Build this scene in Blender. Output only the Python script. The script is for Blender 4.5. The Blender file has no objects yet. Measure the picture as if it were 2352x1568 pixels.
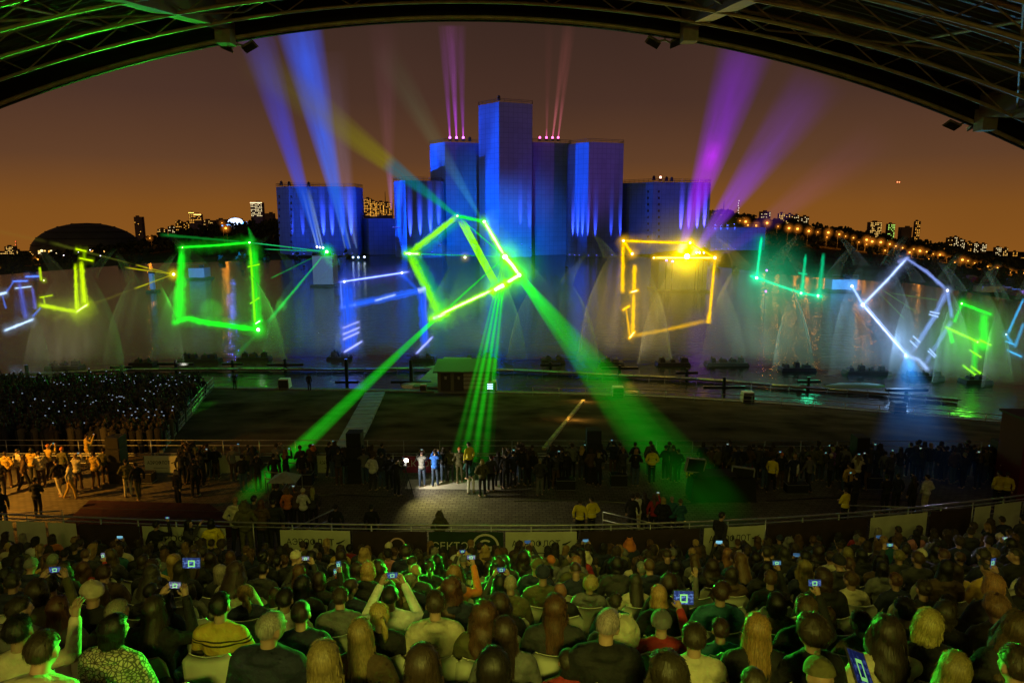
import bpy, bmesh, math, random
import numpy as np
from mathutils import Vector, Matrix, noise

random.seed(7)
SC = bpy.context.scene
COL = SC.collection
R = math.radians

# ------------------------------------------------------------------ camera
CAM_Z = 18.0
FPX = 1600.0            # focal length in pixels of a 2352 px wide frame
PITCH = R(10.4)
cd = bpy.data.cameras.new('camera')
cam = bpy.data.objects.new('camera', cd)
COL.objects.link(cam)
cam.location = (0, 0, CAM_Z)
cam.rotation_euler = (R(90) - PITCH, 0, 0)
cd.sensor_width = 36.0
cd.lens = 36.0 * FPX / 2352.0
cd.clip_start = 0.1
cd.clip_end = 12000.0
SC.camera = cam

# ------------------------------------------------------------------ night sky
w = bpy.data.worlds.new('World')
SC.world = w
w.use_nodes = True
nt = w.node_tree
nt.nodes.clear()
wo = nt.nodes.new('ShaderNodeOutputWorld')
bg = nt.nodes.new('ShaderNodeBackground')
tc = nt.nodes.new('ShaderNodeTexCoord')
sx = nt.nodes.new('ShaderNodeSeparateXYZ')
mr = nt.nodes.new('ShaderNodeMapRange')
mr.inputs['From Min'].default_value = -0.05
mr.inputs['From Max'].default_value = 0.55
cr = nt.nodes.new('ShaderNodeValToRGB')
e = cr.color_ramp.elements
e[0].position = 0.0; e[0].color = (0.260, 0.092, 0.012, 1)
e[1].position = 1.0; e[1].color = (0.021, 0.0125, 0.0120, 1)
for p, c in ((0.10, (0.220, 0.080, 0.013, 1)), (0.20, (0.120, 0.051, 0.022, 1)), (0.33, (0.070, 0.032, 0.0205, 1)), (0.55, (0.040, 0.0205, 0.0155, 1))):
    k = e.new(p); k.color = c
# faint unevenness of the city glow in the cloud
nz = nt.nodes.new('ShaderNodeTexNoise'); nz.inputs['Scale'].default_value = 2.2; nz.inputs['Detail'].default_value = 3
mx = nt.nodes.new('ShaderNodeMix'); mx.data_type = 'RGBA'; mx.blend_type = 'MULTIPLY'
mx.inputs['Factor'].default_value = 1.0
m2 = nt.nodes.new('ShaderNodeMapRange'); m2.inputs['To Min'].default_value = 0.72; m2.inputs['To Max'].default_value = 1.25
L = nt.links
L.new(tc.outputs['Generated'], sx.inputs[0]); L.new(sx.outputs['Z'], mr.inputs['Value'])
L.new(mr.outputs[0], cr.inputs[0]); L.new(tc.outputs['Generated'], nz.inputs['Vector'])
L.new(nz.outputs['Fac'], m2.inputs['Value'])
L.new(cr.outputs[0], mx.inputs['A']); L.new(m2.outputs[0], mx.inputs['B'])
L.new(mx.outputs['Result'], bg.inputs['Color']); L.new(bg.outputs[0], wo.inputs['Surface'])
bg.inputs['Strength'].default_value = 1.0

# one low warm sun-type lamp: the town's glow that comes in under the roof from behind
sd = bpy.data.lights.new('sun', 'SUN')
sun = bpy.data.objects.new('sun', sd)
COL.objects.link(sun)
sd.energy = 0.12
sd.color = (1.0, 0.66, 0.16)
sd.angle = R(10)
SUN_DIR = Vector((0.30, 0.90, -0.42)).normalized()       # direction in which the light travels
sun.rotation_euler = SUN_DIR.to_track_quat('-Z', 'Y').to_euler()

SC.render.engine = 'CYCLES'
SC.view_settings.view_transform = 'Standard'
SC.view_settings.look = 'None'
SC.view_settings.gamma = 1.0
SC.view_settings.exposure = 0.0
SC.view_settings.use_curve_mapping = False
cy = SC.cycles
cy.transparent_max_bounces = 48
cy.max_bounces = 3
cy.volume_step_rate = 10.0
cy.volume_max_steps = 64
cy.use_adaptive_sampling = True
cy.adaptive_threshold = 0.03
cy.diffuse_bounces = 2
cy.glossy_bounces = 3
cy.transmission_bounces = 3
cy.volume_bounces = 0
cy.use_denoising = True
cy.sample_clamp_indirect = 3.0
cy.caustics_reflective = False
cy.caustics_refractive = False

# ------------------------------------------------------------------ helpers
CP, SP = math.cos(PITCH), math.sin(PITCH)
def ray(u, v):
    x = (u - 1176.0) / FPX
    y = (784.0 - v) / FPX
    return Vector((x, CP + y * SP, -SP + y * CP))
def P(u, v, D):
    d = ray(u, v)
    d = d * (D / d.y)
    return Vector((d.x, d.y, d.z + CAM_Z))
def G(u, v, z=0.0):
    d = ray(u, v)
    t = (z - CAM_Z) / d.z
    return Vector((d.x * t, d.y * t, z))
def pxm(D):                       # metres per 2352-px pixel at forward distance D
    return D / FPX

def mat(name, col=(0.5, 0.5, 0.5), rough=0.8, metal=0.0, noise_amt=0.0, nscale=5.0, bump=0.0, bscale=20.0, emit=None, estr=1.0, usecolor=False, stretch=None, spec=None, bdist=0.03):
    m = bpy.data.materials.new(name)
    m.use_nodes = True
    nt = m.node_tree
    b = nt.nodes['Principled BSDF']
    b.inputs['Base Color'].default_value = (*col, 1)
    b.inputs['Roughness'].default_value = rough
    b.inputs['Metallic'].default_value = metal
    if spec is not None: b.inputs['Specular IOR Level'].default_value = spec
    L = nt.links
    src = None
    if usecolor:
        oi = nt.nodes.new('ShaderNodeObjectInfo')
        src = oi.outputs['Color']
    if noise_amt or bump:
        tc = nt.nodes.new('ShaderNodeTexCoord')
        vec = tc.outputs['Object']
        if stretch:
            mp = nt.nodes.new('ShaderNodeMapping')
            mp.inputs['Scale'].default_value = stretch
            L.new(vec, mp.inputs[0]); vec = mp.outputs[0]
    if noise_amt:
        n = nt.nodes.new('ShaderNodeTexNoise')
        n.inputs['Scale'].default_value = nscale
        n.inputs['Detail'].default_value = 5
        L.new(vec, n.inputs['Vector'])
        mrg = nt.nodes.new('ShaderNodeMapRange')
        mrg.inputs['From Min'].default_value = 0.3; mrg.inputs['From Max'].default_value = 0.7
        mrg.inputs['To Min'].default_value = 1 - noise_amt; mrg.inputs['To Max'].default_value = 1 + noise_amt
        L.new(n.outputs['Fac'], mrg.inputs['Value'])
        mixn = nt.nodes.new('ShaderNodeMix'); mixn.data_type = 'RGBA'; mixn.blend_type = 'MULTIPLY'
        mixn.inputs['Factor'].default_value = 1
        if src: L.new(src, mixn.inputs['A'])
        else: mixn.inputs['A'].default_value = (*col, 1)
        L.new(mrg.outputs[0], mixn.inputs['B'])
        src = mixn.outputs['Result']
    if src: L.new(src, b.inputs['Base Color'])
    if bump:
        n2 = nt.nodes.new('ShaderNodeTexNoise')
        n2.inputs['Scale'].default_value = bscale
        n2.inputs['Detail'].default_value = 4
        L.new(vec, n2.inputs['Vector'])
        bp = nt.nodes.new('ShaderNodeBump')
        bp.inputs['Strength'].default_value = min(1, bump)
        bp.inputs['Distance'].default_value = bdist
        L.new(n2.outputs['Fac'], bp.inputs['Height'])
        L.new(bp.outputs[0], b.inputs['Normal'])
    if emit:
        b.inputs['Emission Color'].default_value = (*emit, 1)
        b.inputs['Emission Strength'].default_value = estr
    return m

def emat(name, col, s):
    m = bpy.data.materials.new(name)
    m.use_nodes = True
    nt = m.node_tree; nt.nodes.clear()
    o = nt.nodes.new('ShaderNodeOutputMaterial')
    em = nt.nodes.new('ShaderNodeEmission')
    em.inputs[0].default_value = (*col, 1); em.inputs[1].default_value = s
    nt.links.new(em.outputs[0], o.inputs['Surface'])
    m.cycles.emission_sampling = 'NONE'
    return m

class MB:
    """collects shapes, builds one mesh object"""
    def __init__(s): s.v = []; s.f = []
    def add(s, v, f):
        o = len(s.v)
        s.v += [tuple(p) for p in v]
        s.f += [tuple(i + o for i in q) for q in f]
        return s
    def box(s, c, d, rz=0.0, m=None, taper=1.0):
        hx, hy, hz = d[0] / 2, d[1] / 2, d[2] / 2
        pts = [(-hx, -hy, -hz), (hx, -hy, -hz), (hx, hy, -hz), (-hx, hy, -hz),
               (-hx * taper, -hy * taper, hz), (hx * taper, -hy * taper, hz), (hx * taper, hy * taper, hz), (-hx * taper, hy * taper, hz)]
        M = Matrix.Translation(Vector(c)) @ (m if m is not None else Matrix.Rotation(rz, 4, 'Z'))
        return s.add([M @ Vector(p) for p in pts], [(0, 3, 2, 1), (4, 5, 6, 7), (0, 1, 5, 4), (1, 2, 6, 5), (2, 3, 7, 6), (3, 0, 4, 7)])
    def tube(s, pts, r, n=6, caps=True):
        pts = [Vector(p) for p in pts]
        rs = r if isinstance(r, (list, tuple)) else [r] * len(pts)
        rings = []
        vs = []
        for i, p in enumerate(pts):
            if i == 0: d = pts[1] - p
            elif i == len(pts) - 1: d = p - pts[i - 1]
            else: d = pts[i + 1] - pts[i - 1]
            if d.length < 1e-9: d = Vector((0, 0, 1))
            d.normalize()
            a = Vector((0, 0, 1)) if abs(d.z) < 0.9 else Vector((1, 0, 0))
            x = d.cross(a).normalized(); y = d.cross(x)
            for k in range(n):
                t = 2 * math.pi * k / n
                vs.append(p + (x * math.cos(t) + y * math.sin(t)) * rs[i])
        fs = []
        for i in range(len(pts) - 1):
            for k in range(n):
                a, b = i * n + k, i * n + (k + 1) % n
                fs.append((a, b, b + n, a + n))
        if caps:
            fs.append(tuple(range(n - 1, -1, -1)))
            fs.append(tuple(range((len(pts) - 1) * n, len(pts) * n)))
        return s.add(vs, fs)
    def ball(s, c, r, nu=10, nv=7, m=None):
        if not isinstance(r, (list, tuple)): r = (r, r, r)
        vs = [Vector((0, 0, r[2]))]
        for j in range(1, nv):
            ph = math.pi * j / nv
            for k in range(nu):
                t = 2 * math.pi * k / nu
                vs.append(Vector((r[0] * math.sin(ph) * math.cos(t), r[1] * math.sin(ph) * math.sin(t), r[2] * math.cos(ph))))
        vs.append(Vector((0, 0, -r[2])))
        fs = [(0, 1 + k, 1 + (k + 1) % nu) for k in range(nu)]
        for j in range(nv - 2):
            for k in range(nu):
                a, b = 1 + j * nu + k, 1 + j * nu + (k + 1) % nu
                fs.append((a, a + nu, b + nu, b))
        q = 1 + (nv - 2) * nu
        fs += [(q + k, len(vs) - 1, q + (k + 1) % nu) for k in range(nu)]
        M = Matrix.Translation(Vector(c))
        if m is not None: M = M @ m
        return s.add([M @ p for p in vs], fs)
    def caps(s, p0, p1, r0, r1, n=10):
        p0, p1 = Vector(p0), Vector(p1)
        d = (p1 - p0)
        if d.length < 1e-6: d = Vector((0, 0, .001))
        dn = d.normalized()
        pts, rs = [], []
        for a in (-90, -60, -30, 0):
            pts.append(p0 + dn * r0 * math.sin(R(a))); rs.append(max(r0 * math.cos(R(a)), 0.002))
        for a in (0, 30, 60, 90):
            pts.append(p1 + dn * r1 * math.sin(R(a))); rs.append(max(r1 * math.cos(R(a)), 0.002))
        # fixed frame tube
        a = Vector((0, 0, 1)) if abs(dn.z) < 0.9 else Vector((1, 0, 0))
        x = dn.cross(a).normalized(); y = dn.cross(x)
        vs, fs = [], []
        for p, r in zip(pts, rs):
            for k in range(n):
                t = 2 * math.pi * k / n
                vs.append(p + (x * math.cos(t) + y * math.sin(t)) * r)
        for i in range(len(pts) - 1):
            for k in range(n):
                q, b = i * n + k, i * n + (k + 1) % n
                fs.append((q, b, b + n, q + n))
        fs.append(tuple(range(n - 1, -1, -1))); fs.append(tuple(range((len(pts) - 1) * n, len(pts) * n)))
        return s.add(vs, fs)
    def quad(s, a, b, c, d): return s.add([a, b, c, d], [(0, 1, 2, 3)])
    def mesh(s, name):
        me = bpy.data.meshes.new(name)
        me.from_pydata(s.v, [], s.f); me.update()
        return me
    def build(s, name, m=None, parent=None, smooth=False):
        me = s.mesh(name)
        return put(name, me, m, parent, smooth)

def put(name, me, m=None, parent=None, smooth=False):
    if smooth: me.polygons.foreach_set('use_smooth', [True] * len(me.polygons))
    if m is not None and not me.materials: me.materials.append(m)
    o = bpy.data.objects.new(name, me)
    COL.objects.link(o)
    if parent is not None: o.parent = parent
    return o
def empty(name, loc=(0, 0, 0), rz=0.0):
    o = bpy.data.objects.new(name, None)
    COL.objects.link(o)
    o.location = loc; o.rotation_euler = (0, 0, rz)
    o.empty_display_size = 0.2
    return o
def tag(o, label=None, cat=None, group=None, kind=None):
    if label: o['label'] = label
    if cat: o['category'] = cat
    if group: o['group'] = group
    if kind: o['kind'] = kind
    return o
def copy_tree(o, parent=None):
    c = o.copy(); COL.objects.link(c)
    if parent is not None:
        c.parent = parent
    for ch in o.children: copy_tree(ch, c)
    return c
def light(name, typ, loc, power, col, target=None, size=0.1, cone=None, blend=0.3, parent=None):
    d = bpy.data.lights.new(name, typ)
    d.energy = power; d.color = col
    if typ in ('POINT', 'SPOT'): d.shadow_soft_size = size
    if typ == 'SPOT':
        d.spot_size = cone; d.spot_blend = blend
    o = bpy.data.objects.new(name, d)
    COL.objects.link(o)
    o.location = loc
    if target is not None:
        o.rotation_euler = (Vector(target) - Vector(loc)).to_track_quat('-Z', 'Y').to_euler()
    if parent is not None: o.parent = parent
    return o
ORD = ['first', 'second', 'third', 'fourth', 'fifth', 'sixth', 'seventh', 'eighth', 'ninth', 'tenth', 'eleventh', 'twelfth', 'thirteenth', 'fourteenth', 'fifteenth', 'sixteenth', 'seventeenth', 'eighteenth', 'nineteenth', 'twentieth']
def ordw(i):
    if i < 20: return ORD[i]
    t = {2: 'twenty', 3: 'thirty', 4: 'forty', 5: 'fifty', 6: 'sixty'}
    n = i + 1
    if n % 10 == 0: return {30: 'thirtieth', 40: 'fortieth', 50: 'fiftieth', 60: 'sixtieth'}[n]
    return t[n // 10] + '-' + ORD[n % 10 - 1]

M_CONC = mat('concrete', (0.20, 0.19, 0.17), 0.9, noise_amt=0.25, nscale=1.5, bump=0.4, bscale=30)
M_STEEL = mat('galvanised_steel', (0.35, 0.36, 0.36), 0.4, 0.8, noise_amt=0.2, nscale=8)
M_DARK = mat('dark_paint', (0.03, 0.03, 0.03), 0.6, noise_amt=0.2)
M_BLACK = mat('black_grille', (0.008, 0.008, 0.009), 0.7, bump=0.3, bscale=120)
M_WHITE = mat('white_paint', (0.7, 0.7, 0.68), 0.6, noise_amt=0.1, nscale=3)
M_GREYP = mat('grey_paint', (0.28, 0.29, 0.28), 0.55, noise_amt=0.2, nscale=6)
# ================================================================== SETTING
def interp(tab, x):
    if x <= tab[0][0]:
        (a, b), (c, d) = tab[0], tab[1]
    elif x >= tab[-1][0]:
        (a, b), (c, d) = tab[-2], tab[-1]
    else:
        for i in range(len(tab) - 1):
            if tab[i][0] <= x <= tab[i + 1][0]:
                (a, b), (c, d) = tab[i], tab[i + 1]; break
    return b + (d - b) * (x - a) / (c - a)

PLAZA_Z = 5.0
FENCE_D = 33.5
EDGE_PX = [(0, 880), (450, 892), (930, 900), (1200, 904), (1500, 912), (1800, 930), (2100, 955), (2330, 975)]
EDGE = sorted((G(u, v, 0.6).x, G(u, v, 0.6).y) for u, v in EDGE_PX)
EDGE = [(-220, EDGE[0][1] + 2)] + EDGE + [(200, 42)]
def edge_y(x): return interp(EDGE, x)
def bank_z(x, y):
    ye = edge_y(x)
    t = min(1, max(0, (y - FENCE_D - 0.6) / (ye - FENCE_D - 0.6)))
    return PLAZA_Z + (0.6 - PLAZA_Z) * t
def GB(u, v):                       # pixel -> point on the grass bank
    d = ray(u, v)
    lo, hi = 20.0, 90.0
    for _ in range(40):
        m = (lo + hi) / 2
        q = d * (m / d.y)
        if CAM_Z + q.z > bank_z(q.x, m): lo = m
        else: hi = m
    q = d * (lo / d.y)
    return Vector((q.x, q.y, bank_z(q.x, lo)))

# paving of the promenade: clay pavers laid in running bond, seen only as a fine pattern
def paver_mat():
    m = bpy.data.materials.new('paving'); m.use_nodes = True
    nt = m.node_tree; b = nt.nodes['Principled BSDF']; L = nt.links
    tc = nt.nodes.new('ShaderNodeTexCoord')
    br = nt.nodes.new('ShaderNodeTexBrick')
    br.inputs['Scale'].default_value = 1.0
    br.inputs['Brick Width'].default_value = 0.30; br.inputs['Row Height'].default_value = 0.20
    br.inputs['Mortar Size'].default_value = 0.014
    br.inputs['Color1'].default_value = (0.165, 0.150, 0.120, 1); br.inputs['Color2'].default_value = (0.115, 0.105, 0.085, 1)
    br.inputs['Mortar'].default_value = (0.05, 0.045, 0.04, 1)
    nz = nt.nodes.new('ShaderNodeTexNoise'); nz.inputs['Scale'].default_value = 0.5; nz.inputs['Detail'].default_value = 6
    mr = nt.nodes.new('ShaderNodeMapRange'); mr.inputs['To Min'].default_value = 0.5; mr.inputs['To Max'].default_value = 1.4
    mx = nt.nodes.new('ShaderNodeMix'); mx.data_type = 'RGBA'; mx.blend_type = 'MULTIPLY'; mx.inputs['Factor'].default_value = 1
    L.new(tc.outputs['Object'], br.inputs['Vector']); L.new(tc.outputs['Object'], nz.inputs['Vector'])
    L.new(nz.outputs['Fac'], mr.inputs['Value']); L.new(br.outputs['Color'], mx.inputs['A']); L.new(mr.outputs[0], mx.inputs['B'])
    L.new(mx.outputs['Result'], b.inputs['Base Color'])
    b.inputs['Roughness'].default_value = 0.85; b.inputs['Specular IOR Level'].default_value = 0.15
    bp = nt.nodes.new('ShaderNodeBump'); bp.inputs['Strength'].default_value = 0.5; bp.inputs['Distance'].default_value = 0.02
    L.new(br.outputs['Fac'], bp.inputs['Height']); bp.invert = True
    L.new(bp.outputs[0], b.inputs['Normal'])
    return m
q = MB(); q.quad((-90, 13, PLAZA_Z), (90, 13, PLAZA_Z), (90, FENCE_D + 0.6, PLAZA_Z), (-90, FENCE_D + 0.6, PLAZA_Z))
tag(q.build('pavement', paver_mat()), kind='structure')

M_GRASS = mat('dark_turf', (0.105, 0.085, 0.060), 0.95, noise_amt=0.55, nscale=0.35, bump=1.0, bscale=9, spec=0.0)
q = MB()
xs = [x for x in np.linspace(-200, 180, 96)]
N = 26
vs = []
for x in xs:
    ye = edge_y(x)
    for j in range(N):
        y = FENCE_D + 0.6 + (ye - FENCE_D - 0.6) * j / (N - 1)
        z = bank_z(x, y) + (0 if j in (0, N - 1) else 0.10 * noise.noise((x * 0.15, y * 0.15, 0)))
        vs.append((x, y, z))
fs = []
for i in range(len(xs) - 1):
    for j in range(N - 1):
        a = i * N + j
        fs.append((a, a + N, a + N + 1, a + 1))
q.add(vs, fs)
tag(q.build('grass_bank', M_GRASS, smooth=True), kind='structure')
# stone kerb along the water's edge
q = MB()
for i in range(len(xs) - 1):
    x0, x1 = xs[i], xs[i + 1]
    y0, y1 = edge_y(x0), edge_y(x1)
    q.add([(x0, y0, 0.7), (x1, y1, 0.7), (x1, y1 + 0.7, 0.7), (x0, y0 + 0.7, 0.7), (x0, y0, 0.3), (x1, y1, 0.3), (x1, y1 + 0.7, -1.5), (x0, y0 + 0.7, -1.5)],
          [(0, 1, 2, 3), (3, 2, 6, 7), (0, 4, 5, 1)])
tag(q.build('canal_kerb', M_CONC), kind='structure')

# water
def water_mat():
    m = bpy.data.materials.new('canal_water'); m.use_nodes = True
    nt = m.node_tree; b = nt.nodes['Principled BSDF']; L = nt.links
    b.inputs['Base Color'].default_value = (0.010, 0.013, 0.012, 1)
    b.inputs['Roughness'].default_value = 0.11
    b.inputs['IOR'].default_value = 1.33
    tc = nt.nodes.new('ShaderNodeTexCoord')
    mp = nt.nodes.new('ShaderNodeMapping'); mp.inputs['Scale'].default_value = (0.45, 1.0, 1.0)
    n1 = nt.nodes.new('ShaderNodeTexNoise'); n1.inputs['Scale'].default_value = 0.9; n1.inputs['Detail'].default_value = 4; n1.inputs['Roughness'].default_value = 0.6
    bp = nt.nodes.new('ShaderNodeBump'); bp.inputs['Strength'].default_value = 1.0; bp.inputs['Distance'].default_value = 0.11
    L.new(tc.outputs['Object'], mp.inputs[0]); L.new(mp.outputs[0], n1.inputs['Vector'])
    L.new(n1.outputs['Fac'], bp.inputs['Height']); L.new(bp.outputs[0], b.inputs['Normal'])
    return m

# far bank: land that rises from the shore to a wooded ridge and falls away behind it
SHORE = [(-900, 720), (-300, 660), (0, 632), (330, 606), (640, 598), (900, 586), (1440, 586), (1640, 612), (1760, 628), (1900, 640), (2100, 652), (2352, 694), (2800, 780)]
RIDGE = [(-900, 770), (-300, 640), (0, 598), (150, 585), (330, 552), (450, 530), (600, 512), (640, 508), (820, 505), (900, 495), (1430, 490), (1640, 487), (1700, 496), (1850, 516), (2000, 540), (2150, 565), (2352, 614), (2800, 730)]
def ridge_d(u): return 620 - 130 * abs(u - 1176) / 1176
M_LAND = mat('far_land', (0.035, 0.030, 0.016), 0.95, noise_amt=0.5, nscale=0.04, spec=0.0)
us = list(np.arange(-880, 2800, 26))
NS = 12
vs = []; fs = []
TER = []
for u in us:
    s = G(u, interp(SHORE, u), 0.0)
    r = P(u, interp(RIDGE, u) + 6, ridge_d(u))
    row = []
    for j in range(NS):
        t = j / (NS - 1)
        p = s.lerp(r, t)
        if 0 < j < NS - 1: p.z += 1.2 * noise.noise((p.x * 0.02, p.y * 0.02, 3))
        if j == 0: p.z = -0.4
        row.append(p)
    far = P(u, interp(RIDGE, u) + 14, ridge_d(u) + 3200)
    far.z = row[-1].z - 160
    vs += row + [far]
    TER.append(row)
for i in range(len(us) - 1):
    for j in range(NS):
        a = i * (NS + 1) + j
        fs.append((a, a + NS + 1, a + NS + 2, a + 1))
q = MB(); q.add(vs, fs)
tag(q.build('terrain', M_LAND, smooth=True), kind='structure')
q = MB(); vs = []; fs = []
for u in us:
    s = G(u, interp(SHORE, u), 0.0)
    vs += [(s.x * 30.0 / s.y * 1.6, 34.0, 0.0), (s.x * 1.004, s.y * 1.004 + 1, 0.0)]
for i in range(len(us) - 1): fs.append((2 * i, 2 * i + 2, 2 * i + 3, 2 * i + 1))
q.add(vs, fs); tag(q.build('water', water_mat()), kind='structure')

# woods on the far bank: one dark mass of small crowns
M_WOOD = mat('night_foliage', (0.035, 0.042, 0.014), 0.95, noise_amt=0.5, nscale=0.3, spec=0.0)
ICO = None
bm = bmesh.new(); bmesh.ops.create_icosphere(bm, subdivisions=1, radius=1.0)
ICO_V = [v.co.copy() for v in bm.verts]; ICO_F = [tuple(v.index for v in f.verts) for f in bm.faces]; bm.free()
rw = random.Random(3)
q = MB()
def crown(q, p, r, n, rng):
    for _ in range(n):
        c = Vector(p) + Vector((rng.uniform(-.8, .8), rng.uniform(-.8, .8), rng.uniform(0.1, 1.7))) * r
        k = r * rng.uniform(0.28, 0.6)
        ph = rng.uniform(0, 6.28)
        q.add([c + Vector((v.x * math.cos(ph) - v.y * math.sin(ph), v.x * math.sin(ph) + v.y * math.cos(ph), v.z)) * k * rng.uniform(0.65, 1.35) for v in ICO_V], ICO_F)
for i, u in enumerate(us):
    if u < -150 or u > 2500: continue
    if 830 < u < 1600: continue
    row = TER[i]
    for j in range(NS):
        dens = 3 if j >= NS - 2 else (2 if j > 4 else 1)
        for _ in range(dens):
            if j < 3 and rw.random() < 0.6: continue
            p = row[j] + Vector((rw.uniform(-6, 6), rw.uniform(-8, 8), 0))
            # keep the wooded skyline level with the ridge line of the photograph
            crown(q, p, rw.uniform(1.6, 3.0) * (1 if j > 5 else 0.75), 5, rw)
tag(q.build('woodland', M_WOOD), 'dark wooded slope along the far bank under the orange sky', 'woodland', kind='stuff')

# ------------------------------------------------------------------ grandstand
def y_front(x):
    return 18.7 + (0.0034 if x < 0 else 0.0083) * x * x
def row_y(k, x):
    D = 17.0 - 0.97 * k
    return D + (y_front(x) - 18.7) * (D / 18.7)
def row_floor(k): return 15.95 - 0.455 * (17.0 - 0.97 * k)
NROW = 15
M_TREAD = mat('stand_concrete', (0.085, 0.080, 0.070), 0.9, noise_amt=0.3, nscale=2.0, bump=0.4, bscale=25)
stand = tag(empty('grandstand', (0, 15, 8)), 'stepped concrete grandstand that carries the seated crowd', 'grandstand')
SX = list(np.linspace(-22, 24, 47))
inv = stand.matrix_basis.inverted()
for k in range(-1, NROW + 2):
    q = MB()
    z = row_floor(k) if k >= 0 else row_floor(0) - 0.38
    vs = []
    for x in SX:
        if k < 0: y0, y1 = row_y(0, x) + 0.485, y_front(x) + 0.15
        else: y0, y1 = row_y(k, x) - 0.485, row_y(k, x) + 0.485
        vs += [(x, y0, z), (x, y1, z), (x, y1, z - (0.9 if k >= 0 else 3.8))]
    fs = []
    for i in range(len(SX) - 1):
        a = i * 3
        fs += [(a, a + 3, a + 4, a + 1), (a + 1, a + 4, a + 5, a + 2)]
    q.add([Vector(p) - Vector((0, 15, 8)) for p in vs], fs)
    q.build('tier', M_TREAD, stand)
WALK_Z = row_floor(0) - 0.38
q = MB(); lx0, lx1 = ray(515, 1230).x / ray(515, 1230).y * 19.4, ray(650, 1230).x / ray(650, 1230).y * 19.4
q.box(((lx0 + lx1) / 2, 19.85 - 15, 7.86 - 8 - 1.4), (lx1 - lx0, 2.0, 2.9)); q.build('stair_landing', M_TREAD, stand)

# parapet of the stand: posts, rails and printed banners
M_BAN_W = mat('white_banner', (0.50, 0.52, 0.40), 0.7, noise_amt=0.12, nscale=2.5)
M_BAN_D = mat('dark_banner', (0.030, 0.016, 0.020), 0.7, noise_amt=0.3, nscale=3)
M_BAN_R = mat('crimson_banner', (0.26, 0.018, 0.055), 0.7, noise_amt=0.2, nscale=3)
M_BAN_G = mat('green_lit_black_banner', (0.012, 0.035, 0.014), 0.7, noise_amt=0.3, nscale=3)  # green of the laser light is put into the black cloth's colour
M_INK_D = mat('dark_print', (0.018, 0.022, 0.03), 0.7)
M_INK_W = mat('pale_print', (0.60, 0.58, 0.52), 0.7)
M_INK_P = mat('pink_print', (0.62, 0.40, 0.42), 0.7)
RAIL_Z = WALK_Z + 1.37
par = tag(empty('parapet_railing', (0, 16.5, WALK_Z)), 'long steel handrail on posts along the front edge of the grandstand', 'railing')
o0 = Vector((0, 16.5, WALK_Z))
for dz, rr in ((RAIL_Z - WALK_Z, 0.028), (RAIL_Z - WALK_Z - 0.13, 0.018)):
    q = MB(); q.tube([Vector((x, y_front(x), WALK_Z + dz)) - o0 for x in np.linspace(-20, 22, 47)], rr, 6)
    q.build('handrail', M_STEEL, par, True)
for x in np.arange(-19, 21.5, 1.15):
    q = MB(); q.tube([Vector((x, y_front(x), WALK_Z)) - o0, Vector((x, y_front(x), RAIL_Z)) - o0], 0.02, 6)
    q.build('post', M_STEEL, par, True)

def text(body, size, m, parent, loc, rot=(R(90), 0, 0), align='CENTER', sx=1.0):
    c = bpy.data.curves.new('lettering', 'FONT')
    c.body = body; c.size = size; c.align_x = align; c.align_y = 'CENTER'; c.extrude = 0.002
    c.materials.append(m)
    tmp = bpy.data.objects.new('tmp_text', c)
    me = bpy.data.meshes.new_from_object(tmp)
    bpy.data.objects.remove(tmp)
    o = bpy.data.objects.new('lettering', me); COL.objects.link(o)
    o.parent = parent; o.location = loc; o.rotation_euler = rot; o.scale = (sx, 1, 1)
    return o
def wing(parent, loc, s, m):
    q = MB(); pts = []
    n = 8
    for i in range(n + 1):
        t = i / n; pts.append((t * 1.0 * s, 0, (0.02 + 0.42 * t ** 1.5) * s))
    for i in range(n, -1, -1):
        t = i / n; pts.append((t * 0.8 * s, 0, (-0.16 + 0.34 * t ** 2.0) * s))
    q.add(pts, [tuple(range(len(pts)))])
    o = q.build('wing_emblem', m, parent); o.location = loc
    return o
def ring(q, c, r0, r1, n=28, a0=0, a1=2 * math.pi):
    vs = []; fs = []
    for i in range(n + 1):
        a = a0 + (a1 - a0) * i / n
        for r in (r0, r1): vs.append((c[0] + r * math.cos(a), c[1], c[2] + r * math.sin(a)))
    for i in range(n): fs.append((2 * i, 2 * i + 1, 2 * i + 3, 2 * i + 2))
    q.add(vs, fs)
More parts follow.
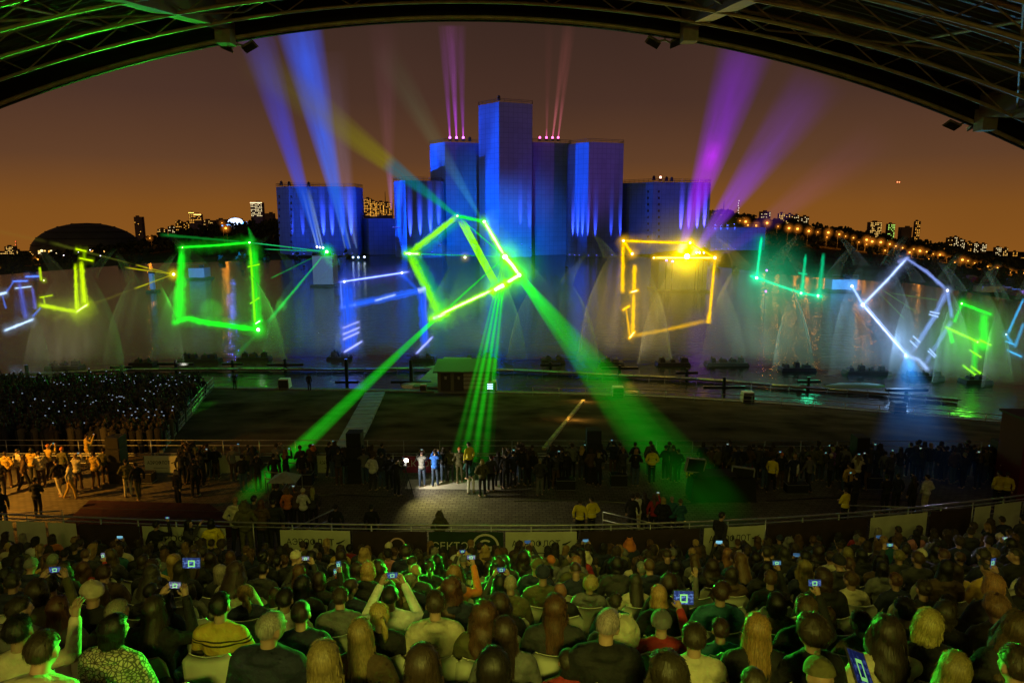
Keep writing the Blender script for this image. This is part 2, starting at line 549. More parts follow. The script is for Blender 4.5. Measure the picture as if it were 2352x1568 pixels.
def banner_at(p0, p1, z0, z1, m, label, cat='banner', kind=None, name='banner', off=0.06):
    """cloth sheet from p0 to p1 (x,y) hung between heights, facing the camera"""
    p0 = Vector((*p0, z0)); p1 = Vector((*p1, z0))
    mid = (p0 + p1) / 2; d = p1 - p0
    rz = math.atan2(d.y, d.x)
    b = tag(empty(name, mid, rz), label, cat)
    L_ = d.length; H = z1 - z0
    nx, nz = 14, 6
    vs = []; fs = []
    for i in range(nx + 1):
        for j in range(nz + 1):
            x = -L_ / 2 + L_ * i / nx
            vs.append((x, -off - 0.012 * noise.noise((x * 2 + mid.x, j * .7, 1)), H * j / nz + (0.015 * noise.noise((x * 3, mid.x, 5)) if j == nz else 0)))
    for i in range(nx):
        for j in range(nz):
            a = i * (nz + 1) + j
            fs.append((a, a + nz + 1, a + nz + 2, a + 1))
    q = MB(); q.add(vs, fs)
    q.build('sheet', m, b, True)
    if kind == 'aero':
        s = H * 0.36
        text('АЭРОФЛОТ', s * 0.82, M_INK_D, b, (-L_ * 0.07, -off - 0.016, H * 0.60), sx=min(1.25, L_ * 0.62 / (s * 0.82 * 5.2)))
        wing(b, (L_ * 0.30, -off - 0.016, H * 0.60), L_ * 0.13, M_INK_D)
        q = MB(); q.box((-L_ * 0.02, -off - 0.016, H * 0.30), (L_ * .42, .003, H * .025)); q.build('thin_line', M_INK_D, b)
    elif kind == 'sektor':
        text('СЕКТОР', H * 0.34, M_INK_W, b, (-L_ * 0.17, -off - 0.016, H * 0.52))
        q = MB(); c = (L_ * 0.26, -off - 0.016, H * 0.52)
        ring(q, c, H * 0.36, H * 0.43); ring(q, c, H * 0.17, H * 0.24, 20, R(50), R(360)); q.box((c[0] + H * .10, c[1], c[2] - H * .02), (H * .2, .003, H * .06))
        q.build('round_emblem', M_INK_W, b)
    elif kind == 'plainprint':
        q = MB(); ring(q, (L_ * 0.10, -off - 0.016, H * 0.55), H * 0.20, H * 0.25); q.build('round_emblem', M_INK_P, b)
    return b
def par_xy(u):
    # point of the parapet line behind pixel column u
    x = 0.0
    for _ in range(12):
        y = y_front(x)
        d = ray(u, 1240); x = d.x * y / d.y
    return (x, y_front(x))
BZ0, BZ1 = WALK_Z + 0.28, RAIL_Z - 0.17
for u0, u1, m, lab, kd in (
        (-40, 38, M_BAN_W, 'plain pale banner cut off at the left end of the railing', None),
        (46, 112, M_BAN_W, 'narrow plain pale banner, second from the left end of the railing', None),
        (118, 182, M_BAN_W, 'greyish pale banner beside the dark one on the left railing', None),
        (188, 326, M_BAN_D, 'dark banner on the railing in front of the red carpet', None),
        (332, 522, M_BAN_W, 'pale lettered banner left of the gap in the railing', 'aero'),
        (646, 806, M_BAN_W, 'pale lettered banner just right of the stair opening', 'aero'),
        (811, 982, M_BAN_D, 'dark printed banner between a pale lettered one and the sector banner', 'plainprint'),
        (986, 1156, M_BAN_G, 'black banner with the word sector and a round emblem', 'sektor'),
        (1161, 1324, M_BAN_W, 'pale lettered banner right of the sector banner', 'aero'),
        (1332, 1604, M_BAN_D, 'long dark banner behind the two yellow vests on the railing', None),
        (1614, 1752, M_BAN_W, 'pale lettered banner beside the man standing at the railing', 'aero'),
        (1758, 1985, M_BAN_D, 'dark banner between two pale ones on the right railing', None),
        (1992, 2120, M_BAN_W, 'pale banner where the right railing bends', None),
        (2126, 2220, M_BAN_D, 'short dark banner near the right end of the railing', None),
        (2226, 2262, M_BAN_W, 'narrow pale banner near the right end of the railing', None),
        (2270, 2330, M_BAN_W, 'last pale banner at the right end of the railing', None)):
    banner_at(par_xy(u0), par_xy(u1), BZ0, BZ1, m, lab, kind=kd)

# ------------------------------------------------------------------ roof of the stand
RD = 15.0
def roof_z(x, y): return 21.85 - 0.0182 * (x + 1) ** 2 - 0.133 * (RD - y)
M_DECK = mat('roof_deck', (0.10, 0.115, 0.10), 0.45, 0.3, noise_amt=0.3, nscale=2)
M_TRUSS = mat('truss_steel', (0.42, 0.40, 0.30), 0.5, 0.2, noise_amt=0.25, nscale=5)
M_GIRD = mat('girder_paint', (0.17, 0.18, 0.18), 0.5, 0.1, noise_amt=0.15, nscale=4)
roof = tag(empty('stand_roof', (0, RD, 20)), 'arched steel roof with trusses over the grandstand, at the top of the picture', 'roof')
o0 = Vector((0, RD, 20))
UPR = 0.62
q = MB(); vs = []; fs = []
ys = np.arange(-0.6, RD + 0.01, 0.075)
xs2 = np.linspace(-17, 17, 35)
for x in xs2:
    for j, y in enumerate(ys):
        vs.append(Vector((x, y, roof_z(x, y) + UPR + 0.06 + (0.05 if (j // 2) % 2 else 0.0))) - o0)
n = len(ys)
for i in range(len(xs2) - 1):
    for j in range(n - 1):
        a = i * n + j; fs.append((a, a + 1, a + n + 1, a + n))
q.add(vs, fs); q.build('corrugated_deck', M_DECK, roof)
# deep dark fascia along the front edge
q = MB(); vs = []; fs = []
prof = ((RD + .10, 0.0), (RD + .18, 0.0), (RD + .18, 0.85), (RD - 0.1, 0.85), (RD - .02, 0.66), (RD + .06, 0.05))
for x in np.linspace(-17, 17, 61):
    z = roof_z(x, RD)
    for (y, dz) in prof: vs.append(Vector((x, y, z + dz)) - o0)
for i in range(60):
    for k in range(6):
        a = i * 6 + k; b = i * 6 + (k + 1) % 6
        fs.append((a, a + 6, b + 6, b))
q.add(vs, fs); q.build('fascia', mat('fascia_paint', (.012, .012, .011), .8, spec=.1), roof)
q = MB(); q.tube([Vector((x, RD + .04, roof_z(x, RD) + 0.05)) - o0 for x in np.linspace(-17, 17, 61)], 0.045, 8)
q.build('edge_tube', M_TRUSS, roof, True)
# arched trusses parallel to the front edge
for ti, y in enumerate((14.1, 12.7, 11.3, 9.9, 8.5, 7.1)):
    dep = 0.44
    for s, nm in ((0.0, 'top_chord'), (-dep, 'bottom_chord')):
        q = MB(); q.tube([Vector((x, y - (0.22 if s else 0), roof_z(x, y) + UPR - 0.04 + s)) - o0 for x in np.linspace(-17, 17, 49)], 0.032 if s else 0.04, 6)
        q.build(nm, M_TRUSS, roof, True)
    q = MB()
    x = -16.0
    while x < 16:
        xb, xc = x + 0.62, x + 1.24
        a = Vector((x, y, roof_z(x, y) + UPR - 0.04)); b = Vector((xb, y - .22, roof_z(xb, y) + UPR - 0.04 - dep)); c = Vector((xc, y, roof_z(xc, y) + UPR - 0.04))
        q.tube([a - o0, b - o0], 0.013, 5, False); q.tube([b - o0, c - o0], 0.013, 5, False)
        x = xc
    q.build('web_bars', M_TRUSS, roof)
for x in np.arange(-15.2, 16, 2.48):
    q = MB(); q.tube([Vector((x, y, roof_z(x, y) + UPR - 0.01)) - o0 for y in np.linspace(0, RD - .1, 10)], 0.03, 6)
    q.build('purlin', M_TRUSS, roof, True)
for x in np.arange(-15, 15, 4.96):
    for (ya, yb) in ((7.1, 14.1), (14.1, 7.1)):
        q = MB(); q.tube([Vector((x, ya, roof_z(x, ya) + UPR - 0.3)) - o0, Vector((x + 4.96, yb, roof_z(x + 4.96, yb) + UPR - 0.3)) - o0], 0.02, 5, False)
        q.build('wind_brace', M_TRUSS, roof)
# cantilever box girders
for x in (-5.75, 3.55, 9.7, -13.5):
    q = MB(); vs = []; fs = []
    st = np.linspace(-0.5, RD - 0.15, 10)
    for y in st:
        h = 0.62 - 0.20 * max(0, y / RD); wd = 0.17
        zt = roof_z(x, y) + UPR
        for dx, zz in ((-wd, zt), (wd, zt), (wd * .9, zt - h), (-wd * .9, zt - h)): vs.append(Vector((x + dx, y, zz)) - o0)
    for i in range(len(st) - 1):
        for k in range(4):
            a = i * 4 + k; b = i * 4 + (k + 1) % 4
            fs.append((a, b, b + 4, a + 4))
    fs += [(3, 2, 1, 0), tuple((len(st) - 1) * 4 + k for k in range(4))]
    q.add(vs, fs); q.build('box_girder', M_GIRD, roof)
    q = MB(); zt = roof_z(x, RD)
    q.box(Vector((x, RD - .16, zt + 0.12)) - o0, (0.30, 0.30, 0.44)); q.build('end_bracket', M_GREYP, roof)

def deckpt(u, v):
    d = ray(u, v); lo, hi = 1.0, 40.0
    for _ in range(40):
        m = (lo + hi) / 2; q_ = d * (m / d.y)
        if CAM_Z + q_.z < roof_z(q_.x, m) + UPR + .06: lo = m
        else: hi = m
    q_ = d * (lo / d.y); return Vector((q_.x, lo, CAM_Z + q_.z))
# floodlights that hang from the roof edge
def roof_flood(u, v, lab, mir=1):
    p = P(u, v, RD + 0.25)
    zt = roof_z(p.x, RD)
    f = tag(empty('floodlight', p), lab, 'floodlight', 'floodlights hung from the roof edge')
    q = MB(); q.tube([(0, 0, zt - p.z + 0.05), (0, 0, 0.03), (-0.16 * mir, 0, -0.04)], 0.02, 6); q.tube([(0, 0, 0.03), (0.2 * mir, 0, 0.0)], 0.02, 6)
    q.build('arm', M_GREYP, f)
    for s, tilt in ((-1, 22), (1, -28)):
        m = Matrix.Rotation(R(tilt * mir), 4, 'Y') @ Matrix.Rotation(R(-25), 4, 'X')
        q = MB(); q.box((s * 0.24 * mir, 0, 0.0), (0.30, 0.22, 0.05), m=m, taper=0.8)
        hd = q.build('lamp_head', M_GREYP, f)
        q = MB(); q.box((s * 0.24 * mir, 0, -0.035), (0.26, 0.18, 0.015), m=m); q.build('glass', M_DARK, hd)
roof_flood(546, 106, 'green lit pair of floodlights under the roof edge, above the blue beams')
roof_flood(1527, 96, 'unlit pair of floodlights under the roof edge, right of the middle', -1)
roof_flood(2213, 286, 'unlit floodlights under the roof edge near its right end')
# ================================================================== PEOPLE
def cloth_mat(name, kind=None):
    m = mat(name, (0.1, 0.1, 0.1), 0.85, noise_amt=0.22, nscale=9, bump=0.9, bscale=14, usecolor=True)
    nt = m.node_tree; L = nt.links; b = nt.nodes['Principled BSDF']
    if kind == 'stripes':
        src = b.inputs['Base Color'].links[0].from_socket
        tc = nt.nodes.new('ShaderNodeTexCoord'); sp = nt.nodes.new('ShaderNodeSeparateXYZ')
        cr = nt.nodes.new('ShaderNodeValToRGB'); cr.color_ramp.interpolation = 'CONSTANT'
        mr = nt.nodes.new('ShaderNodeMapRange'); mr.inputs['From Min'].default_value = 0.5; mr.inputs['From Max'].default_value = 1.15
        L.new(tc.outputs['Object'], sp.inputs[0]); L.new(sp.outputs['Z'], mr.inputs['Value']); L.new(mr.outputs[0], cr.inputs[0])
        el = cr.color_ramp.elements
        el[0].color = (1, 1, 1, 1); el[1].position = 0.99; el[1].color = (1, 1, 1, 1)
        for p, c in ((.22, .06), (.25, 1), (.40, .12), (.55, 1), (.68, .05), (.71, 1), (.735, .05), (.76, 1)):
            k = el.new(p); k.color = (c, c * 1.05, c, 1)
        mx = nt.nodes.new('ShaderNodeMix'); mx.data_type = 'RGBA'; mx.blend_type = 'MULTIPLY'; mx.inputs['Factor'].default_value = 1
        L.new(src, mx.inputs['A']); L.new(cr.outputs[0], mx.inputs['B']); L.new(mx.outputs['Result'], b.inputs['Base Color'])
    if kind == 'spots':
        src = b.inputs['Base Color'].links[0].from_socket
        tc = nt.nodes.new('ShaderNodeTexCoord'); vo = nt.nodes.new('ShaderNodeTexVoronoi'); vo.inputs['Scale'].default_value = 34
        vo.feature = 'DISTANCE_TO_EDGE'
        mr = nt.nodes.new('ShaderNodeMapRange'); mr.inputs['From Min'].default_value = 0.08; mr.inputs['From Max'].default_value = 0.16
        mr.inputs['To Min'].default_value = 0.15; mr.inputs['To Max'].default_value = 1
        mx = nt.nodes.new('ShaderNodeMix'); mx.data_type = 'RGBA'; mx.blend_type = 'MULTIPLY'; mx.inputs['Factor'].default_value = 1
        L.new(tc.outputs['Object'], vo.inputs['Vector']); L.new(vo.outputs['Distance'], mr.inputs['Value'])
        L.new(src, mx.inputs['A']); L.new(mr.outputs[0], mx.inputs['B']); L.new(mx.outputs['Result'], b.inputs['Base Color'])
    if kind == 'vest':
        tc = nt.nodes.new('ShaderNodeTexCoord'); sp = nt.nodes.new('ShaderNodeSeparateXYZ')
        cr = nt.nodes.new('ShaderNodeValToRGB'); cr.color_ramp.interpolation = 'CONSTANT'
        mr = nt.nodes.new('ShaderNodeMapRange'); mr.inputs['From Min'].default_value = 0.85; mr.inputs['From Max'].default_value = 1.55
        L.new(tc.outputs['Object'], sp.inputs[0]); L.new(sp.outputs['Z'], mr.inputs['Value']); L.new(mr.outputs[0], cr.inputs[0])
        el = cr.color_ramp.elements
        Y = (0.75, 0.62, 0.01, 1); K = (0.01, 0.01, 0.012, 1); S = (0.9, 0.85, 0.25, 1)
        el[0].color = Y; el[1].position = 0.99; el[1].color = Y
        for p, c in ((.08, K), (.20, Y), (.38, S), (.44, Y)):
            k = el.new(p); k.color = c
        L.new(cr.outputs[0], b.inputs['Base Color'])
        b.inputs['Emission Strength'].default_value = 0.0
    return m
M_CLOTH = cloth_mat('cloth'); M_STRIPE = cloth_mat('striped_knit', 'stripes'); M_SPOT = cloth_mat('spotted_knit', 'spots'); M_VEST = cloth_mat('hi_vis_cloth', 'vest')
M_SKIN = mat('skin', (0.42, 0.26, 0.18), 0.55, noise_amt=0.08, nscale=12, usecolor=True)
M_HAIR = mat('hair', (0.05, 0.03, 0.02), 0.48, noise_amt=0.5, nscale=26, bump=.5, bscale=60, usecolor=True, stretch=(5, 5, 0.35), bdist=.004)

_tmp_dg = None
def remesh(mb, voxel, name, smooth=3):
    me = mb.mesh(name + '_src')
    o = bpy.data.objects.new('tmp_body', me); COL.objects.link(o)
    md = o.modifiers.new('r', 'REMESH'); md.mode = 'VOXEL'; md.voxel_size = voxel
    ms = o.modifiers.new('s', 'SMOOTH'); ms.iterations = smooth; ms.factor = 0.5
    dg = bpy.context.evaluated_depsgraph_get()
    out = bpy.data.meshes.new_from_object(o.evaluated_get(dg))
    out.name = name
    bpy.data.objects.remove(o); bpy.data.meshes.remove(me)
    out.polygons.foreach_set('use_smooth', [True] * len(out.polygons))
    out.materials.clear()
    return out
def extend(me, mb):
    """append shapes (fingers) to a mesh"""
    bm = bmesh.new(); bm.from_mesh(me)
    vs = [bm.verts.new(p) for p in mb.v]
    for f in mb.f:
        try: bm.faces.new([vs[i] for i in f]).smooth = True
        except ValueError: pass
    bm.to_mesh(me); bm.free()
    return me

def make_pose(name, stand=False, lean=0.0, side=0.0, hyaw=0.0, hpitch=0.0, htilt=0.0, la=None, ra=None, bulky=0.0, step=0.0, fem=0.0):
    """la/ra: (elbow, wrist) in upper body space, shoulders at z=1.02; returns dict of meshes and head matrix"""
    up = 0.44 if stand else 0.0
    T = Matrix.Translation((0, 0, 0.55 + up)) @ Matrix.Rotation(side, 4, 'Y') @ Matrix.Rotation(-lean, 4, 'X') @ Matrix.Translation((0, 0, -0.55))
    def t(x, y, z): return T @ Vector((x, y, z))
    sh = 0.185 - 0.02 * fem
    la = la or ((-0.26, 0.06, 0.76), (-0.10, 0.28, 0.62)); ra = ra or ((0.26, 0.06, 0.76), (0.10, 0.28, 0.62))
    H = T @ Matrix.Translation((0, 0.035, 1.255)) @ Matrix.Rotation(hyaw, 4, 'Z') @ Matrix.Rotation(htilt, 4, 'Y') @ Matrix.Rotation(-hpitch, 4, 'X')
    def h(x, y, z): return H @ Vector((x, y, z))
    def torso(q, k, clothes):
        q.ball(t(0, -0.01, 0.56), (0.165 + k, 0.125 + k, 0.12 + k), 14, 9)
        q.ball(t(0, 0.0, 0.74), (0.145 - .01 * fem + k, 0.105 + k, 0.18), 14, 9)
        q.ball(t(0, 0.01, 0.92), (0.17 - .015 * fem + k, 0.115 + k, 0.16), 14, 9)
        q.caps(t(-sh + .03, -0.005, 1.015), t(sh - .03, -0.005, 1.015), 0.068 + k, 0.068 + k)
        q.caps(t(-0.09, 0, 1.055), t(0.09, 0, 1.055), 0.05 + k, 0.05 + k)
        if clothes:
            q.ball(t(0, 0.005, 1.10), (0.075 + k * .6, 0.072 + k * .6, 0.04), 12, 6)
            if bulky: q.ball(t(0, -0.06, 1.09), (0.12, 0.07, 0.05), 12, 6)
    def arm(q, s, a, k, to_hand):
        e_, w_ = Vector(a[0]), Vector(a[1])
        S = t(s * sh, 0, 1.01); E = T @ e_; W = T @ w_
        q.caps(S, E, 0.052 + k, 0.042 + k); q.caps(E, W if to_hand else E.lerp(W, 0.93), 0.043 + k, 0.030 + k)
        return E, W
    legs = []
    for s in (-1, 1):
        if stand:
            dy = step * s
            hip = Vector((s * 0.09, 0, 0.97)); kn = Vector((s * 0.105, dy * .55 + 0.03, 0.52)); an = Vector((s * 0.115, dy - 0.01 - (0.06 if dy < 0 else 0), 0.09 + (0.05 if dy < -.05 else 0)))
            ft = an + Vector((s * 0.03, 0.15, -0.05))
        else:
            hip = Vector((s * 0.09, 0.02, 0.52)); kn = Vector((s * 0.13, 0.43, 0.50)); an = Vector((s * 0.12, 0.44, 0.09)); ft = an + Vector((s * .02, 0.15, -0.05))
        legs.append((hip, kn, an, ft))
    # body: head, neck, torso, arms, legs as one surface
    q = MB(); torso(q, -0.012, False)
    q.caps(t(0, -0.005, 1.06), h(0, -0.02, -0.07), 0.056, 0.052)
    HB = H.to_3x3().to_4x4()
    q.ball(h(0, -0.006, 0.018), (0.076, 0.094, 0.098), 16, 11, HB)
    q.ball(h(0, 0.03, -0.045), (0.058, 0.062, 0.072), 14, 9, HB)
    q.ball(h(0, 0.05, -0.088), (0.030, 0.030, 0.026), 10, 7, HB)
    q.caps(h(0, 0.090, -0.005), h(0, 0.108, -0.038), 0.010, 0.016, 8)
    q.ball(h(0, 0.085, -0.066), (0.026, 0.014, 0.012), 8, 6, HB)
    q.caps(h(-.045, 0.075, 0.022), h(.045, 0.075, 0.022), 0.014, 0.014, 8)
    for s in (-1, 1):
        q.ball(h(s * 0.079, -0.005, -0.018), (0.012, 0.022, 0.034), 8, 6, HB)
        q.ball(h(s * 0.040, 0.062, -0.028), (0.022, 0.026, 0.022), 8, 6, HB)
    hands = []
    for s, a in ((-1, la), (1, ra)):
        E, W = arm(q, s, a, -0.004, True)
        d = (W - E).normalized()
        hands.append((W, d, s))
        q.caps(W, W + d * 0.055, 0.030, 0.034, 8)
    for hip, kn, an, ft in legs:
        q.caps(hip, kn, 0.080, 0.055); q.caps(kn, an, 0.052, 0.038); q.caps(an - Vector((0, .03, .03)), ft, 0.042, 0.036)
    body = remesh(q, 0.013, name + '_body', 2)
    # fingers
    fb = MB()
    for W, d, s in hands:
        x = d.cross(Vector((0, 0, 1)))
        if x.length < 0.2: x = Vector((1, 0, 0))
        x.normalize(); nrm = x.cross(d).normalized()
        base = W + d * 0.065
        for i, (off, ln) in enumerate(((-.027, .062), (-.009, .072), (.009, .067), (.026, .052))):
            p0 = base + x * off
            p1 = p0 + d * ln * .5 - nrm * .008; p2 = p1 + d * ln * .34 - nrm * .024; p3 = p2 + d * ln * .12 - nrm * 0.02
            fb.tube([p0, p1, p2, p3], [.0095, .009, .008, .006], 6)
        p0 = W + d * 0.02 + x * s * -0.028
        fb.tube([p0, p0 + d * .028 + x * s * -.022 - nrm * .01, p0 + d * .052 + x * s * -.026 - nrm * .022], [.012, .0105, .008], 6)
    extend(body, fb); body.materials.append(M_SKIN)
    # clothes
    kk = 0.016 + bulky
    q = MB(); torso(q, kk, True)
    for s, a in ((-1, la), (1, ra)): arm(q, s, a, kk * .85, False)
    if bulky > 0.01 and not stand: q.ball(t(0, -0.02, 0.53), (0.20, 0.16, 0.12), 14, 8)
    top = remesh(q, 0.017, name + '_top', 2); top.materials.append(M_CLOTH)
    q = MB()
    for hip, kn, an, ft in legs:
        q.caps(hip, kn, 0.096, 0.072); q.caps(kn, an, 0.070, 0.056)
    q.ball((0, 0, 0.56 + up * .94), (0.172, 0.14, 0.13), 14, 9)
    tr = remesh(q, 0.019, name + '_trousers', 2); tr.materials.append(M_CLOTH)
    wl, wr = hands[0][0] + hands[0][1] * .08, hands[1][0] + hands[1][1] * .08
    return dict(body=body, top=top, trousers=tr, head=H, hands=(wl, wr), stand=stand)

def hair_mesh(name, kind, seed=0, strands=340):
    rg = random.Random(seed)
    NA, NR = 40, 15
    rx, ry, rz = 0.076, 0.094, 0.098
    th = {'short': .010, 'crop': .005, 'bob': .014, 'long': .012, 'wavy': .021, 'pony': .010, 'bun': .010, 'beanie': .020, 'hood': .034, 'curly': .030, 'cap': .012, 'fringe': .005}[kind]
    vs, fs = [], []
    for i in range(NA):
        a = 2 * math.pi * i / NA
        fr = math.cos(a)                       # 1 front, -1 back
        if kind in ('beanie',): pe, hang = R(88 - 10 * fr), 0.0
        elif kind == 'cap': pe, hang = R(84 - 4 * fr), 0
        elif kind == 'hood': pe, hang = R(105 - 45 * max(0, fr)), (0.10 + .05 * -min(0, fr)) if fr < .55 else 0.0
        elif kind == 'fringe': pe, hang = R(112 - 60 * (fr > .1)), 0
        else:
            pe = R(62) if fr > 0.55 else (R(62) + (R(102) - R(62)) * min(1, (0.55 - fr) / 0.45) if fr > .1 else R(104) + R(16) * min(1, -fr + .1))
            hang = 0.0
            if kind in ('short', 'crop', 'pony', 'bun') and abs(fr) < .42: pe = R(80) + R(10) * max(0, -fr)
            if kind == 'bob' and fr < 0.35: hang = 0.105
            if kind == 'long' and fr < 0.40: hang = 0.27 + 0.05 * max(0, -fr)
            if kind == 'wavy' and fr < 0.40: hang = 0.24 + 0.05 * max(0, -fr)
        n1 = NR if hang == 0 else 8
        rid = 0.0022 * math.sin(a * 5 + seed) + 0.0012 * math.sin(a * 13 + 2 * seed) + rg.uniform(-.0016, .0016)
        if kind in ('beanie', 'cap', 'hood'): rid *= .25
        endj = rg.uniform(-.02, .02) if hang else 0
        for j in range(NR):
            if j < n1:
                ph = pe * (j + 0.02) / (n1 - 1 if n1 > 1 else 1)
                tt = th * (0.75 + 0.35 * math.sin(min(ph, 2.0)))
                p = Vector(((rx + tt + rid) * math.sin(ph) * math.sin(a), (ry + tt + rid) * math.sin(ph) * math.cos(a) - .006, (rz + tt) * math.cos(ph) + .018))
                last = p
            else:
                s = (j - n1 + 1) / (NR - n1)
                L_ = hang + endj
                o = Vector((math.sin(a), math.cos(a), 0))
                wv = 0.012 * math.sin(9 * s + 3 * a + seed) * (1 if kind in ('wavy', 'curly') else .25)
                spread = {'bob': .010, 'long': .012, 'wavy': .035, 'hood': .06}.get(kind, 0) * math.sin(s * 2.2)
                pull = -0.055 * s if fr < 0 and kind in ('long', 'wavy') else 0.0
                p = last + o * (spread + wv + rid * s * 2) + Vector((0, pull, -L_ * s))
                if kind == 'bob': p -= o * 0.018 * s ** 3
            if kind == 'curly' or kind == 'wavy':
                p += Vector((noise.noise(p * 22 + Vector((seed, 0, 0))), noise.noise(p * 22 + Vector((0, seed, 5))), noise.noise(p * 22 + Vector((3, 0, seed))))) * 0.011
            elif kind in ('short', 'bob', 'long'):
                p += Vector((noise.noise(p * 30), noise.noise(p * 30 + Vector((9, 0, 0))), 0)) * 0.005
            vs.append(p)
    for i in range(NA):
        k = (i + 1) % NA
        for j in range(NR - 1):
            fs.append((i * NR + j, i * NR + j + 1, k * NR + j + 1, k * NR + j))
    q = MB(); q.add(vs, fs)
    if kind == 'pony':
        q.tube([(0, -.10, .05), (0, -.135, .03), (0, -.15, -.04), (.01, -.14, -.13), (.0, -.125, -.20)], [.018, .028, .034, .026, .006], 8)
    if kind == 'bun': q.ball((0, -.105, .075), (.042, .036, .040), 10, 8)
    if kind == 'beanie':
        q.ball((0, -.01, .138), (.020, .020, .018), 8, 6)
        vs = []; fs = []
    if kind == 'cap':
        q.add([(-.07, .08, .055), (.07, .08, .055), (.055, .165, .04), (-.055, .165, .04)], [(0, 1, 2, 3)])
    if kind == 'hood':
        for s in (-1, 1): q.caps((s * .05, -.01, .13), (s * .06, -.015, .165), .022, .012, 8)
    # locks of hair over the shell: thin tapering ribbons that follow its flow
    if strands and kind in ('short', 'bob', 'long', 'wavy', 'curly', 'pony', 'bun', 'crop'):
        for _ in range(strands if kind != 'crop' else strands // 2):
            i = rg.randrange(NA); f_ = rg.random(); k = (i + 1) % NA
            j0 = rg.randrange(0, NR - 4); j1 = min(NR - 1, j0 + rg.randint(4, 9))
            off = rg.uniform(.0005, .006) * (.5 if kind == 'crop' else 1); wd = rg.uniform(.0018, .0045); dr = rg.uniform(-.012, .012)
            vv, ff = [], []
            for j in range(j0, j1 + 1):
                t = (j - j0) / (j1 - j0)
                p = vs[i * NR + j].lerp(vs[k * NR + j], f_)
                nxt = vs[i * NR + min(NR - 1, j + 1)].lerp(vs[k * NR + min(NR - 1, j + 1)], f_)
                tg = (nxt - p) if (nxt - p).length > 1e-6 else Vector((0, 0, -1))
                o = Vector((p.x, p.y, p.z if p.z > 0 else 0.0)).normalized()
                sd = tg.cross(o)
                sd = sd.normalized() if sd.length > 1e-6 else Vector((1, 0, 0))
                c_ = p + o * (off + .006 * t * t * rg.uniform(.2, 1)) + sd * dr * t
                if j == NR - 1: c_ += tg.normalized() * 0 + Vector((0, 0, -.008 * rg.random()))
                w_ = wd * (1 - t * .85)
                vv += [c_ - sd * w_, c_ + sd * w_]
            for j in range(j1 - j0): ff.append((2 * j, 2 * j + 1, 2 * j + 3, 2 * j + 2))
            q.add(vv, ff)
    # loose strands break the outline
    if kind in ('short', 'bob', 'long', 'wavy', 'curly', 'pony', 'bun'):
        for _ in range(150):
            i = rg.randrange(NA); j = rg.randrange(2, NR - 2)
            p = vs[i * NR + j] if i * NR + j < len(vs) else None
            if p is None: continue
            p2 = vs[i * NR + min(NR - 1, j + 2)]
            o = Vector((p.x, p.y, p.z * .3)).normalized()
            q.add([p, p + o * .007 + Vector((.003, 0, .002)), p2 + o * rg.uniform(.004, .017)], [(0, 1, 2)])
    me = q.mesh('hair_' + name)
    me.polygons.foreach_set('use_smooth', [True] * len(me.polygons))
    me.materials.append(M_CLOTH if kind in ('beanie', 'hood', 'cap') else M_HAIR)
    return me

HAIR = {k: [hair_mesh(k, k, s) for s in range(n)] for k, n in (('short', 2), ('crop', 1), ('bob', 2), ('long', 2), ('wavy', 2), ('pony', 1), ('bun', 1), ('beanie', 1), ('hood', 1), ('curly', 1), ('cap', 1), ('fringe', 1))}
HAIRLOW = {k: hair_mesh(k + '_plain', k, 0, 0) for k in HAIR}
SEAT = {
    'lap': make_pose('lap'),
    'lapL': make_pose('lapL', hyaw=R(22), side=R(-3), lean=R(-4), fem=1),
    'lapR': make_pose('lapR', hyaw=R(-26), side=R(3), htilt=R(4), bulky=.014),
    'cross': make_pose('cross', lean=R(4), la=((-0.27, 0.05, 0.78), (0.02, 0.20, 0.80)), ra=((0.27, 0.05, 0.78), (-0.02, 0.22, 0.77)), bulky=.018, hyaw=R(6)),
    'phone2': make_pose('phone2', la=((-0.27, 0.16, 0.92), (-0.115, 0.33, 1.22)), ra=((0.27, 0.16, 0.92), (0.115, 0.33, 1.22)), hpitch=R(4)),
    'phoneR': make_pose('phoneR', ra=((0.30, 0.16, 0.92), (0.22, 0.30, 1.24)), hyaw=R(-8)),
    'lean': make_pose('lean', lean=R(17), la=((-0.26, 0.20, 0.74), (-0.08, 0.38, 0.66)), ra=((0.26, 0.20, 0.74), (0.08, 0.38, 0.66)), bulky=.012, hpitch=R(-10)),
    'down': make_pose('down', hpitch=R(24), lean=R(6), fem=1),
    'wave': make_pose('wave', side=R(-4), ra=((0.31, 0.05, 1.0), (0.34, 0.12, 1.27)), hyaw=R(10)),
    'turn': make_pose('turn', hyaw=R(62), fem=1),
}
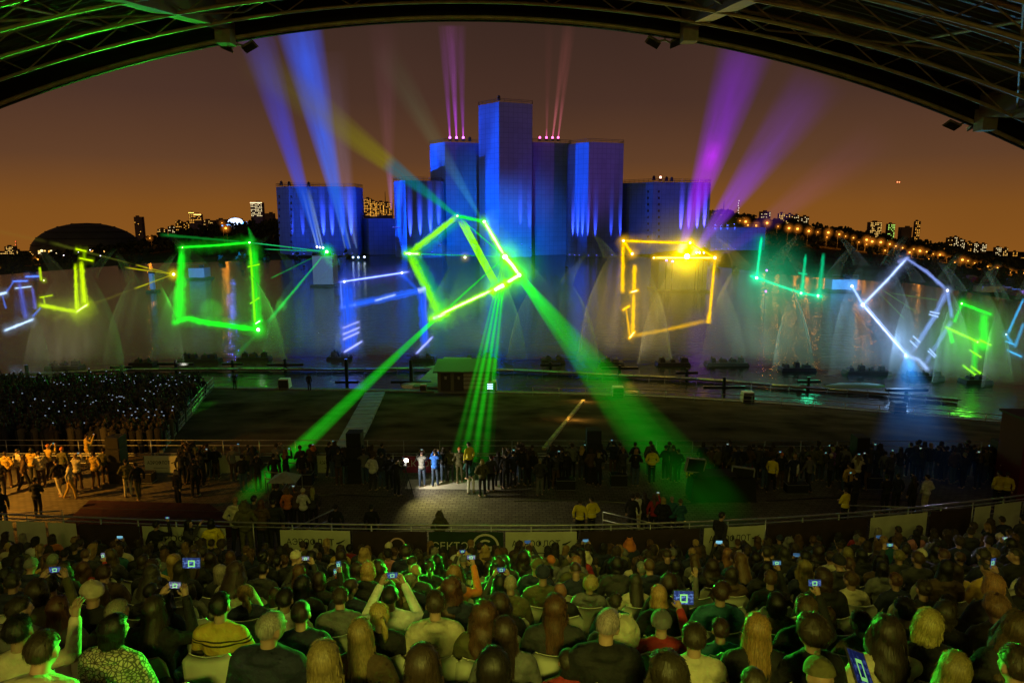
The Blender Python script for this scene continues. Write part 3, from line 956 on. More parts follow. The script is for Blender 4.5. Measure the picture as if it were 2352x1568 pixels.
STAND = {
    'down': make_pose('s_down', True, la=((-0.27, -0.02, 0.76), (-0.25, 0.05, 0.52)), ra=((0.27, -0.02, 0.76), (0.25, 0.05, 0.52))),
    'pocket': make_pose('s_pocket', True, la=((-0.31, -0.06, 0.78), (-0.19, 0.09, 0.60)), ra=((0.30, -0.06, 0.78), (0.18, 0.09, 0.60)), bulky=.016, hyaw=R(14), step=.03),
    'phone': make_pose('s_phone', True, la=((-0.27, 0.16, 0.92), (-0.115, 0.33, 1.22)), ra=((0.27, 0.16, 0.92), (0.115, 0.33, 1.22)), step=.04),
    'one': make_pose('s_one', True, la=((-0.27, -0.02, 0.76), (-0.25, 0.05, 0.52)), ra=((0.30, 0.16, 0.92), (0.20, 0.30, 1.24)), fem=1, hyaw=R(-10)),
    'walk': make_pose('s_walk', True, la=((-0.27, 0.08, 0.77), (-0.24, 0.22, 0.58)), ra=((0.27, -0.12, 0.78), (0.25, -0.10, 0.55)), step=.20, lean=R(3)),
    'cross': make_pose('s_cross', True, la=((-0.27, 0.05, 0.78), (0.02, 0.20, 0.82)), ra=((0.27, 0.05, 0.78), (-0.02, 0.22, 0.79)), bulky=.012, hyaw=R(-18), fem=1),
}
HAIRCOL = {'black': (.010, .008, .007), 'brown': (.036, .023, .013), 'auburn': (.085, .042, .017), 'blond': (.36, .24, .09), 'grey': (.22, .20, .17), 'fair': (.22, .13, .05)}
CLOTHCOL = {'black': (.010, .010, .012), 'navy': (.012, .018, .045), 'charcoal': (.035, .035, .038), 'grey': (.13, .13, .13), 'brown': (.07, .04, .02), 'olive': (.09, .085, .03), 'cream': (.52, .47, .33), 'white': (.62, .62, .58), 'mustard': (.50, .33, .05), 'red': (.30, .02, .02), 'orange': (.55, .16, .03), 'teal': (.02, .12, .13), 'blue': (.015, .11, .55), 'yellow': (.75, .62, .01), 'denim': (.05, .08, .15), 'pink': (.5, .2, .22)}
HAIRWORD = {'short': 'short {} hair', 'crop': 'cropped {} hair', 'bob': '{} bobbed hair', 'long': 'long {} hair', 'wavy': 'wavy {} hair', 'pony': '{} ponytail', 'bun': '{} hair bun', 'curly': 'curly {} hair', 'fringe': 'balding head', 'beanie': 'knitted {} hat', 'hood': '{} hood', 'cap': '{} cap', None: 'bald head'}
PEOPLE = []
def person(loc, rz, pose, hair, hcol, top, trous='black', scale=1.0, material=None, garment='jacket', rng=random, wide=1.0):
    d = pose
    col = lambda c: (*(c if isinstance(c, tuple) else CLOTHCOL[c]), 1)
    b = put('person', d['body'])
    b.location = loc; b.rotation_euler = (0, 0, rz); b.scale = (scale * wide, scale * wide, scale)
    s = rng.uniform(.75, 1.2)
    b.color = (.40 * s, .25 * s, .17 * s, 1)
    t_ = put('jacket' if garment in ('jacket', 'vest') else garment, d['top'], parent=b); t_.color = col(top)
    if material is not None:
        t_.material_slots[0].link = 'OBJECT'; t_.material_slots[0].material = material
    tr = put('trousers', d['trousers'], parent=b); tr.color = col(trous)
    if hair:
        h = put('hat' if hair in ('beanie', 'cap') else ('hood' if hair == 'hood' else 'hair'), rng.choice(HAIR[hair]), parent=b)
        h.matrix_basis = d['head']
        h.color = col(hcol) if hair in ('beanie', 'hood', 'cap') else (*[x * rng.uniform(.8, 1.2) for x in HAIRCOL[hcol]], 1)
    topw = top if isinstance(top, str) else 'plain'
    desc = HAIRWORD[hair].format(hcol)
    PEOPLE.append(b)
    b['_desc'] = (topw + ' ' + garment, desc)
    b['_x'] = loc[0]
    return b

# phones and tablets
def screen_mat(name, hue, s=2.2):
    m = bpy.data.materials.new(name); m.use_nodes = True
    nt = m.node_tree; nt.nodes.clear(); L = nt.links
    o = nt.nodes.new('ShaderNodeOutputMaterial'); em = nt.nodes.new('ShaderNodeEmission')
    tc = nt.nodes.new('ShaderNodeTexCoord'); sp = nt.nodes.new('ShaderNodeSeparateXYZ')
    L.new(tc.outputs['Generated'], sp.inputs[0])
    def mth(op, a, b=None):
        n = nt.nodes.new('ShaderNodeMath'); n.operation = op
        for i, x in enumerate((a, b)):
            if x is None: continue
            if isinstance(x, (int, float)): n.inputs[i].default_value = x
            else: L.new(x, n.inputs[i])
        return n.outputs[0]
    ax = mth('ABSOLUTE', mth('SUBTRACT', sp.outputs['X'], 0.5)); az = mth('ABSOLUTE', mth('SUBTRACT', sp.outputs['Z'], 0.45))
    mxn = mth('MAXIMUM', ax, mth('MULTIPLY', az, 0.62))
    ringv = mth('LESS_THAN', mth('ABSOLUTE', mth('SUBTRACT', mxn, 0.16)), 0.035)
    nz = nt.nodes.new('ShaderNodeTexNoise'); nz.inputs['Scale'].default_value = 5
    L.new(tc.outputs['Generated'], nz.inputs['Vector'])
    base = nt.nodes.new('ShaderNodeMix'); base.data_type = 'RGBA'
    base.inputs['A'].default_value = (hue[0] * .10, hue[1] * .10, hue[2] * .16, 1); base.inputs['B'].default_value = (*hue, 1)
    mr = nt.nodes.new('ShaderNodeMapRange'); mr.inputs['From Min'].default_value = .5; mr.inputs['From Max'].default_value = .75
    L.new(nz.outputs['Fac'], mr.inputs['Value']); L.new(mr.outputs[0], base.inputs['Factor'])
    mx = nt.nodes.new('ShaderNodeMix'); mx.data_type = 'RGBA'
    mx.inputs['B'].default_value = (.35, 1.0, .25, 1)
    L.new(ringv, mx.inputs['Factor']); L.new(base.outputs['Result'], mx.inputs['A'])
    L.new(mx.outputs['Result'], em.inputs[0]); em.inputs[1].default_value = s
    m.cycles.emission_sampling = 'NONE'
    L.new(em.outputs[0], o.inputs['Surface'])
    return m
SCREENS = [screen_mat('phone_picture_blue', (.25, .45, 1.0), .8), screen_mat('phone_picture_cyan', (.3, .8, 1.0), .9), screen_mat('phone_picture_white', (.8, .85, 1.0), .9), screen_mat('tablet_picture', (.10, .16, .5), .55)]
_pm = {}
def phone(loc, rot, w_=0.12, h_=0.062, scr=0, name='phone', label=None):
    key = (name, w_, h_)
    if key not in _pm:
        q = MB(); q.box((0, 0, 0), (w_, 0.009, h_)); a = q.mesh(name); a.materials.append(M_DARK)
        q = MB(); q.box((0, -0.006, 0), (w_ * .9, 0.002, h_ * .9)); b = q.mesh('screen'); b.materials.append(SCREENS[0])
        _pm[key] = (a, b)
    a, b = _pm[key]
    o = put(name, a); o.location = loc; o.rotation_euler = rot
    s = put('screen', b, parent=o)
    s.material_slots[0].link = 'OBJECT'; s.material_slots[0].material = SCREENS[scr]
    tag(o, label or 'small lit phone held up', 'phone' if name == 'phone' else 'tablet', 'phones held up by the crowd' if name == 'phone' else None)
    return o
PHONES = []
def give_phone(b, pose, rng, both=True, scr=None, portrait=False):
    wl, wr = pose['hands']
    p = (wl + wr) / 2 + Vector((0, 0.0, .02)) if both else wr + Vector((-.01, 0, .03))
    M = Matrix.LocRotScale(b.location, b.rotation_euler, b.scale)
    o = phone(M @ p, (R(-12), R(90) if portrait else 0, b.rotation_euler[2]), scr=rng.randrange(3) if scr is None else scr)
    o['_x'] = b.location[0]; o['_own'] = b.name
    PHONES.append((o, b))
    return o

# ---- plastic chairs
M_CHAIR = mat('moulded_plastic', (0.60, 0.61, 0.48), 0.5, noise_amt=0.12, nscale=5)
def chair_meshes():
    vs = []; fs = []
    nx, nz = 12, 8
    for sd in (0, 1):
        for i in range(nx + 1):
            for j in range(nz + 1):
                tx = 2 * i / nx - 1; tz = j / nz
                wd = 0.225 - 0.02 * tz
                if tz > .8: wd *= math.sqrt(max(0.05, 1 - ((tz - .8) / .2) ** 2 * .45))
                x = tx * wd
                y = -0.20 - 0.07 * tz + 0.05 * tx * tx - 0.018 * sd
                if abs(tx) < .75 and .2 < tz < .9: y += 0.004 * math.cos(i * math.pi)
                vs.append((x * 1.08, y, 0.46 + 0.50 * tz))
    n = (nx + 1) * (nz + 1)
    for sd in (0, 1):
        for i in range(nx):
            for j in range(nz):
                a = sd * n + i * (nz + 1) + j
                f = (a, a + nz + 1, a + nz + 2, a + 1)
                fs.append(f if sd else f[::-1])
    for i in range(nx):
        for j in (0, nz):
            a = i * (nz + 1) + j; b = a + nz + 1
            fs.append((a, b, b + n, a + n) if j else (b, a, a + n, b + n))
    for j in range(nz):
        for i in (0, nx):
            a = i * (nz + 1) + j; b = a + 1
            fs.append((a, a + n, b + n, b) if i == 0 else (b, b + n, a + n, a))
    q = MB(); q.add(vs, fs); back = q.mesh('chair_back'); back.polygons.foreach_set('use_smooth', [True] * len(back.polygons)); back.materials.append(M_CHAIR)
    q = MB(); q.box((0, 0.02, 0.44), (0.44, 0.44, 0.035), taper=.96); seat = q.mesh('chair_seat'); seat.materials.append(M_CHAIR)
    q = MB(); q.tube([(0, 0, 0.43), (0, 0, 0.0)], [.02, .016], 6); leg = q.mesh('chair_leg'); leg.materials.append(M_CHAIR)
    return back, seat, leg
CH = chair_meshes()
CHAIRS = []
def chair(loc, rz, legs=True, label=None):
    o = put('chair', CH[0]); o.location = loc; o.rotation_euler = (0, 0, rz)
    put('seat', CH[1], parent=o)
    if legs:
        for x in (-.19, .19):
            for y in (-.17, .21):
                l = put('leg', CH[2], parent=o); l.location = (x, y, 0)
    o['category'] = 'chair'; o['group'] = 'pale plastic chairs of the grandstand'
    CHAIRS.append(o)
    return o

# ------------------------------------------------ seated crowd
rp = random.Random(11)
def row_x(u, k):
    x = 0.0
    for _ in range(8):
        y = row_y(k, x)
        z = row_floor(k) + 1.25
        # column u at that depth: x = cx * depth along the view axis
        depth = y * CP - (z - CAM_Z) * SP
        x = (u - 1176) / FPX * depth
    return x
def row_u(x, k):
    y = row_y(k, x); z = row_floor(k) + 1.25
    return 1176 + FPX * x / (y * CP - (z - CAM_Z) * SP)
# rows are numbered from the front rail; the ones nearest the camera are set out as in the photograph
# (u, pose, hair, hair colour, top, garment, trousers, scale, extra)
NEAR = {
 14: [(40, 'lean', 'short', 'brown', 'cream', 'sweater', 'denim', 1.0, None), (232, None, None, None, None, None, None, 1, None), (395, None, None, None, None, None, None, 1, None),
      (735, 'lap', 'long', 'fair', 'olive', 'jacket', 'black', 1.0, None), (968, 'lap', 'long', 'brown', 'mustard', 'sweater', 'black', 1.02, None), (1132, 'lap', 'bob', 'black', 'mustard', 'shirt', 'black', .96, None),
      (1545, 'lapL', 'wavy', 'brown', 'olive', 'sweater', 'black', 1.0, None), (1738, 'lap', 'crop', 'brown', 'charcoal', 'jacket', 'black', .9, None), (1905, 'down', 'beanie', 'olive', 'olive', 'jacket', 'black', .90, None), (2205, 'lapR', 'long', 'fair', 'olive', 'jacket', 'black', .94, None), (2340, 'lap', 'short', 'brown', 'charcoal', 'jacket', 'black', 1, None)],
 13: [(55, 'wave', 'short', 'black', 'cream', 'sweater', 'denim', 1.02, None), (235, 'lapR', 'bob', 'black', 'cream', 'knit', 'black', 1.0, 'spots'), (395, None, None, None, None, None, None, 1, None), (608, 'lapR', 'crop', 'grey', 'navy', 'jacket', 'black', 1.05, None),
      (822, 'lap', 'long', 'fair', 'brown', 'sweater', 'black', .98, None), (905, None, None, None, None, None, None, 1, None), (1160, 'lap', 'long', 'brown', 'grey', 'jacket', 'black', 1.0, None), (1308, 'lap', 'crop', 'brown', 'red', 'jacket', 'black', .80, None), (1385, 'lapR', 'fringe', 'grey', 'black', 'jacket', 'black', 1.06, None), (1600, 'lap', 'short', 'brown', 'cream', 'shirt', 'black', .95, None),
      (1748, 'lap', 'long', 'fair', 'black', 'jacket', 'black', 1.0, None), (1868, 'lapL', 'curly', 'brown', 'black', 'jacket', 'black', 1.05, None), (2045, 'lap', 'wavy', 'brown', 'cream', 'sweater', 'black', 1.0, None), (2135, 'lapR', 'bob', 'blond', 'black', 'jacket', 'black', 1.02, None), (2318, 'lapR', 'wavy', 'auburn', 'charcoal', 'jacket', 'black', 1.04, None)],
 12: [(20, 'lapR', 'short', 'brown', 'grey', 'jacket', 'black', 1, None), (120, 'lap', 'long', 'auburn', 'charcoal', 'jacket', 'black', 1, None), (255, 'lapR', 'short', 'grey', 'black', 'jacket', 'black', 1, None), (352, 'phone2', 'long', 'brown', 'black', 'jacket', 'black', 1.03, 'phone'), (500, 'lap', 'short', 'black', 'mustard', 'jumper', 'denim', 1.04, 'stripes'), (690, 'lap', 'crop', 'brown', 'navy', 'jacket', 'black', 1.0, None),
      (790, None, None, None, None, None, None, 1, None), (880, 'lapL', 'pony', 'blond', 'black', 'jacket', 'black', 1.0, None), (998, 'cross', 'short', 'brown', 'cream', 'shirt', 'black', 1.05, None), (1112, 'lap', 'wavy', 'auburn', 'olive', 'jacket', 'black', 1.0, None), (1275, 'lap', 'long', 'auburn', 'charcoal', 'jacket', 'black', 1.02, None), (1440, 'lap', 'hood', 'cream', 'cream', 'hoodie', 'black', .86, None), (1522, 'phoneR', 'beanie', 'grey', 'red', 'jacket', 'black', .92, 'tablet'),
      (1660, 'lap', 'short', 'brown', 'teal', 'jacket', 'black', .86, None), (1690, None, None, None, None, None, None, 1, None), (1850, 'phoneR', 'short', 'auburn', 'black', 'jacket', 'black', 1.04, 'phone'), (1930, None, None, None, None, None, None, 1, None), (1990, 'lapL', 'short', 'brown', 'olive', 'jacket', 'black', .92, None), (2085, 'lap', 'short', 'black', 'charcoal', 'jacket', 'black', 1, None), (2160, 'lapR', 'bob', 'brown', 'black', 'jacket', 'black', 1, None), (2250, None, None, None, None, None, None, 1, None), (2300, 'lap', 'curly', 'fair', 'olive', 'jacket', 'black', 1, None)],
}
def pick_person(rng):
    hair = rng.choices(['short', 'crop', 'bob', 'long', 'wavy', 'pony', 'bun', 'beanie', 'hood', 'curly', 'cap', 'fringe'], [28, 6, 12, 20, 13, 6, 3, 5, 3, 4, 2, 1])[0]
    hc = rng.choices(['black', 'brown', 'auburn', 'blond', 'grey', 'fair'], [26, 38, 14, 9, 4, 9])[0]
    if hair in ('beanie', 'hood', 'cap'): hc = rng.choice(['black', 'grey', 'olive', 'cream', 'navy', 'orange'])
    top = rng.choices(['black', 'navy', 'charcoal', 'grey', 'brown', 'olive', 'cream', 'white', 'mustard', 'red', 'orange', 'teal', 'pink'], [36, 16, 20, 8, 6, 8, 5, 3, 3, 2, 1, 2, 1])[0]
    garment = rng.choice(['jacket', 'jacket', 'coat', 'sweater', 'hoodie'])
    tr = rng.choice(['black', 'black', 'denim', 'charcoal', 'brown'])
    return hair, hc, top, garment, tr
# the front rows show little more than heads: one joined mass of plainer figures
FAR_V, FAR_F, FAR_C = [], [], []
def low(q_mesh):
    me = q_mesh
    o = bpy.data.objects.new('tmp_low', me); COL.objects.link(o)
    md = o.modifiers.new('d', 'DECIMATE'); md.ratio = 0.10
    dg = bpy.context.evaluated_depsgraph_get()
    e_ = o.evaluated_get(dg).to_mesh()
    out = ([v.co.copy() for v in e_.vertices], [tuple(p.vertices) for p in e_.polygons])
    o.evaluated_get(dg).to_mesh_clear(); bpy.data.objects.remove(o)
    return out
LOWP = {}
for pn in ('lap', 'lapL', 'lapR', 'phone2', 'lean', 'down', 'cross'):
    LOWP[pn] = (low(SEAT[pn]['body']), low(SEAT[pn]['top']))
SLOW = [(low(STAND[n_]['body']), low(STAND[n_]['top']), low(STAND[n_]['trousers']), STAND[n_]['head']) for n_ in ('down', 'pocket', 'phone', 'cross', 'walk')]
FAR_PH = MB()
def far_sitter(loc, rz, pose, hair, hc, top, s):
    if pose not in LOWP: pose = 'phone2' if 'phone' in pose else 'lap'
    M = Matrix.Translation(Vector(loc)) @ Matrix.Rotation(rz, 4, 'Z') @ Matrix.Scale(s, 4)
    parts = [(LOWP[pose][0], M, (.34, .21, .14)), (LOWP[pose][1], M, CLOTHCOL[top])]
    hm = HAIRLOW[hair]
    parts.append((([v.co for v in hm.vertices], [tuple(p.vertices) for p in hm.polygons]), M @ SEAT[pose]['head'], CLOTHCOL[hc] if hair in ('beanie', 'hood', 'cap') else HAIRCOL[hc]))
    for (vs, fs), m, col in parts:
        o = len(FAR_V)
        FAR_V.extend([m @ v for v in vs]); FAR_F.extend([tuple(i + o for i in f) for f in fs]); FAR_C.extend([(*col, 1)] * len(vs))
    if pose == 'phone2':
        h_ = SEAT[pose]['hands']; FAR_PH.box(M @ ((h_[0] + h_[1]) / 2 + Vector((0, 0, .03))), (.14, .01, .075), rz=rz)
seated = {}
for k in range(NROW):
    lst = []
    if k in NEAR:
        used = []
        for (u, pose, hair, hc, top, gar, tr, s, ex) in NEAR[k]:
            x = row_x(u, k); used.append((x, pose, hair, hc, top, gar, tr, s, ex))
        lst = used
    else:
        x = row_x(-10, k) + rp.uniform(0, .4)
        xr = row_x(2362, k)
        while x < xr:
            u = row_u(x, k)
            sp = rp.uniform(.50, .64)
            gap = rp.random() < .13
            if 530 < u < 640 and k < 2: gap = True            # stair opening
            if gap: lst.append((x, None, None, None, None, None, None, 1, None))
            else:
                hair, hc, top, gar, tr = pick_person(rp)
                pose = rp.choices(['lap', 'lapL', 'lapR', 'cross', 'phone2', 'phoneR', 'lean', 'down', 'wave', 'turn'], [28, 15, 15, 11, 3, 3, 10, 9, 1, 4])[0]
                s = rp.uniform(.93, 1.07) * (.82 if rp.random() < .07 else 1)
                lst.append((x, pose, hair, hc, top, gar, tr, s, 'phone' if pose in ('phone2', 'phoneR') else None))
            x += sp
    for (x, pose, hair, hc, top, gar, tr, s, ex) in lst:
        y = row_y(k, x) + rp.uniform(-.05, .05)
        slope = (row_y(k, x + .1) - row_y(k, x - .1)) / .2
        rz = math.atan(slope) + rp.uniform(-.12, .12) + x * -0.012
        fl = row_floor(k)
        if k >= 5 or (k >= 3 and pose is None):
            c = chair((x, y - .02, fl), rz * .6, legs=k > 9)
            c['_row'] = k; c['_empty'] = pose is None
            c['_x'] = x
        if pose is None: continue
        if k < 5:
            far_sitter((x, y, fl), rz, pose, hair, hc, top, s * .93); continue
        s *= .93
        b = person((x, y, fl), rz, SEAT[pose], hair, hc, top, tr, s, {'stripes': M_STRIPE, 'spots': M_SPOT}.get(ex), gar or 'jacket', rp, rp.uniform(.97, 1.12))
        b['_row'] = k; b['_seat'] = True
        if ex == 'phone': give_phone(b, SEAT[pose], rp, pose == 'phone2', portrait=(pose == 'phoneR' and rp.random() < .6))
        if ex == 'tablet':
            M = Matrix.LocRotScale(b.location, b.rotation_euler, b.scale)
            phone(M @ (SEAT[pose]['hands'][1] + Vector((0.06, 0, .03))), (R(-12), 0, rz), .19, .13, 0, 'tablet', 'lit tablet held up beside the grey knitted hat')
me = bpy.data.meshes.new('front_rows_crowd'); me.from_pydata(FAR_V, [], FAR_F)
ca = me.color_attributes.new('Col', 'FLOAT_COLOR', 'POINT')
ca.data.foreach_set('color', np.array(FAR_C, dtype=np.float32).ravel())
m_ = mat('crowd_colours', (.1, .1, .1), .8, bump=.5, bscale=20)
at = m_.node_tree.nodes.new('ShaderNodeAttribute'); at.attribute_name = 'Col'
m_.node_tree.links.new(at.outputs['Color'], m_.node_tree.nodes['Principled BSDF'].inputs['Base Color'])
tag(put('front_rows_crowd', me, m_, None, True), 'heads and shoulders of the crowd in the rows next to the front railing', 'crowd', kind='stuff')
if FAR_PH.v: tag(FAR_PH.build('front_rows_phones', SCREENS[1]), 'tiny lit phones held up in the front rows', 'phones', kind='stuff')
# a big tablet held up in the crowd on the left
p = P(440, 1292, 9.0)
phone(p, (R(-8), 0, 0), .27, .16, 0, 'tablet', 'large lit tablet held above the heads in the left crowd')
p = P(1975, 1535, 3.3)
phone(p, (R(-50), R(28), R(20)), .15, .20, 3, 'tablet', 'tablet with a blue screen low between two seated people')

# ------------------------------------------------ people standing on the plaza, the walkway and by the fence
rq = random.Random(23)
def stander(u, v, z, pose, hair, hc, top, tr, rz=0.0, scale=1.0, material=None, garment='jacket', zone='plaza'):
    p = G(u, v, z)
    b = person(p, rz, STAND[pose], hair, hc, top, tr, scale, material, garment, rq)
    b['_zone'] = zone
    if pose in ('phone', 'one') and rq.random() < .75: give_phone(b, STAND[pose], rq, pose == 'phone')
    return b
PZ = PLAZA_Z
# the lit group round the video lamp
for a in ((970, 1117, 'phone', 'short', 'grey', 'grey', 'denim', .1), (1000, 1116, 'phone', 'short', 'brown', 'blue', 'denim', -.1), (1056, 1108, 'pocket', 'cap', 'orange', 'olive', 'olive', .1),
          (1082, 1132, 'pocket', 'short', 'blond', 'teal', 'white', -.2), (1108, 1139, 'pocket', 'bob', 'blond', 'olive', 'black', .1), (1128, 1128, 'down', 'short', 'brown', 'charcoal', 'black', .2),
          (912, 1138, 'one', 'short', 'black', 'black', 'black', -.6), (895, 1125, 'pocket', 'short', 'black', 'black', 'black', .3), (1145, 1118, 'cross', 'long', 'brown', 'black', 'black', 0), (1162, 1122, 'down', 'short', 'black', 'black', 'black', .1),
          (1178, 1118, 'phone', 'beanie', 'black', 'navy', 'black', -.1), (1240, 1137, 'pocket', 'crop', 'grey', 'charcoal', 'grey', .05), (1212, 1115, 'down', 'long', 'brown', 'black', 'black', .2), (1035, 1107, 'down', 'short', 'brown', 'olive', 'charcoal', .1), (1020, 1106, 'cross', 'bob', 'brown', 'black', 'denim', 0)):
    stander(a[0], a[1], PZ, a[2], a[3], a[4], a[5], a[6], a[7])
stander(1078, 1100, PZ + .75, 'down', 'short', 'brown', 'yellow', 'black', R(40), 1.0, M_VEST, 'vest')
# yellow safety vests
for a in ((1331, 1243, 'down', -.3, 'brown'), (1358, 1238, 'pocket', .5, 'black'), (1588, 1137, 'down', 0, 'brown'), (1770, 1130, 'walk', -.6, 'black'), (1936, 1214, 'cross', .5, 'brown'), (2286, 1170, 'pocket', .1, 'black'), (2304, 1172, 'down', -.5, 'brown'), (1496, 1110, 'pocket', 0, 'brown')):
    stander(a[0], a[1], PZ, a[2], 'short', a[4], 'yellow', 'black', a[3], 1.0, M_VEST, 'vest')
# orange lit group on the left
for a in ((20, 1120, 'pocket', 'short', 'brown', 'mustard', 'brown', .3), (48, 1112, 'down', 'crop', 'brown', 'cream', 'brown', -.3), (80, 1110, 'pocket', 'long', 'brown', 'mustard', 'charcoal', .2), (98, 1118, 'cross', 'short', 'brown', 'cream', 'brown', .5), (118, 1100, 'phone', 'cap', 'orange', 'mustard', 'brown', -.2), (140, 1140, 'walk', 'short', 'black', 'black', 'cream', 1.2), (150, 1108, 'down', 'beanie', 'orange', 'olive', 'black', 0), (165, 1146, 'walk', 'crop', 'brown', 'cream', 'mustard', -1.0),
          (182, 1126, 'phone', 'short', 'blond', 'cream', 'brown', .2), (222, 1120, 'pocket', 'short', 'brown', 'mustard', 'brown', 0), (205, 1074, 'phone', 'short', 'brown', 'mustard', 'mustard', -.8), (245, 1110, 'down', 'short', 'black', 'olive', 'brown', .4), (296, 1140, 'pocket', 'beanie', 'black', 'olive', 'cream', .3), (320, 1148, 'walk', 'short', 'black', 'black', 'olive', .9), (60, 1128, 'walk', 'long', 'auburn', 'brown', 'black', -.7), (6, 1140, 'cross', 'bob', 'brown', 'black', 'black', .2)):
    stander(a[0], a[1], PZ, a[2], a[3], a[4], a[5], a[6], a[7])
# line of people at the fence
x = 420
us_line = []
while x < 880: us_line.append(x); x += rq.uniform(20, 40)
x = 1255
while x < 1560: us_line.append(x); x += rq.uniform(18, 38)
x = 1640
while x < 2340: us_line.append(x); x += rq.uniform(18, 36)
for u in us_line:
    if 800 < u < 835: continue
    hair, hc, top, gar, tr = pick_person(rq)
    stander(u, 1104 + rq.uniform(-10, 26), PZ, rq.choice(['down', 'pocket', 'phone', 'phone', 'one', 'cross']), hair, hc, rq.choice(['black', 'black', 'navy', 'charcoal', top]), tr, rq.uniform(-.5, .5), rq.uniform(.92, 1.05), None, gar, 'fence')
# the one in a violet shirt lit by the fence
stander(1908, 1108, PZ, 'one', 'short', 'blond', (.16, .07, .26), 'denim', .6, 1.0, None, 'shirt')
# scattered on the plaza
for a in ((775, 1258, 'down', 'short', 'black', 'black', 'black', 0), (856, 1258, 'down', 'short', 'black', 'black', 'black', .1), (1012, 1275, 'pocket', 'hood', 'olive', 'olive', 'black', .2), (1462, 1228, 'cross', 'short', 'brown', 'white', 'cream', .4), (1478, 1226, 'down', 'long', 'brown', 'black', 'black', .2), (1500, 1232, 'one', 'long', 'auburn', 'red', 'black', -.1), (1520, 1240, 'pocket', 'bob', 'blond', 'black', 'black', -.2), (1540, 1236, 'down', 'crop', 'grey', 'teal', 'black', .1), (1560, 1244, 'cross', 'beanie', 'olive', 'teal', 'black', .3), (1450, 1230, 'down', 'short', 'black', 'black', 'black', -.3),
          (1960, 1178, 'phone', 'short', 'black', 'black', 'black', .3), (2030, 1180, 'cross', 'short', 'black', 'black', 'black', .1), (2055, 1176, 'down', 'crop', 'black', 'navy', 'black', 0), (2092, 1184, 'one', 'long', 'brown', 'black', 'black', .2), (2122, 1180, 'pocket', 'short', 'black', 'white', 'cream', .3), (1818, 1128, 'walk', 'short', 'brown', 'white', 'white', -.8), (1855, 1128, 'walk', 'cap', 'black', 'grey', 'black', .5), (1945, 1150, 'pocket', 'short', 'brown', 'mustard', 'black', .2), (640, 1205, 'down', 'short', 'brown', 'black', 'black', .2), (664, 1215, 'one', 'bob', 'fair', 'orange', 'black', 0), (684, 1212, 'pocket', 'short', 'brown', 'brown', 'black', .1), (700, 1216, 'cross', 'beanie', 'cream', 'white', 'black', -.1), (722, 1214, 'down', 'long', 'blond', 'charcoal', 'black', .3), (450, 1140, 'phone', 'short', 'black', 'black', 'black', .2), (412, 1165, 'down', 'crop', 'fair', 'black', 'black', 2.6), (10, 1215, 'down', 'short', 'black', 'black', 'black', .3), (90, 1188, 'cross', 'short', 'black', 'black', 'black', 0)):
    stander(a[0], a[1], PZ, a[2], a[3], a[4], a[5], a[6], a[7])
# standing on the stair landing outside the railing and on the front walkway inside it
def walker(u, D, z, pose, hair, hc, top, tr, rz):
    d = ray(u, 1230)
    b = person((d.x / d.y * D, D, z), rz, STAND[pose], hair, hc, top, tr, 1.0, None, 'jacket', rq)
    b['_zone'] = 'walkway'
    if pose in ('phone', 'one'): give_phone(b, STAND[pose], rq, pose == 'phone')
for a in ((545, 19.5, 'pocket', 'crop', 'fair', 'cream', 'black', -.1), (566, 19.2, 'pocket', 'hood', 'olive', 'olive', 'olive', .3), (588, 19.6, 'down', 'short', 'black', 'charcoal', 'black', -.2), (604, 19.3, 'cross', 'long', 'auburn', 'brown', 'black', .1), (632, 19.4, 'down', 'short', 'black', 'black', 'black', .2)):
    walker(a[0], a[1], 7.91, *a[2:])
for a in ((487, 18.1, 'cross', 'bob', 'black', 'yellow', 'black', .5), (432, 18.1, 'phone', 'long', 'black', 'charcoal', 'black', -1.3), (1652, 18.6, 'walk', 'short', 'black', 'black', 'black', -1.0), (360, 18.0, 'one', 'short', 'black', 'black', 'black', 0)):
    walker(a[0], a[1], WALK_Z, *a[2:])
# further back along the fence the people merge into one dark mass
FV, FF, FC = [], [], []
for _ in range(120):
    u = rq.choice([rq.uniform(420, 900), rq.uniform(1140, 1560), rq.uniform(1600, 2345), rq.uniform(1600, 2345)])
    p = G(u, rq.uniform(1092, 1112), PZ); M = Matrix.Translation(p) @ Matrix.Rotation(rq.uniform(-.7, .7), 4, 'Z') @ Matrix.Scale(rq.uniform(.9, 1.05), 4)
    bd, tp_, tr_, hm_ = rq.choice(SLOW); hk = rq.choice(['short', 'long', 'bob', 'beanie'])
    hm = HAIRLOW[hk]
    for (vs, fs), m, col in ((bd, M, (.3, .19, .13)), (tp_, M, CLOTHCOL[rq.choice(['black', 'black', 'navy', 'charcoal', 'grey', 'olive', 'brown'])]), (tr_, M, CLOTHCOL[rq.choice(['black', 'denim', 'charcoal'])]), (([v.co for v in hm.vertices], [tuple(q_.vertices) for q_ in hm.polygons]), M @ hm_, HAIRCOL['brown'])):
        o = len(FV); FV.extend([m @ v for v in vs]); FF.extend([tuple(i + o for i in f) for f in fs]); FC.extend([(*col, 1)] * len(vs))
me = bpy.data.meshes.new('fence_crowd'); me.from_pydata(FV, [], FF)
ca = me.color_attributes.new('Col', 'FLOAT_COLOR', 'POINT'); ca.data.foreach_set('color', np.array(FC, dtype=np.float32).ravel())
tag(put('fence_crowd', me, m_, None, True), 'dark mass of people packed along the plaza fence', 'crowd', kind='stuff')

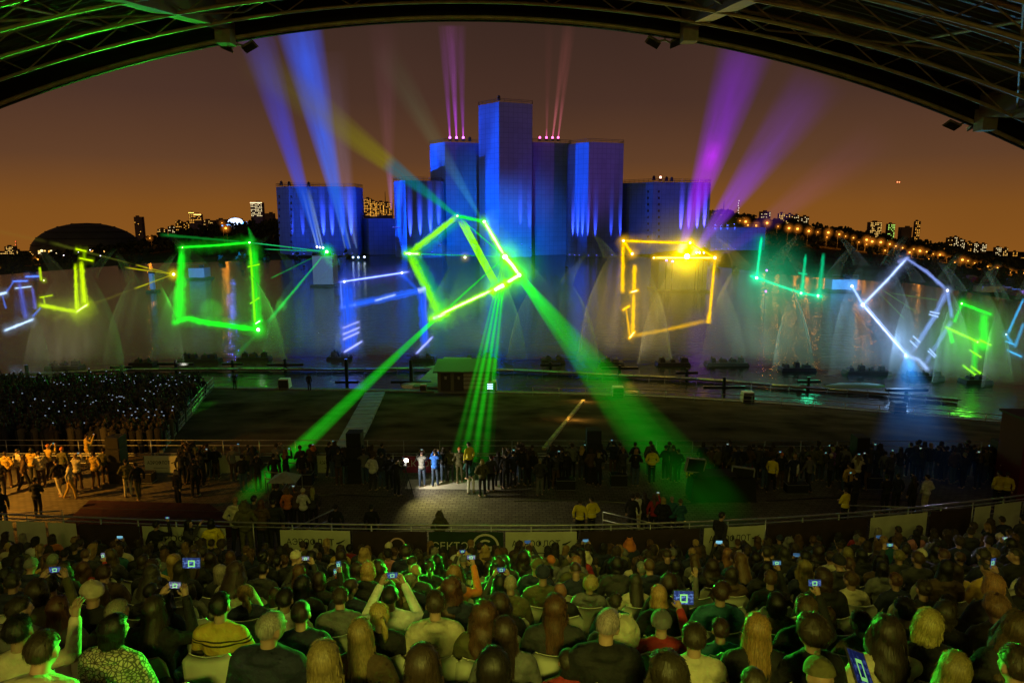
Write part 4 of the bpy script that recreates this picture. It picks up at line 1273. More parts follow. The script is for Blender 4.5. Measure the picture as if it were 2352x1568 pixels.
# ---- labels: what each person wears plus where they sit or stand
def finish_people():
    rows = {}
    for b in PEOPLE:
        key = ('row', b['_row']) if b.get('_seat') else ('zone', b.get('_zone', 'plaza'))
        rows.setdefault(key, []).append(b)
    for key, lst in rows.items():
        lst.sort(key=lambda b: b['_x'] / max(1.0, b.location.y))
        for i, b in enumerate(lst):
            cl, hd = b['_desc']
            if key[0] == 'row':
                lab = f"{cl}, {hd}, {ordw(i)} from left in {ordw(key[1])} row behind the railing"
                b['group'] = 'seated spectators in the grandstand'
            else:
                wh = {'plaza': 'on the plaza', 'fence': 'at the plaza fence', 'walkway': 'on the walkway behind the front railing'}[key[1]]
                lab = f"{cl}, {hd}, standing {wh}, {ordw(i)} from left"
                b['group'] = 'people standing on the plaza' if key[1] != 'walkway' else 'people standing on the walkway'
            b['label'] = lab; b['category'] = 'person'
    for o, b in PHONES:
        d = b['label'].split(', ')
        o['label'] = 'small lit phone of the person with ' + d[0] + ', ' + (d[2] if b.get('_seat') else d[3] + ' ' + d[2].replace('standing ', ''))
        o['label'] = ' '.join(o['label'].split()[:16])
    cr_ = {}
    for c in CHAIRS: cr_.setdefault(c['_row'], []).append(c)
    for k, lst in cr_.items():
        lst.sort(key=lambda c: c['_x'])
        for i, c in enumerate(lst):
            c['label'] = ('empty ' if c['_empty'] else 'occupied ') + f"pale plastic chair, {ordw(i)} from the left in the {ordw(k)} row behind the railing"
    for o in PEOPLE + [p for p, _ in PHONES] + CHAIRS:
        for kx in [k for k in o.keys() if k.startswith('_')]: del o[kx]
finish_people()
print('people', len(PEOPLE), 'phones', len(PHONES), 'chairs', len(CHAIRS))
# ================================================================== TOWERS OF THE STAGE SET
def tower_mat():
    m = bpy.data.materials.new('scaffold_cloth'); m.use_nodes = True
    nt = m.node_tree; b = nt.nodes['Principled BSDF']; L = nt.links
    tc = nt.nodes.new('ShaderNodeTexCoord')
    br = nt.nodes.new('ShaderNodeTexBrick'); br.offset = 0.0
    br.inputs['Scale'].default_value = 1; br.inputs['Brick Width'].default_value = 1.9; br.inputs['Row Height'].default_value = 2.0; br.inputs['Mortar Size'].default_value = 0.05
    br.inputs['Color1'].default_value = (.15, .31, .60, 1); br.inputs['Color2'].default_value = (.14, .285, .56, 1); br.inputs['Mortar'].default_value = (.07, .16, .34, 1)
    mp = nt.nodes.new('ShaderNodeMapping'); mp.inputs['Rotation'].default_value = (R(90), 0, 0)
    nz = nt.nodes.new('ShaderNodeTexNoise'); nz.inputs['Scale'].default_value = 0.12; nz.inputs['Detail'].default_value = 5
    mr = nt.nodes.new('ShaderNodeMapRange'); mr.inputs['To Min'].default_value = .7; mr.inputs['To Max'].default_value = 1.2
    mx = nt.nodes.new('ShaderNodeMix'); mx.data_type = 'RGBA'; mx.blend_type = 'MULTIPLY'; mx.inputs['Factor'].default_value = 1
    L.new(tc.outputs['Object'], mp.inputs[0]); L.new(mp.outputs[0], br.inputs['Vector']); L.new(tc.outputs['Object'], nz.inputs['Vector'])
    L.new(nz.outputs['Fac'], mr.inputs['Value']); L.new(br.outputs['Color'], mx.inputs['A']); L.new(mr.outputs[0], mx.inputs['B'])
    L.new(mx.outputs['Result'], b.inputs['Base Color']); b.inputs['Roughness'].default_value = .9
    return m
M_TOWER = tower_mat()
TOW = {}
def tower(key, u0, u1, u2, vt, D, lab, base=0.0, da=10, dc=6, rails=True):
    B = P(u1, vt, D); A = P(u0, vt, D + da); C = P(u2, vt, D + dc)
    zt = B.z
    A.z = C.z = B.z = 0
    Dd = A + C - B
    if Dd.y < max(A.y, C.y) + 8:
        k = Vector((0, 14, 0)); 
        foot = [A, B, C, C + k, A + k]
    else: foot = [A, B, C, Dd]
    o = B.copy(); o.z = base
    t = tag(empty('stage_tower', o), lab, 'tower', 'cloth covered towers of the stage set')
    n = len(foot)
    q = MB()
    vs = [Vector((p.x, p.y, base)) - o for p in foot] + [Vector((p.x, p.y, zt)) - o for p in foot]
    fs = [(i, (i + 1) % n, (i + 1) % n + n, i + n) for i in range(n)] + [tuple(range(n, 2 * n))]
    q.add(vs, fs); q.build('cloth_wall', M_TOWER, t)
    if rails:
        q = MB()
        top = [Vector((p.x, p.y, zt)) - o for p in foot]
        for h_ in (.7, 1.3):
            for i in range(n): q.tube([top[i] + Vector((0, 0, h_)), top[(i + 1) % n] + Vector((0, 0, h_))], .07, 4, False)
        for i in range(min(n, 3)):
            a, b = top[i], top[(i + 1) % n]
            m = max(2, int((b - a).length / 2.4))
            for j in range(m + 1):
                p = a.lerp(b, j / m); q.tube([p, p + Vector((0, 0, 1.3))], .06, 4, False)
        q.build('roof_railing', M_DARK, t)
    TOW[key] = dict(A=A, B=B, C=C, z=zt, o=t, org=o)
    return t
tower('t1', 634, 662, 817, 428, 296, 'wide blue lit tower standing alone at the left of the stage set', da=8)
tower('t2', 819, 846, 938, 502, 308, 'low plain wall block between the lone left tower and the main group')
tower('t3', 904, 931, 1013, 414, 286, 'narrow tower with blue streaks at the left end of the main group')
tower('t4', 987, 1022, 1108, 326, 302, 'tower left of the tallest with pink lamps on its roof')
tower('t5', 1099, 1146, 1223, 234, 290, 'tallest tower in the middle of the stage set')
tower('t6', 1200, 1224, 1312, 326, 306, 'flat tower right of the tallest with red lamps on its roof')
tower('t7', 1307, 1353, 1433, 326, 292, 'tower with bright blue streaked side at the right of the main group')
tower('t8', 1425, 1501, 1633, 418, 301, 'broad tower with violet streaks at the right end of the stage set', da=14)
tower('t9', 1628, 1634, 1759, 523, 292, 'low blue block right of the violet streaked tower')
def on_wall(key, u, v, off=0.0):
    """point on a tower's face behind pixel (u,v), moved off the wall by off metres; also the wall normal"""
    T_ = TOW[key]
    B = T_['B']; ub = 1176 + FPX * B.x / (B.y * CP)
    d = ray(u, v)
    best = None
    for (p, q_) in ((T_['A'], T_['B']), (T_['B'], T_['C'])):
        e_ = q_ - p; nrm = Vector((e_.y, -e_.x, 0)).normalized()
        den = d.dot(nrm)
        if abs(den) < 1e-6: continue
        t_ = (p - Vector((0, 0, CAM_Z))).dot(nrm) / den
        h_ = Vector((0, 0, CAM_Z)) + d * t_
        s = (Vector((h_.x, h_.y, 0)) - p).dot(e_) / e_.length_squared
        if -0.02 <= s <= 1.02 and t_ > 0 and (best is None or t_ < best[2]): best = (h_, nrm, t_)
    if best is None: return None
    return best[0] + best[1] * off, best[1]
# columns of small openings
for key, col in (('t1', 642), ('t1', 669), ('t8', 1489), ('t8', 1513)):
    for j in range(9):
        r = on_wall(key, col, (452 if key == 't1' else 440) + j * 14.8, 0.05)
        if not r: continue
        p, nrm = r
        q = MB(); q.box((0, 0, 0), (0.75, 0.3, 1.0)); o = q.build('opening', M_DARK, TOW[key]['o'])
        o.location = p - TOW[key]['org']; o.rotation_euler = (0, 0, math.atan2(nrm.y, nrm.x) + R(90))

# architectural uplights at the foot of the towers
M_LAMPB = mat('lamp_body', (.02, .02, .022), .5)
UPN = [0]
def uplight(key, u, v, power, col, label_n=None):
    r = on_wall(key, u, min(v + 36, 586 if v > 500 else 530), 1.5)
    if not r: return
    p, nrm = r
    ii = min(range(len(us)), key=lambda i: abs(us[i] - u)); tz_ = [(r_.y, r_.z) for r_ in TER[ii]]
    p.z = max(p.z, 1.0, (interp(tz_, p.y) + .9) if p.y > tz_[0][0] else 1.0)
    f = tag(empty('uplight', p), f'{ordw(UPN[0])} small facade lamp from the left along the feet of the stage towers', 'floodlight', 'facade lamps at the feet of the towers')
    UPN[0] += 1
    f.rotation_euler = (0, 0, math.atan2(nrm.y, nrm.x) + R(90))
    q = MB(); q.box((0, 0, -.35), (.55, .4, .35), taper=.8); q.tube([(0, 0, -.2), (0, 1.6, -.2)], .05, 5); q.build('lamp_body', M_LAMPB, f)
    q = MB(); q.box((0, 0, -.15), (.4, .3, .06)); q.build('lens', emat('uplight_lens', col, 6.0), f)
    light('uplight_beam', 'SPOT', (0, 0, 0), power * (14 if power > 12000 else 32), col, Vector((0, 1.5, 13)), .10, R(9.5), 1.0, f)
BV = (.10, .13, 1.0); VB = (.30, .12, 1.0)
for u, v, pw in ((674, 562, 2000), (699, 558, 2000), (746, 552, 9000), (766, 548, 7000), (790, 549, 9000), (809, 545, 10000)): uplight('t1', u, v, pw, BV)
for u, v, pw in ((944, 552, 9000), (966.5, 548, 8000), (990, 542, 8000), (1009, 526, 4000)): uplight('t3', u, v, pw, BV)
for u in (911, 915.5, 920, 924.5): uplight('t3', u, 485, 1200, BV)
for u, v in ((1314.6, 566), (1325.7, 568), (1336.8, 572), (1347.8, 572)): uplight('t7', u, v, 16000, BV)
for u, v, pw in ((1366, 556, 3500), (1402, 556, 2500), (1423, 552, 3500)): uplight('t7', u, v, pw, BV)
for u, v, pw in ((1561, 562, 9000), (1578.6, 556, 7000), (1598, 566, 9000), (1614, 560, 9000)): uplight('t8', u, v, pw, VB)
for u, v in ((1639.6, 578), (1652.4, 586), (1667.7, 592), (1683.8, 602)): uplight('t9', u, v, 8000, BV)
for u, v in ((1195, 524), (1215.7, 532)): uplight('t5', u, v, 2500, BV)
# blue washes from the pontoons (stage floods)
def wash(u, v, D, tu, tv, tD, pw, col, cone, lab):
    p = P(u, v, D); p.z = max(p.z, .6)
    f = tag(empty('stage_flood', p), lab, 'floodlight')
    q = MB(); q.box((0, 0, 0), (.9, .6, .6), taper=.85); q.tube([(0, 0, -.3), (0, 0, -p.z + .0)], .1, 6); q.build('lamp_body', M_LAMPB, f)
    light('wash_beam', 'SPOT', (0, -.5, .5), pw, col, P(tu, tv, tD) - p, .4, cone, .8, f)
wash(330, 612, 255, 1100, 400, 300, 1500000, (.0, .13, 1), R(34), 'stage flood mast on the left shore')
wash(560, 655, 215, 690, 520, 300, 60000, (.0, .14, 1), R(36), 'stage flood on the water left of the lone tower')
wash(700, 640, 235, 1330, 420, 292, 120000, (.0, .13, 1), R(24), 'stage flood on the water in front of the lone left tower')
wash(1170, 640, 240, 1130, 580, 290, 230000, (.0, .24, .9), R(70), 'stage flood on the water below the tallest tower')
wash(1300, 700, 230, 1560, 540, 300, 60000, (.03, .12, 1), R(40), 'stage flood on the water below the violet tower')
wash(1760, 650, 225, 1240, 300, 292, 80000, (.7, .06, .55), R(50), 'stage flood on the water right of the amber figure')  # added lamp that gives the bluish tower fronts their red back
wash(1600, 680, 225, 1700, 560, 292, 110000, (.0, .16, 1), R(24), 'stage flood on the water below the low blue block')
wash(780, 650, 235, 740, 500, 296, 60000, (.0, .10, 1), R(34), 'stage flood on the water right of the lone left tower')

# ================================================================== LIGHT BEAMS (light caught in the mist)
def beam_mat(name, L_, r0, r1, ramp, prof=1.0, stripes=0, streak=0.0, absorb=0.0):
    m = bpy.data.materials.new(name); m.use_nodes = True
    nt = m.node_tree; nt.nodes.clear(); L = nt.links
    o = nt.nodes.new('ShaderNodeOutputMaterial'); em = nt.nodes.new('ShaderNodeEmission')
    tc = nt.nodes.new('ShaderNodeTexCoord'); sp = nt.nodes.new('ShaderNodeSeparateXYZ')
    L.new(tc.outputs['Object'], sp.inputs[0])
    def mth(op, a, b=None, c=None):
        n = nt.nodes.new('ShaderNodeMath'); n.operation = op
        for i, x in enumerate((a, b, c)):
            if x is None: continue
            if isinstance(x, (int, float)): n.inputs[i].default_value = x
            else: L.new(x, n.inputs[i])
        return n.outputs[0]
    t = mth('DIVIDE', sp.outputs['Z'], L_)
    Rr = mth('MULTIPLY_ADD', t, r1 - r0, r0)
    x2 = mth('MULTIPLY', sp.outputs['X'], sp.outputs['X']); y2 = mth('MULTIPLY', sp.outputs['Y'], sp.outputs['Y'])
    r2 = mth('DIVIDE', mth('ADD', x2, y2), mth('MULTIPLY', Rr, Rr))
    pr = mth('POWER', mth('MAXIMUM', mth('SUBTRACT', 1.0, r2), 0.0), prof)
    if streak:
        nz = nt.nodes.new('ShaderNodeTexNoise'); nz.inputs['Scale'].default_value = 1.0; nz.inputs['Detail'].default_value = 2
        cv = nt.nodes.new('ShaderNodeCombineXYZ'); L.new(mth('MULTIPLY', mth('DIVIDE', sp.outputs['X'], Rr), 2.6), cv.inputs[0]); L.new(mth('MULTIPLY', mth('DIVIDE', sp.outputs['Y'], Rr), 2.6), cv.inputs[1]); L.new(mth('MULTIPLY', t, 4.0), cv.inputs[2])
        L.new(cv.outputs[0], nz.inputs['Vector'])
        mrr = nt.nodes.new('ShaderNodeMapRange'); mrr.inputs['From Min'].default_value = .33; mrr.inputs['From Max'].default_value = .67; mrr.inputs['To Min'].default_value = 1 - streak; mrr.inputs['To Max'].default_value = 1 + streak; L.new(nz.outputs['Fac'], mrr.inputs['Value'])
        pr = mth('MULTIPLY', pr, mrr.outputs[0])
    if stripes:
        xr = mth('DIVIDE', sp.outputs['X'], Rr)
        s = mth('MULTIPLY_ADD', mth('SINE', mth('MULTIPLY', xr, stripes)), .45, .55)
        pr = mth('MULTIPLY', pr, s)
    k = mth('DIVIDE', pr, mth('MULTIPLY', Rr, 1.25))
    cr = nt.nodes.new('ShaderNodeValToRGB')
    L.new(t, cr.inputs[0])
    el = cr.color_ramp.elements
    mxv = max(max(c) for _, c in ramp)
    el[0].position = ramp[0][0]; el[0].color = (*[x / mxv for x in ramp[0][1]], 1)
    el[1].position = ramp[-1][0]; el[1].color = (*[x / mxv for x in ramp[-1][1]], 1)
    for p_, c in ramp[1:-1]:
        z = el.new(p_); z.color = (*[x / mxv for x in c], 1)
    L.new(cr.outputs[0], em.inputs[0]); L.new(mth('MULTIPLY', k, mxv), em.inputs[1])
    if absorb:
        ab = nt.nodes.new('ShaderNodeVolumeAbsorption'); ab.inputs['Color'].default_value = (0, 0, 0, 1)
        L.new(mth('MULTIPLY', k, mth('MULTIPLY', mth('SUBTRACT', 1.0, t), absorb)), ab.inputs['Density'])
        ad = nt.nodes.new('ShaderNodeAddShader'); L.new(em.outputs[0], ad.inputs[0]); L.new(ab.outputs[0], ad.inputs[1]); L.new(ad.outputs[0], o.inputs['Volume'])
    else: L.new(em.outputs[0], o.inputs['Volume'])
    return m
BEAMG = {}
def beam(p0, p1, r0, r1, ramp, lab, group=None, prof=1.0, stripes=0, flat=1.0, absorb=1.1, streak=.45):
    p0, p1 = Vector(p0), Vector(p1)
    d = p1 - p0; L_ = d.length
    q = MB(); n = 20
    vs = []; fs = []
    ns = 8
    for j in range(ns + 1):
        t = j / ns; r = r0 + (r1 - r0) * t
        for k in range(n):
            a = 2 * math.pi * k / n
            vs.append((r * math.cos(a), r * math.sin(a), L_ * t))
    for j in range(ns):
        for k in range(n):
            a, b = j * n + k, j * n + (k + 1) % n
            fs.append((a, b, b + n, a + n))
    fs.append(tuple(range(n - 1, -1, -1))); fs.append(tuple(range(ns * n, (ns + 1) * n)))
    q.add(vs, fs)
    o = q.build('light_beam', beam_mat('beam_light', L_, r0, r1, ramp, prof, stripes, streak, absorb))
    zq = d.to_track_quat('Z', 'Y')
    # turn the local X axis across the line of sight so that stripes are seen
    if stripes:
        view = (p0 + p1) / 2 - Vector((0, 0, CAM_Z))
        xw = d.cross(view).normalized(); zw = d.normalized(); yw = zw.cross(xw)
        M = Matrix((xw, yw, zw)).transposed()
        o.rotation_euler = M.to_euler()
    else: o.rotation_euler = zq.to_euler()
    o.location = p0
    tag(o, lab, 'light beam', group)
    return o
def C(c, k): return tuple(x * k for x in c)
BLUE = (.02, .10, 1.0); BVI = (.10, .10, 1.0); VIO = (.32, .0, .75); MAG = (.55, .05, .75); GRN = (.01, 1.0, .015); YEL = (.75, .60, .0)
SKYB = 'searchlight beams over the stage towers'
# blue searchlights, left
beam(P(733, 570, 283), P(586, 70, 262), .7, 7.4, [(0, C(BLUE, 1.0)), (.25, C((.01, .11, 1), .75)), (.5, C((.04, .08, 1), .46)), (.75, C((.04, .07, .8), .28)), (1, C((.03, .06, .5), .12))], 'wide blue searchlight beam leaning left from the lone tower', SKYB)
beam(P(800, 572, 283), P(684, 50, 262), .7, 9.0, [(0, C(BLUE, .9)), (.3, C((.03, .18, 1), .85)), (.6, C((.01, .12, 1), .7)), (.85, C((.0, .10, .9), .62)), (1, C((.0, .08, .7), .45))], 'brightest blue searchlight beam, right of the leaning one', SKYB)
beam(P(815, 560, 283), P(745, 120, 270), 1.0, 9.0, [(0, C((.2, .2, .6), .2)), (.5, C((.25, .2, .35), .16)), (1, C((.2, .12, .2), .02))], 'faint lilac searchlight beam beside the brightest blue one', SKYB, absorb=0.0)
for u0, u1, s in ((728, 693, 1.0), (735, 703, 1.0), (741, 708, .6)):
    beam(P(u0, 568, 281), P(u1, 430, 281), .35, .95, [(0, C((.3, .5, 1), .9)), (1, C((.02, .1, 1), .0))], f'thin white blue beam starting at lamp {int(u0)} beside the green source'.replace(f'lamp {int(u0)}', {728: 'the left one of three lamps', 735: 'the middle one of three lamps', 741: 'the right one of three lamps'}[u0]), SKYB)
for u0, u1, s in ((793, 764, 1.0), (805, 772, 1.0), (819, 790, .8)):
    beam(P(u0, 570, 281), P(u1, 440, 281), .35, 1.0, [(0, C((.2, .4, 1), .55)), (1, C((.02, .1, 1), .0))], {793: 'left thin blue beam over the low wall block', 805: 'middle thin blue beam over the low wall block', 819: 'right thin blue beam over the low wall block'}[u0], SKYB)
# yellow-green laser fan to the upper left
beam(P(1046, 494, 96), P(560, 120, 96), .30, 3.6, [(0, C((.01, .75, .12), .75)), (.16, C((.0, .38, .45), .45)), (.30, C((.0, .30, .42), .38)), (.34, C((.50, .44, .0), .36)), (.62, C((.26, .23, .02), .24)), (1, C((.10, .08, .02), .0))], 'broad yellow green laser beam rising to the upper left from the green square', 'laser beams of the green square')
beam(P(1106, 505, 96), P(870, 100, 96), .25, 2.6, [(0, C((.05, .5, .25), .22)), (.4, C((.12, .25, .12), .12)), (1, C((.1, .08, .02), .0))], 'faint grey green laser beam rising over the tower beside the tallest', 'laser beams of the green square', absorb=0)
# violet searchlights, right
beam(P(1562, 580, 283), P(1722, 90, 262), 1.4, 11.5, [(0, C((.25, .05, 1), .45)), (.25, C((.40, .01, .95), .68)), (.45, C((.40, .0, .88), .66)), (.6, C((.24, .0, .72), .46)), (1, C((.14, .01, .40), .18))], 'wide violet searchlight beam rising from the right tower', SKYB, absorb=0.5)
beam(P(1624, 394, 276), P(1645, 322, 275), 3.0, 3.6, [(0, C((.5, 0, .9), .0)), (.5, C((.5, .0, .85), .42)), (1, C((.5, 0, .9), .0))], 'bright magenta core inside the wide violet beam', SKYB, absorb=0.0)
beam(P(1588, 590, 283), P(1890, 170, 262), .9, 12.5, [(0, C((.2, .05, 1), .45)), (.3, C((.30, .03, .95), .52)), (.6, C((.22, .04, .62), .25)), (1, C((.1, .04, .15), .02))], 'second violet beam slanting to the right of the wide one', SKYB, absorb=0.5)
beam(P(1640, 600, 283), P(2040, 300, 270), 1.0, 11.0, [(0, C((.2, .05, .6), .10)), (.6, C((.28, .06, .26), .075)), (1, C((.2, .06, .12), .0))], 'faint mauve beam low in the sky at the right', SKYB, absorb=0.0)
# pink and red pencil beams from the tower roofs
for u0, u1, i, s in ((1033.5, 1019, 0, .55), (1048.5, 1036, 1, 1.0), (1064, 1057, 2, .45)):
    beam(P(u0, 318, 300), P(u1, 60, 280), .32, 2.7, [(0, C((.9, .1, 1), 1.0)), (.12, C((.55, .05, .9), .62 * s)), (.4, C((.38, .06, .5), .30 * s)), (1, C((.22, .05, .2), .16 * s))], f'{["left", "middle", "right"][i]} purple pencil beam rising beside the tallest tower', SKYB, absorb=.2)
for u0, u1, i, s in ((1269, 1302, 0, 1), (1282, 1312, 1, .8), (1255, 1262, 2, .3)):
    beam(P(u0, 318, 304), P(u1, 60, 285), .30, 2.4, [(0, C((1, .10, .35), .8)), (.1, C((.8, .16, .22), .42 * s)), (.4, C((.42, .10, .10), .18 * s)), (1, C((.2, .05, .04), .05 * s))], f'{["middle", "right", "left"][i]} red pencil beam rising right of the tallest tower', SKYB, absorb=.2)
for u0, u1 in ((900, 880),):
    beam(P(899, 480, 330), P(880, 60, 320), .5, 8, [(0, C((.5, .2, .8), .3)), (.3, C((.35, .1, .2), .1)), (1, C((.2, .05, .1), .03))], 'faint pink beam left of the narrow streaked tower', SKYB, absorb=0.0)
# the three green beams that come over the plaza towards the stand
ZB = 'green laser beams that fan out over the plaza'
def down_beam(u0, v0, D0, u1, v1, z1, w0, w1, ramp, lab, **k):
    a = P(u0, v0, D0); b = G(u1, v1, z1)
    beam(a, b, w0 * D0 / FPX / 2, w1 * b.y / FPX / 2, ramp, lab, ZB, absorb=.25, streak=.6, **k)
down_beam(1193, 634, 86, 1652, 1205, 5.2, 16, 210, [(0, C((.03, 1, .02), .85)), (.22, C(GRN, .30)), (.45, C(GRN, .12)), (.72, C(GRN, .065)), (1, C(GRN, .015))], 'widest green laser beam slanting down to the right over the canal', prof=.8)
down_beam(1006, 726, 86, 545, 1165, 5.2, 9, 60, [(0, C((.02, 1, .03), .40)), (.3, C(GRN, .14)), (.65, C(GRN, .10)), (.93, C(GRN, .08)), (1, C(GRN, .0))], 'narrow green laser beam slanting down to the left over the turf bank', prof=.5)
down_beam(1148, 664, 86, 1080, 1075, 5.2, 24, 112, [(0, C(GRN, .46)), (.25, C(GRN, .22)), (.6, C(GRN, .15)), (1, C(GRN, .03))], 'striped green laser beam falling straight down towards the plaza', prof=.5, stripes=13)
beam(P(2086, 822, 80), G(2120, 1150, 5.2), .5, 3.2, [(0, C((.01, .10, .30), .55)), (.4, C((.01, .05, .16), .22)), (1, C((.01, .03, .08), .02))], 'dim blue beam falling from the tilted white square to the plaza', ZB, absorb=0.0)

# ================================================================== LASER FIGURES ON THE WATER SCREENS
SCR_D = 86.0
def stroke_mat(col, s, soft=1.6, streak=.55, white=0.0):
    m = bpy.data.materials.new('laser_light'); m.use_nodes = True
    nt = m.node_tree; nt.nodes.clear(); L = nt.links
    o = nt.nodes.new('ShaderNodeOutputMaterial'); em = nt.nodes.new('ShaderNodeEmission'); tr = nt.nodes.new('ShaderNodeBsdfTransparent'); ad = nt.nodes.new('ShaderNodeMixShader')
    uv = nt.nodes.new('ShaderNodeUVMap'); sp = nt.nodes.new('ShaderNodeSeparateXYZ')
    L.new(uv.outputs[0], sp.inputs[0])
    def mth(op, a, b=None, c=None):
        n = nt.nodes.new('ShaderNodeMath'); n.operation = op
        for i, x in enumerate((a, b, c)):
            if x is None: continue
            if isinstance(x, (int, float)): n.inputs[i].default_value = x
            else: L.new(x, n.inputs[i])
        return n.outputs[0]
    a = mth('ABSOLUTE', mth('MULTIPLY_ADD', sp.outputs['X'], 2.0, -1.0))
    ge = nt.nodes.new('ShaderNodeNewGeometry')
    rg_ = nt.nodes.new('ShaderNodeTexNoise'); rg_.inputs['Scale'].default_value = 1.5; rg_.inputs['Detail'].default_value = 4
    L.new(ge.outputs['Position'], rg_.inputs['Vector'])
    a = mth('MULTIPLY', a, mth('MULTIPLY_ADD', rg_.outputs['Fac'], 1.5, .45 if streak else .3))
    pr = mth('POWER', mth('MAXIMUM', mth('SUBTRACT', 1.0, a), 0.0), soft)
    edge_ = mth('MINIMUM', mth('MULTIPLY', mth('MINIMUM', sp.outputs['X'], mth('SUBTRACT', 1.0, sp.outputs['X'])), 7.0), 1.0)
    pr = mth('MULTIPLY', pr, edge_)
    # soft ends
    en = mth('MINIMUM', mth('MULTIPLY', sp.outputs['Y'], 9.0), mth('MULTIPLY', mth('SUBTRACT', 1.0, sp.outputs['Y']), 9.0))
    pr = mth('MULTIPLY', pr, mth('MINIMUM', mth('MAXIMUM', en, 0.0), 1.0))
    if streak:
        mp = nt.nodes.new('ShaderNodeMapping'); mp.inputs['Scale'].default_value = (7.0, 1.4, 1)
        nz = nt.nodes.new('ShaderNodeTexNoise'); nz.inputs['Scale'].default_value = 1.6; nz.inputs['Detail'].default_value = 4
        ob = nt.nodes.new('ShaderNodeObjectInfo')
        vm = nt.nodes.new('ShaderNodeVectorMath'); vm.operation = 'ADD'
        cx_ = nt.nodes.new('ShaderNodeCombineXYZ'); L.new(mth('MULTIPLY', ob.outputs['Random'], 50.0), cx_.inputs[0])
        L.new(uv.outputs[0], mp.inputs[0]); L.new(mp.outputs[0], vm.inputs[0]); L.new(cx_.outputs[0], vm.inputs[1]); L.new(vm.outputs[0], nz.inputs['Vector'])
        mr = nt.nodes.new('ShaderNodeMapRange'); mr.inputs['From Min'].default_value = .3; mr.inputs['From Max'].default_value = .7
        mr.inputs['To Min'].default_value = 1 - streak; mr.inputs['To Max'].default_value = 1 + streak * .8
        L.new(nz.outputs['Fac'], mr.inputs['Value']); pr = mth('MULTIPLY', pr, mr.outputs[0])
    em.inputs[0].default_value = (*col, 1)
    # light caught by the spray: where the line is bright it hides what lies behind
    em.inputs[1].default_value = max(1.15, s * 1.25)
    L.new(mth('MINIMUM', mth('MULTIPLY', pr, min(1.0, s / 1.15) * 1.25), 1.0), ad.inputs[0])
    L.new(tr.outputs[0], ad.inputs[1]); L.new(em.outputs[0], ad.inputs[2]); L.new(ad.outputs[0], o.inputs['Surface'])
    m.cycles.emission_sampling = 'NONE'
    return m
_sm = {}
def SM(col, s, soft, streak):
    k = (col, s, soft, streak)
    if k not in _sm: _sm[k] = stroke_mat(col, s, soft, streak)
    return _sm[k]
def glow_mat(col, s, r, pw=3.0):
    m = bpy.data.materials.new('laser_glow'); m.use_nodes = True
    nt = m.node_tree; nt.nodes.clear(); L = nt.links
    o = nt.nodes.new('ShaderNodeOutputMaterial'); em = nt.nodes.new('ShaderNodeEmission')
    tc = nt.nodes.new('ShaderNodeTexCoord'); ln = nt.nodes.new('ShaderNodeVectorMath'); ln.operation = 'LENGTH'
    L.new(tc.outputs['Object'], ln.inputs[0])
    def mth(op, a, b=None):
        n = nt.nodes.new('ShaderNodeMath'); n.operation = op
        for i, x in enumerate((a, b)):
            if x is None: continue
            if isinstance(x, (int, float)): n.inputs[i].default_value = x
            else: L.new(x, n.inputs[i])
        return n.outputs[0]
    f = mth('POWER', mth('MAXIMUM', mth('SUBTRACT', 1.0, ln.outputs['Value']), 0.0), pw)
    em.inputs[0].default_value = (*col, 1); L.new(mth('MULTIPLY', f, 2.6 * s / r), em.inputs[1])
    L.new(em.outputs[0], o.inputs['Volume'])
    return m
_gm = {}
_ball = None
def glow(fig, u, v, rpx, col, s, D=SCR_D, pw=3.0, flat=1.0, name='glow'):
    global _ball
    r = rpx * D / FPX
    k = (col, round(s, 3), round(r, 3), pw)
    q = MB(); q.ball((0, 0, 0), 1.0, 14, 10)
    if k not in _gm: _gm[k] = glow_mat(col, s, r, pw)
    o = q.build(name, _gm[k], fig); o.location = P(u, v, D) - fig.location; o.scale = (r, r * .6, r * flat)
    return o
def strip_mesh(pts, w0, w1, D):
    """ribbon through pixel points, width in pixels, on the water screen at distance D"""
    pw = []
    n = len(pts)
    for i, (u, v) in enumerate(pts):
        if i == 0: d = Vector((pts[1][0] - u, pts[1][1] - v))
        elif i == n - 1: d = Vector((u - pts[i - 1][0], v - pts[i - 1][1]))
        else: d = Vector((pts[i + 1][0] - pts[i - 1][0], pts[i + 1][1] - pts[i - 1][1]))
        d.normalize(); nn = Vector((-d.y, d.x))
        w = (w0 + (w1 - w0) * i / (n - 1)) / 2
        pw.append(((u - nn.x * w, v - nn.y * w), (u + nn.x * w, v + nn.y * w)))
    return pw
LAY = [0.0]
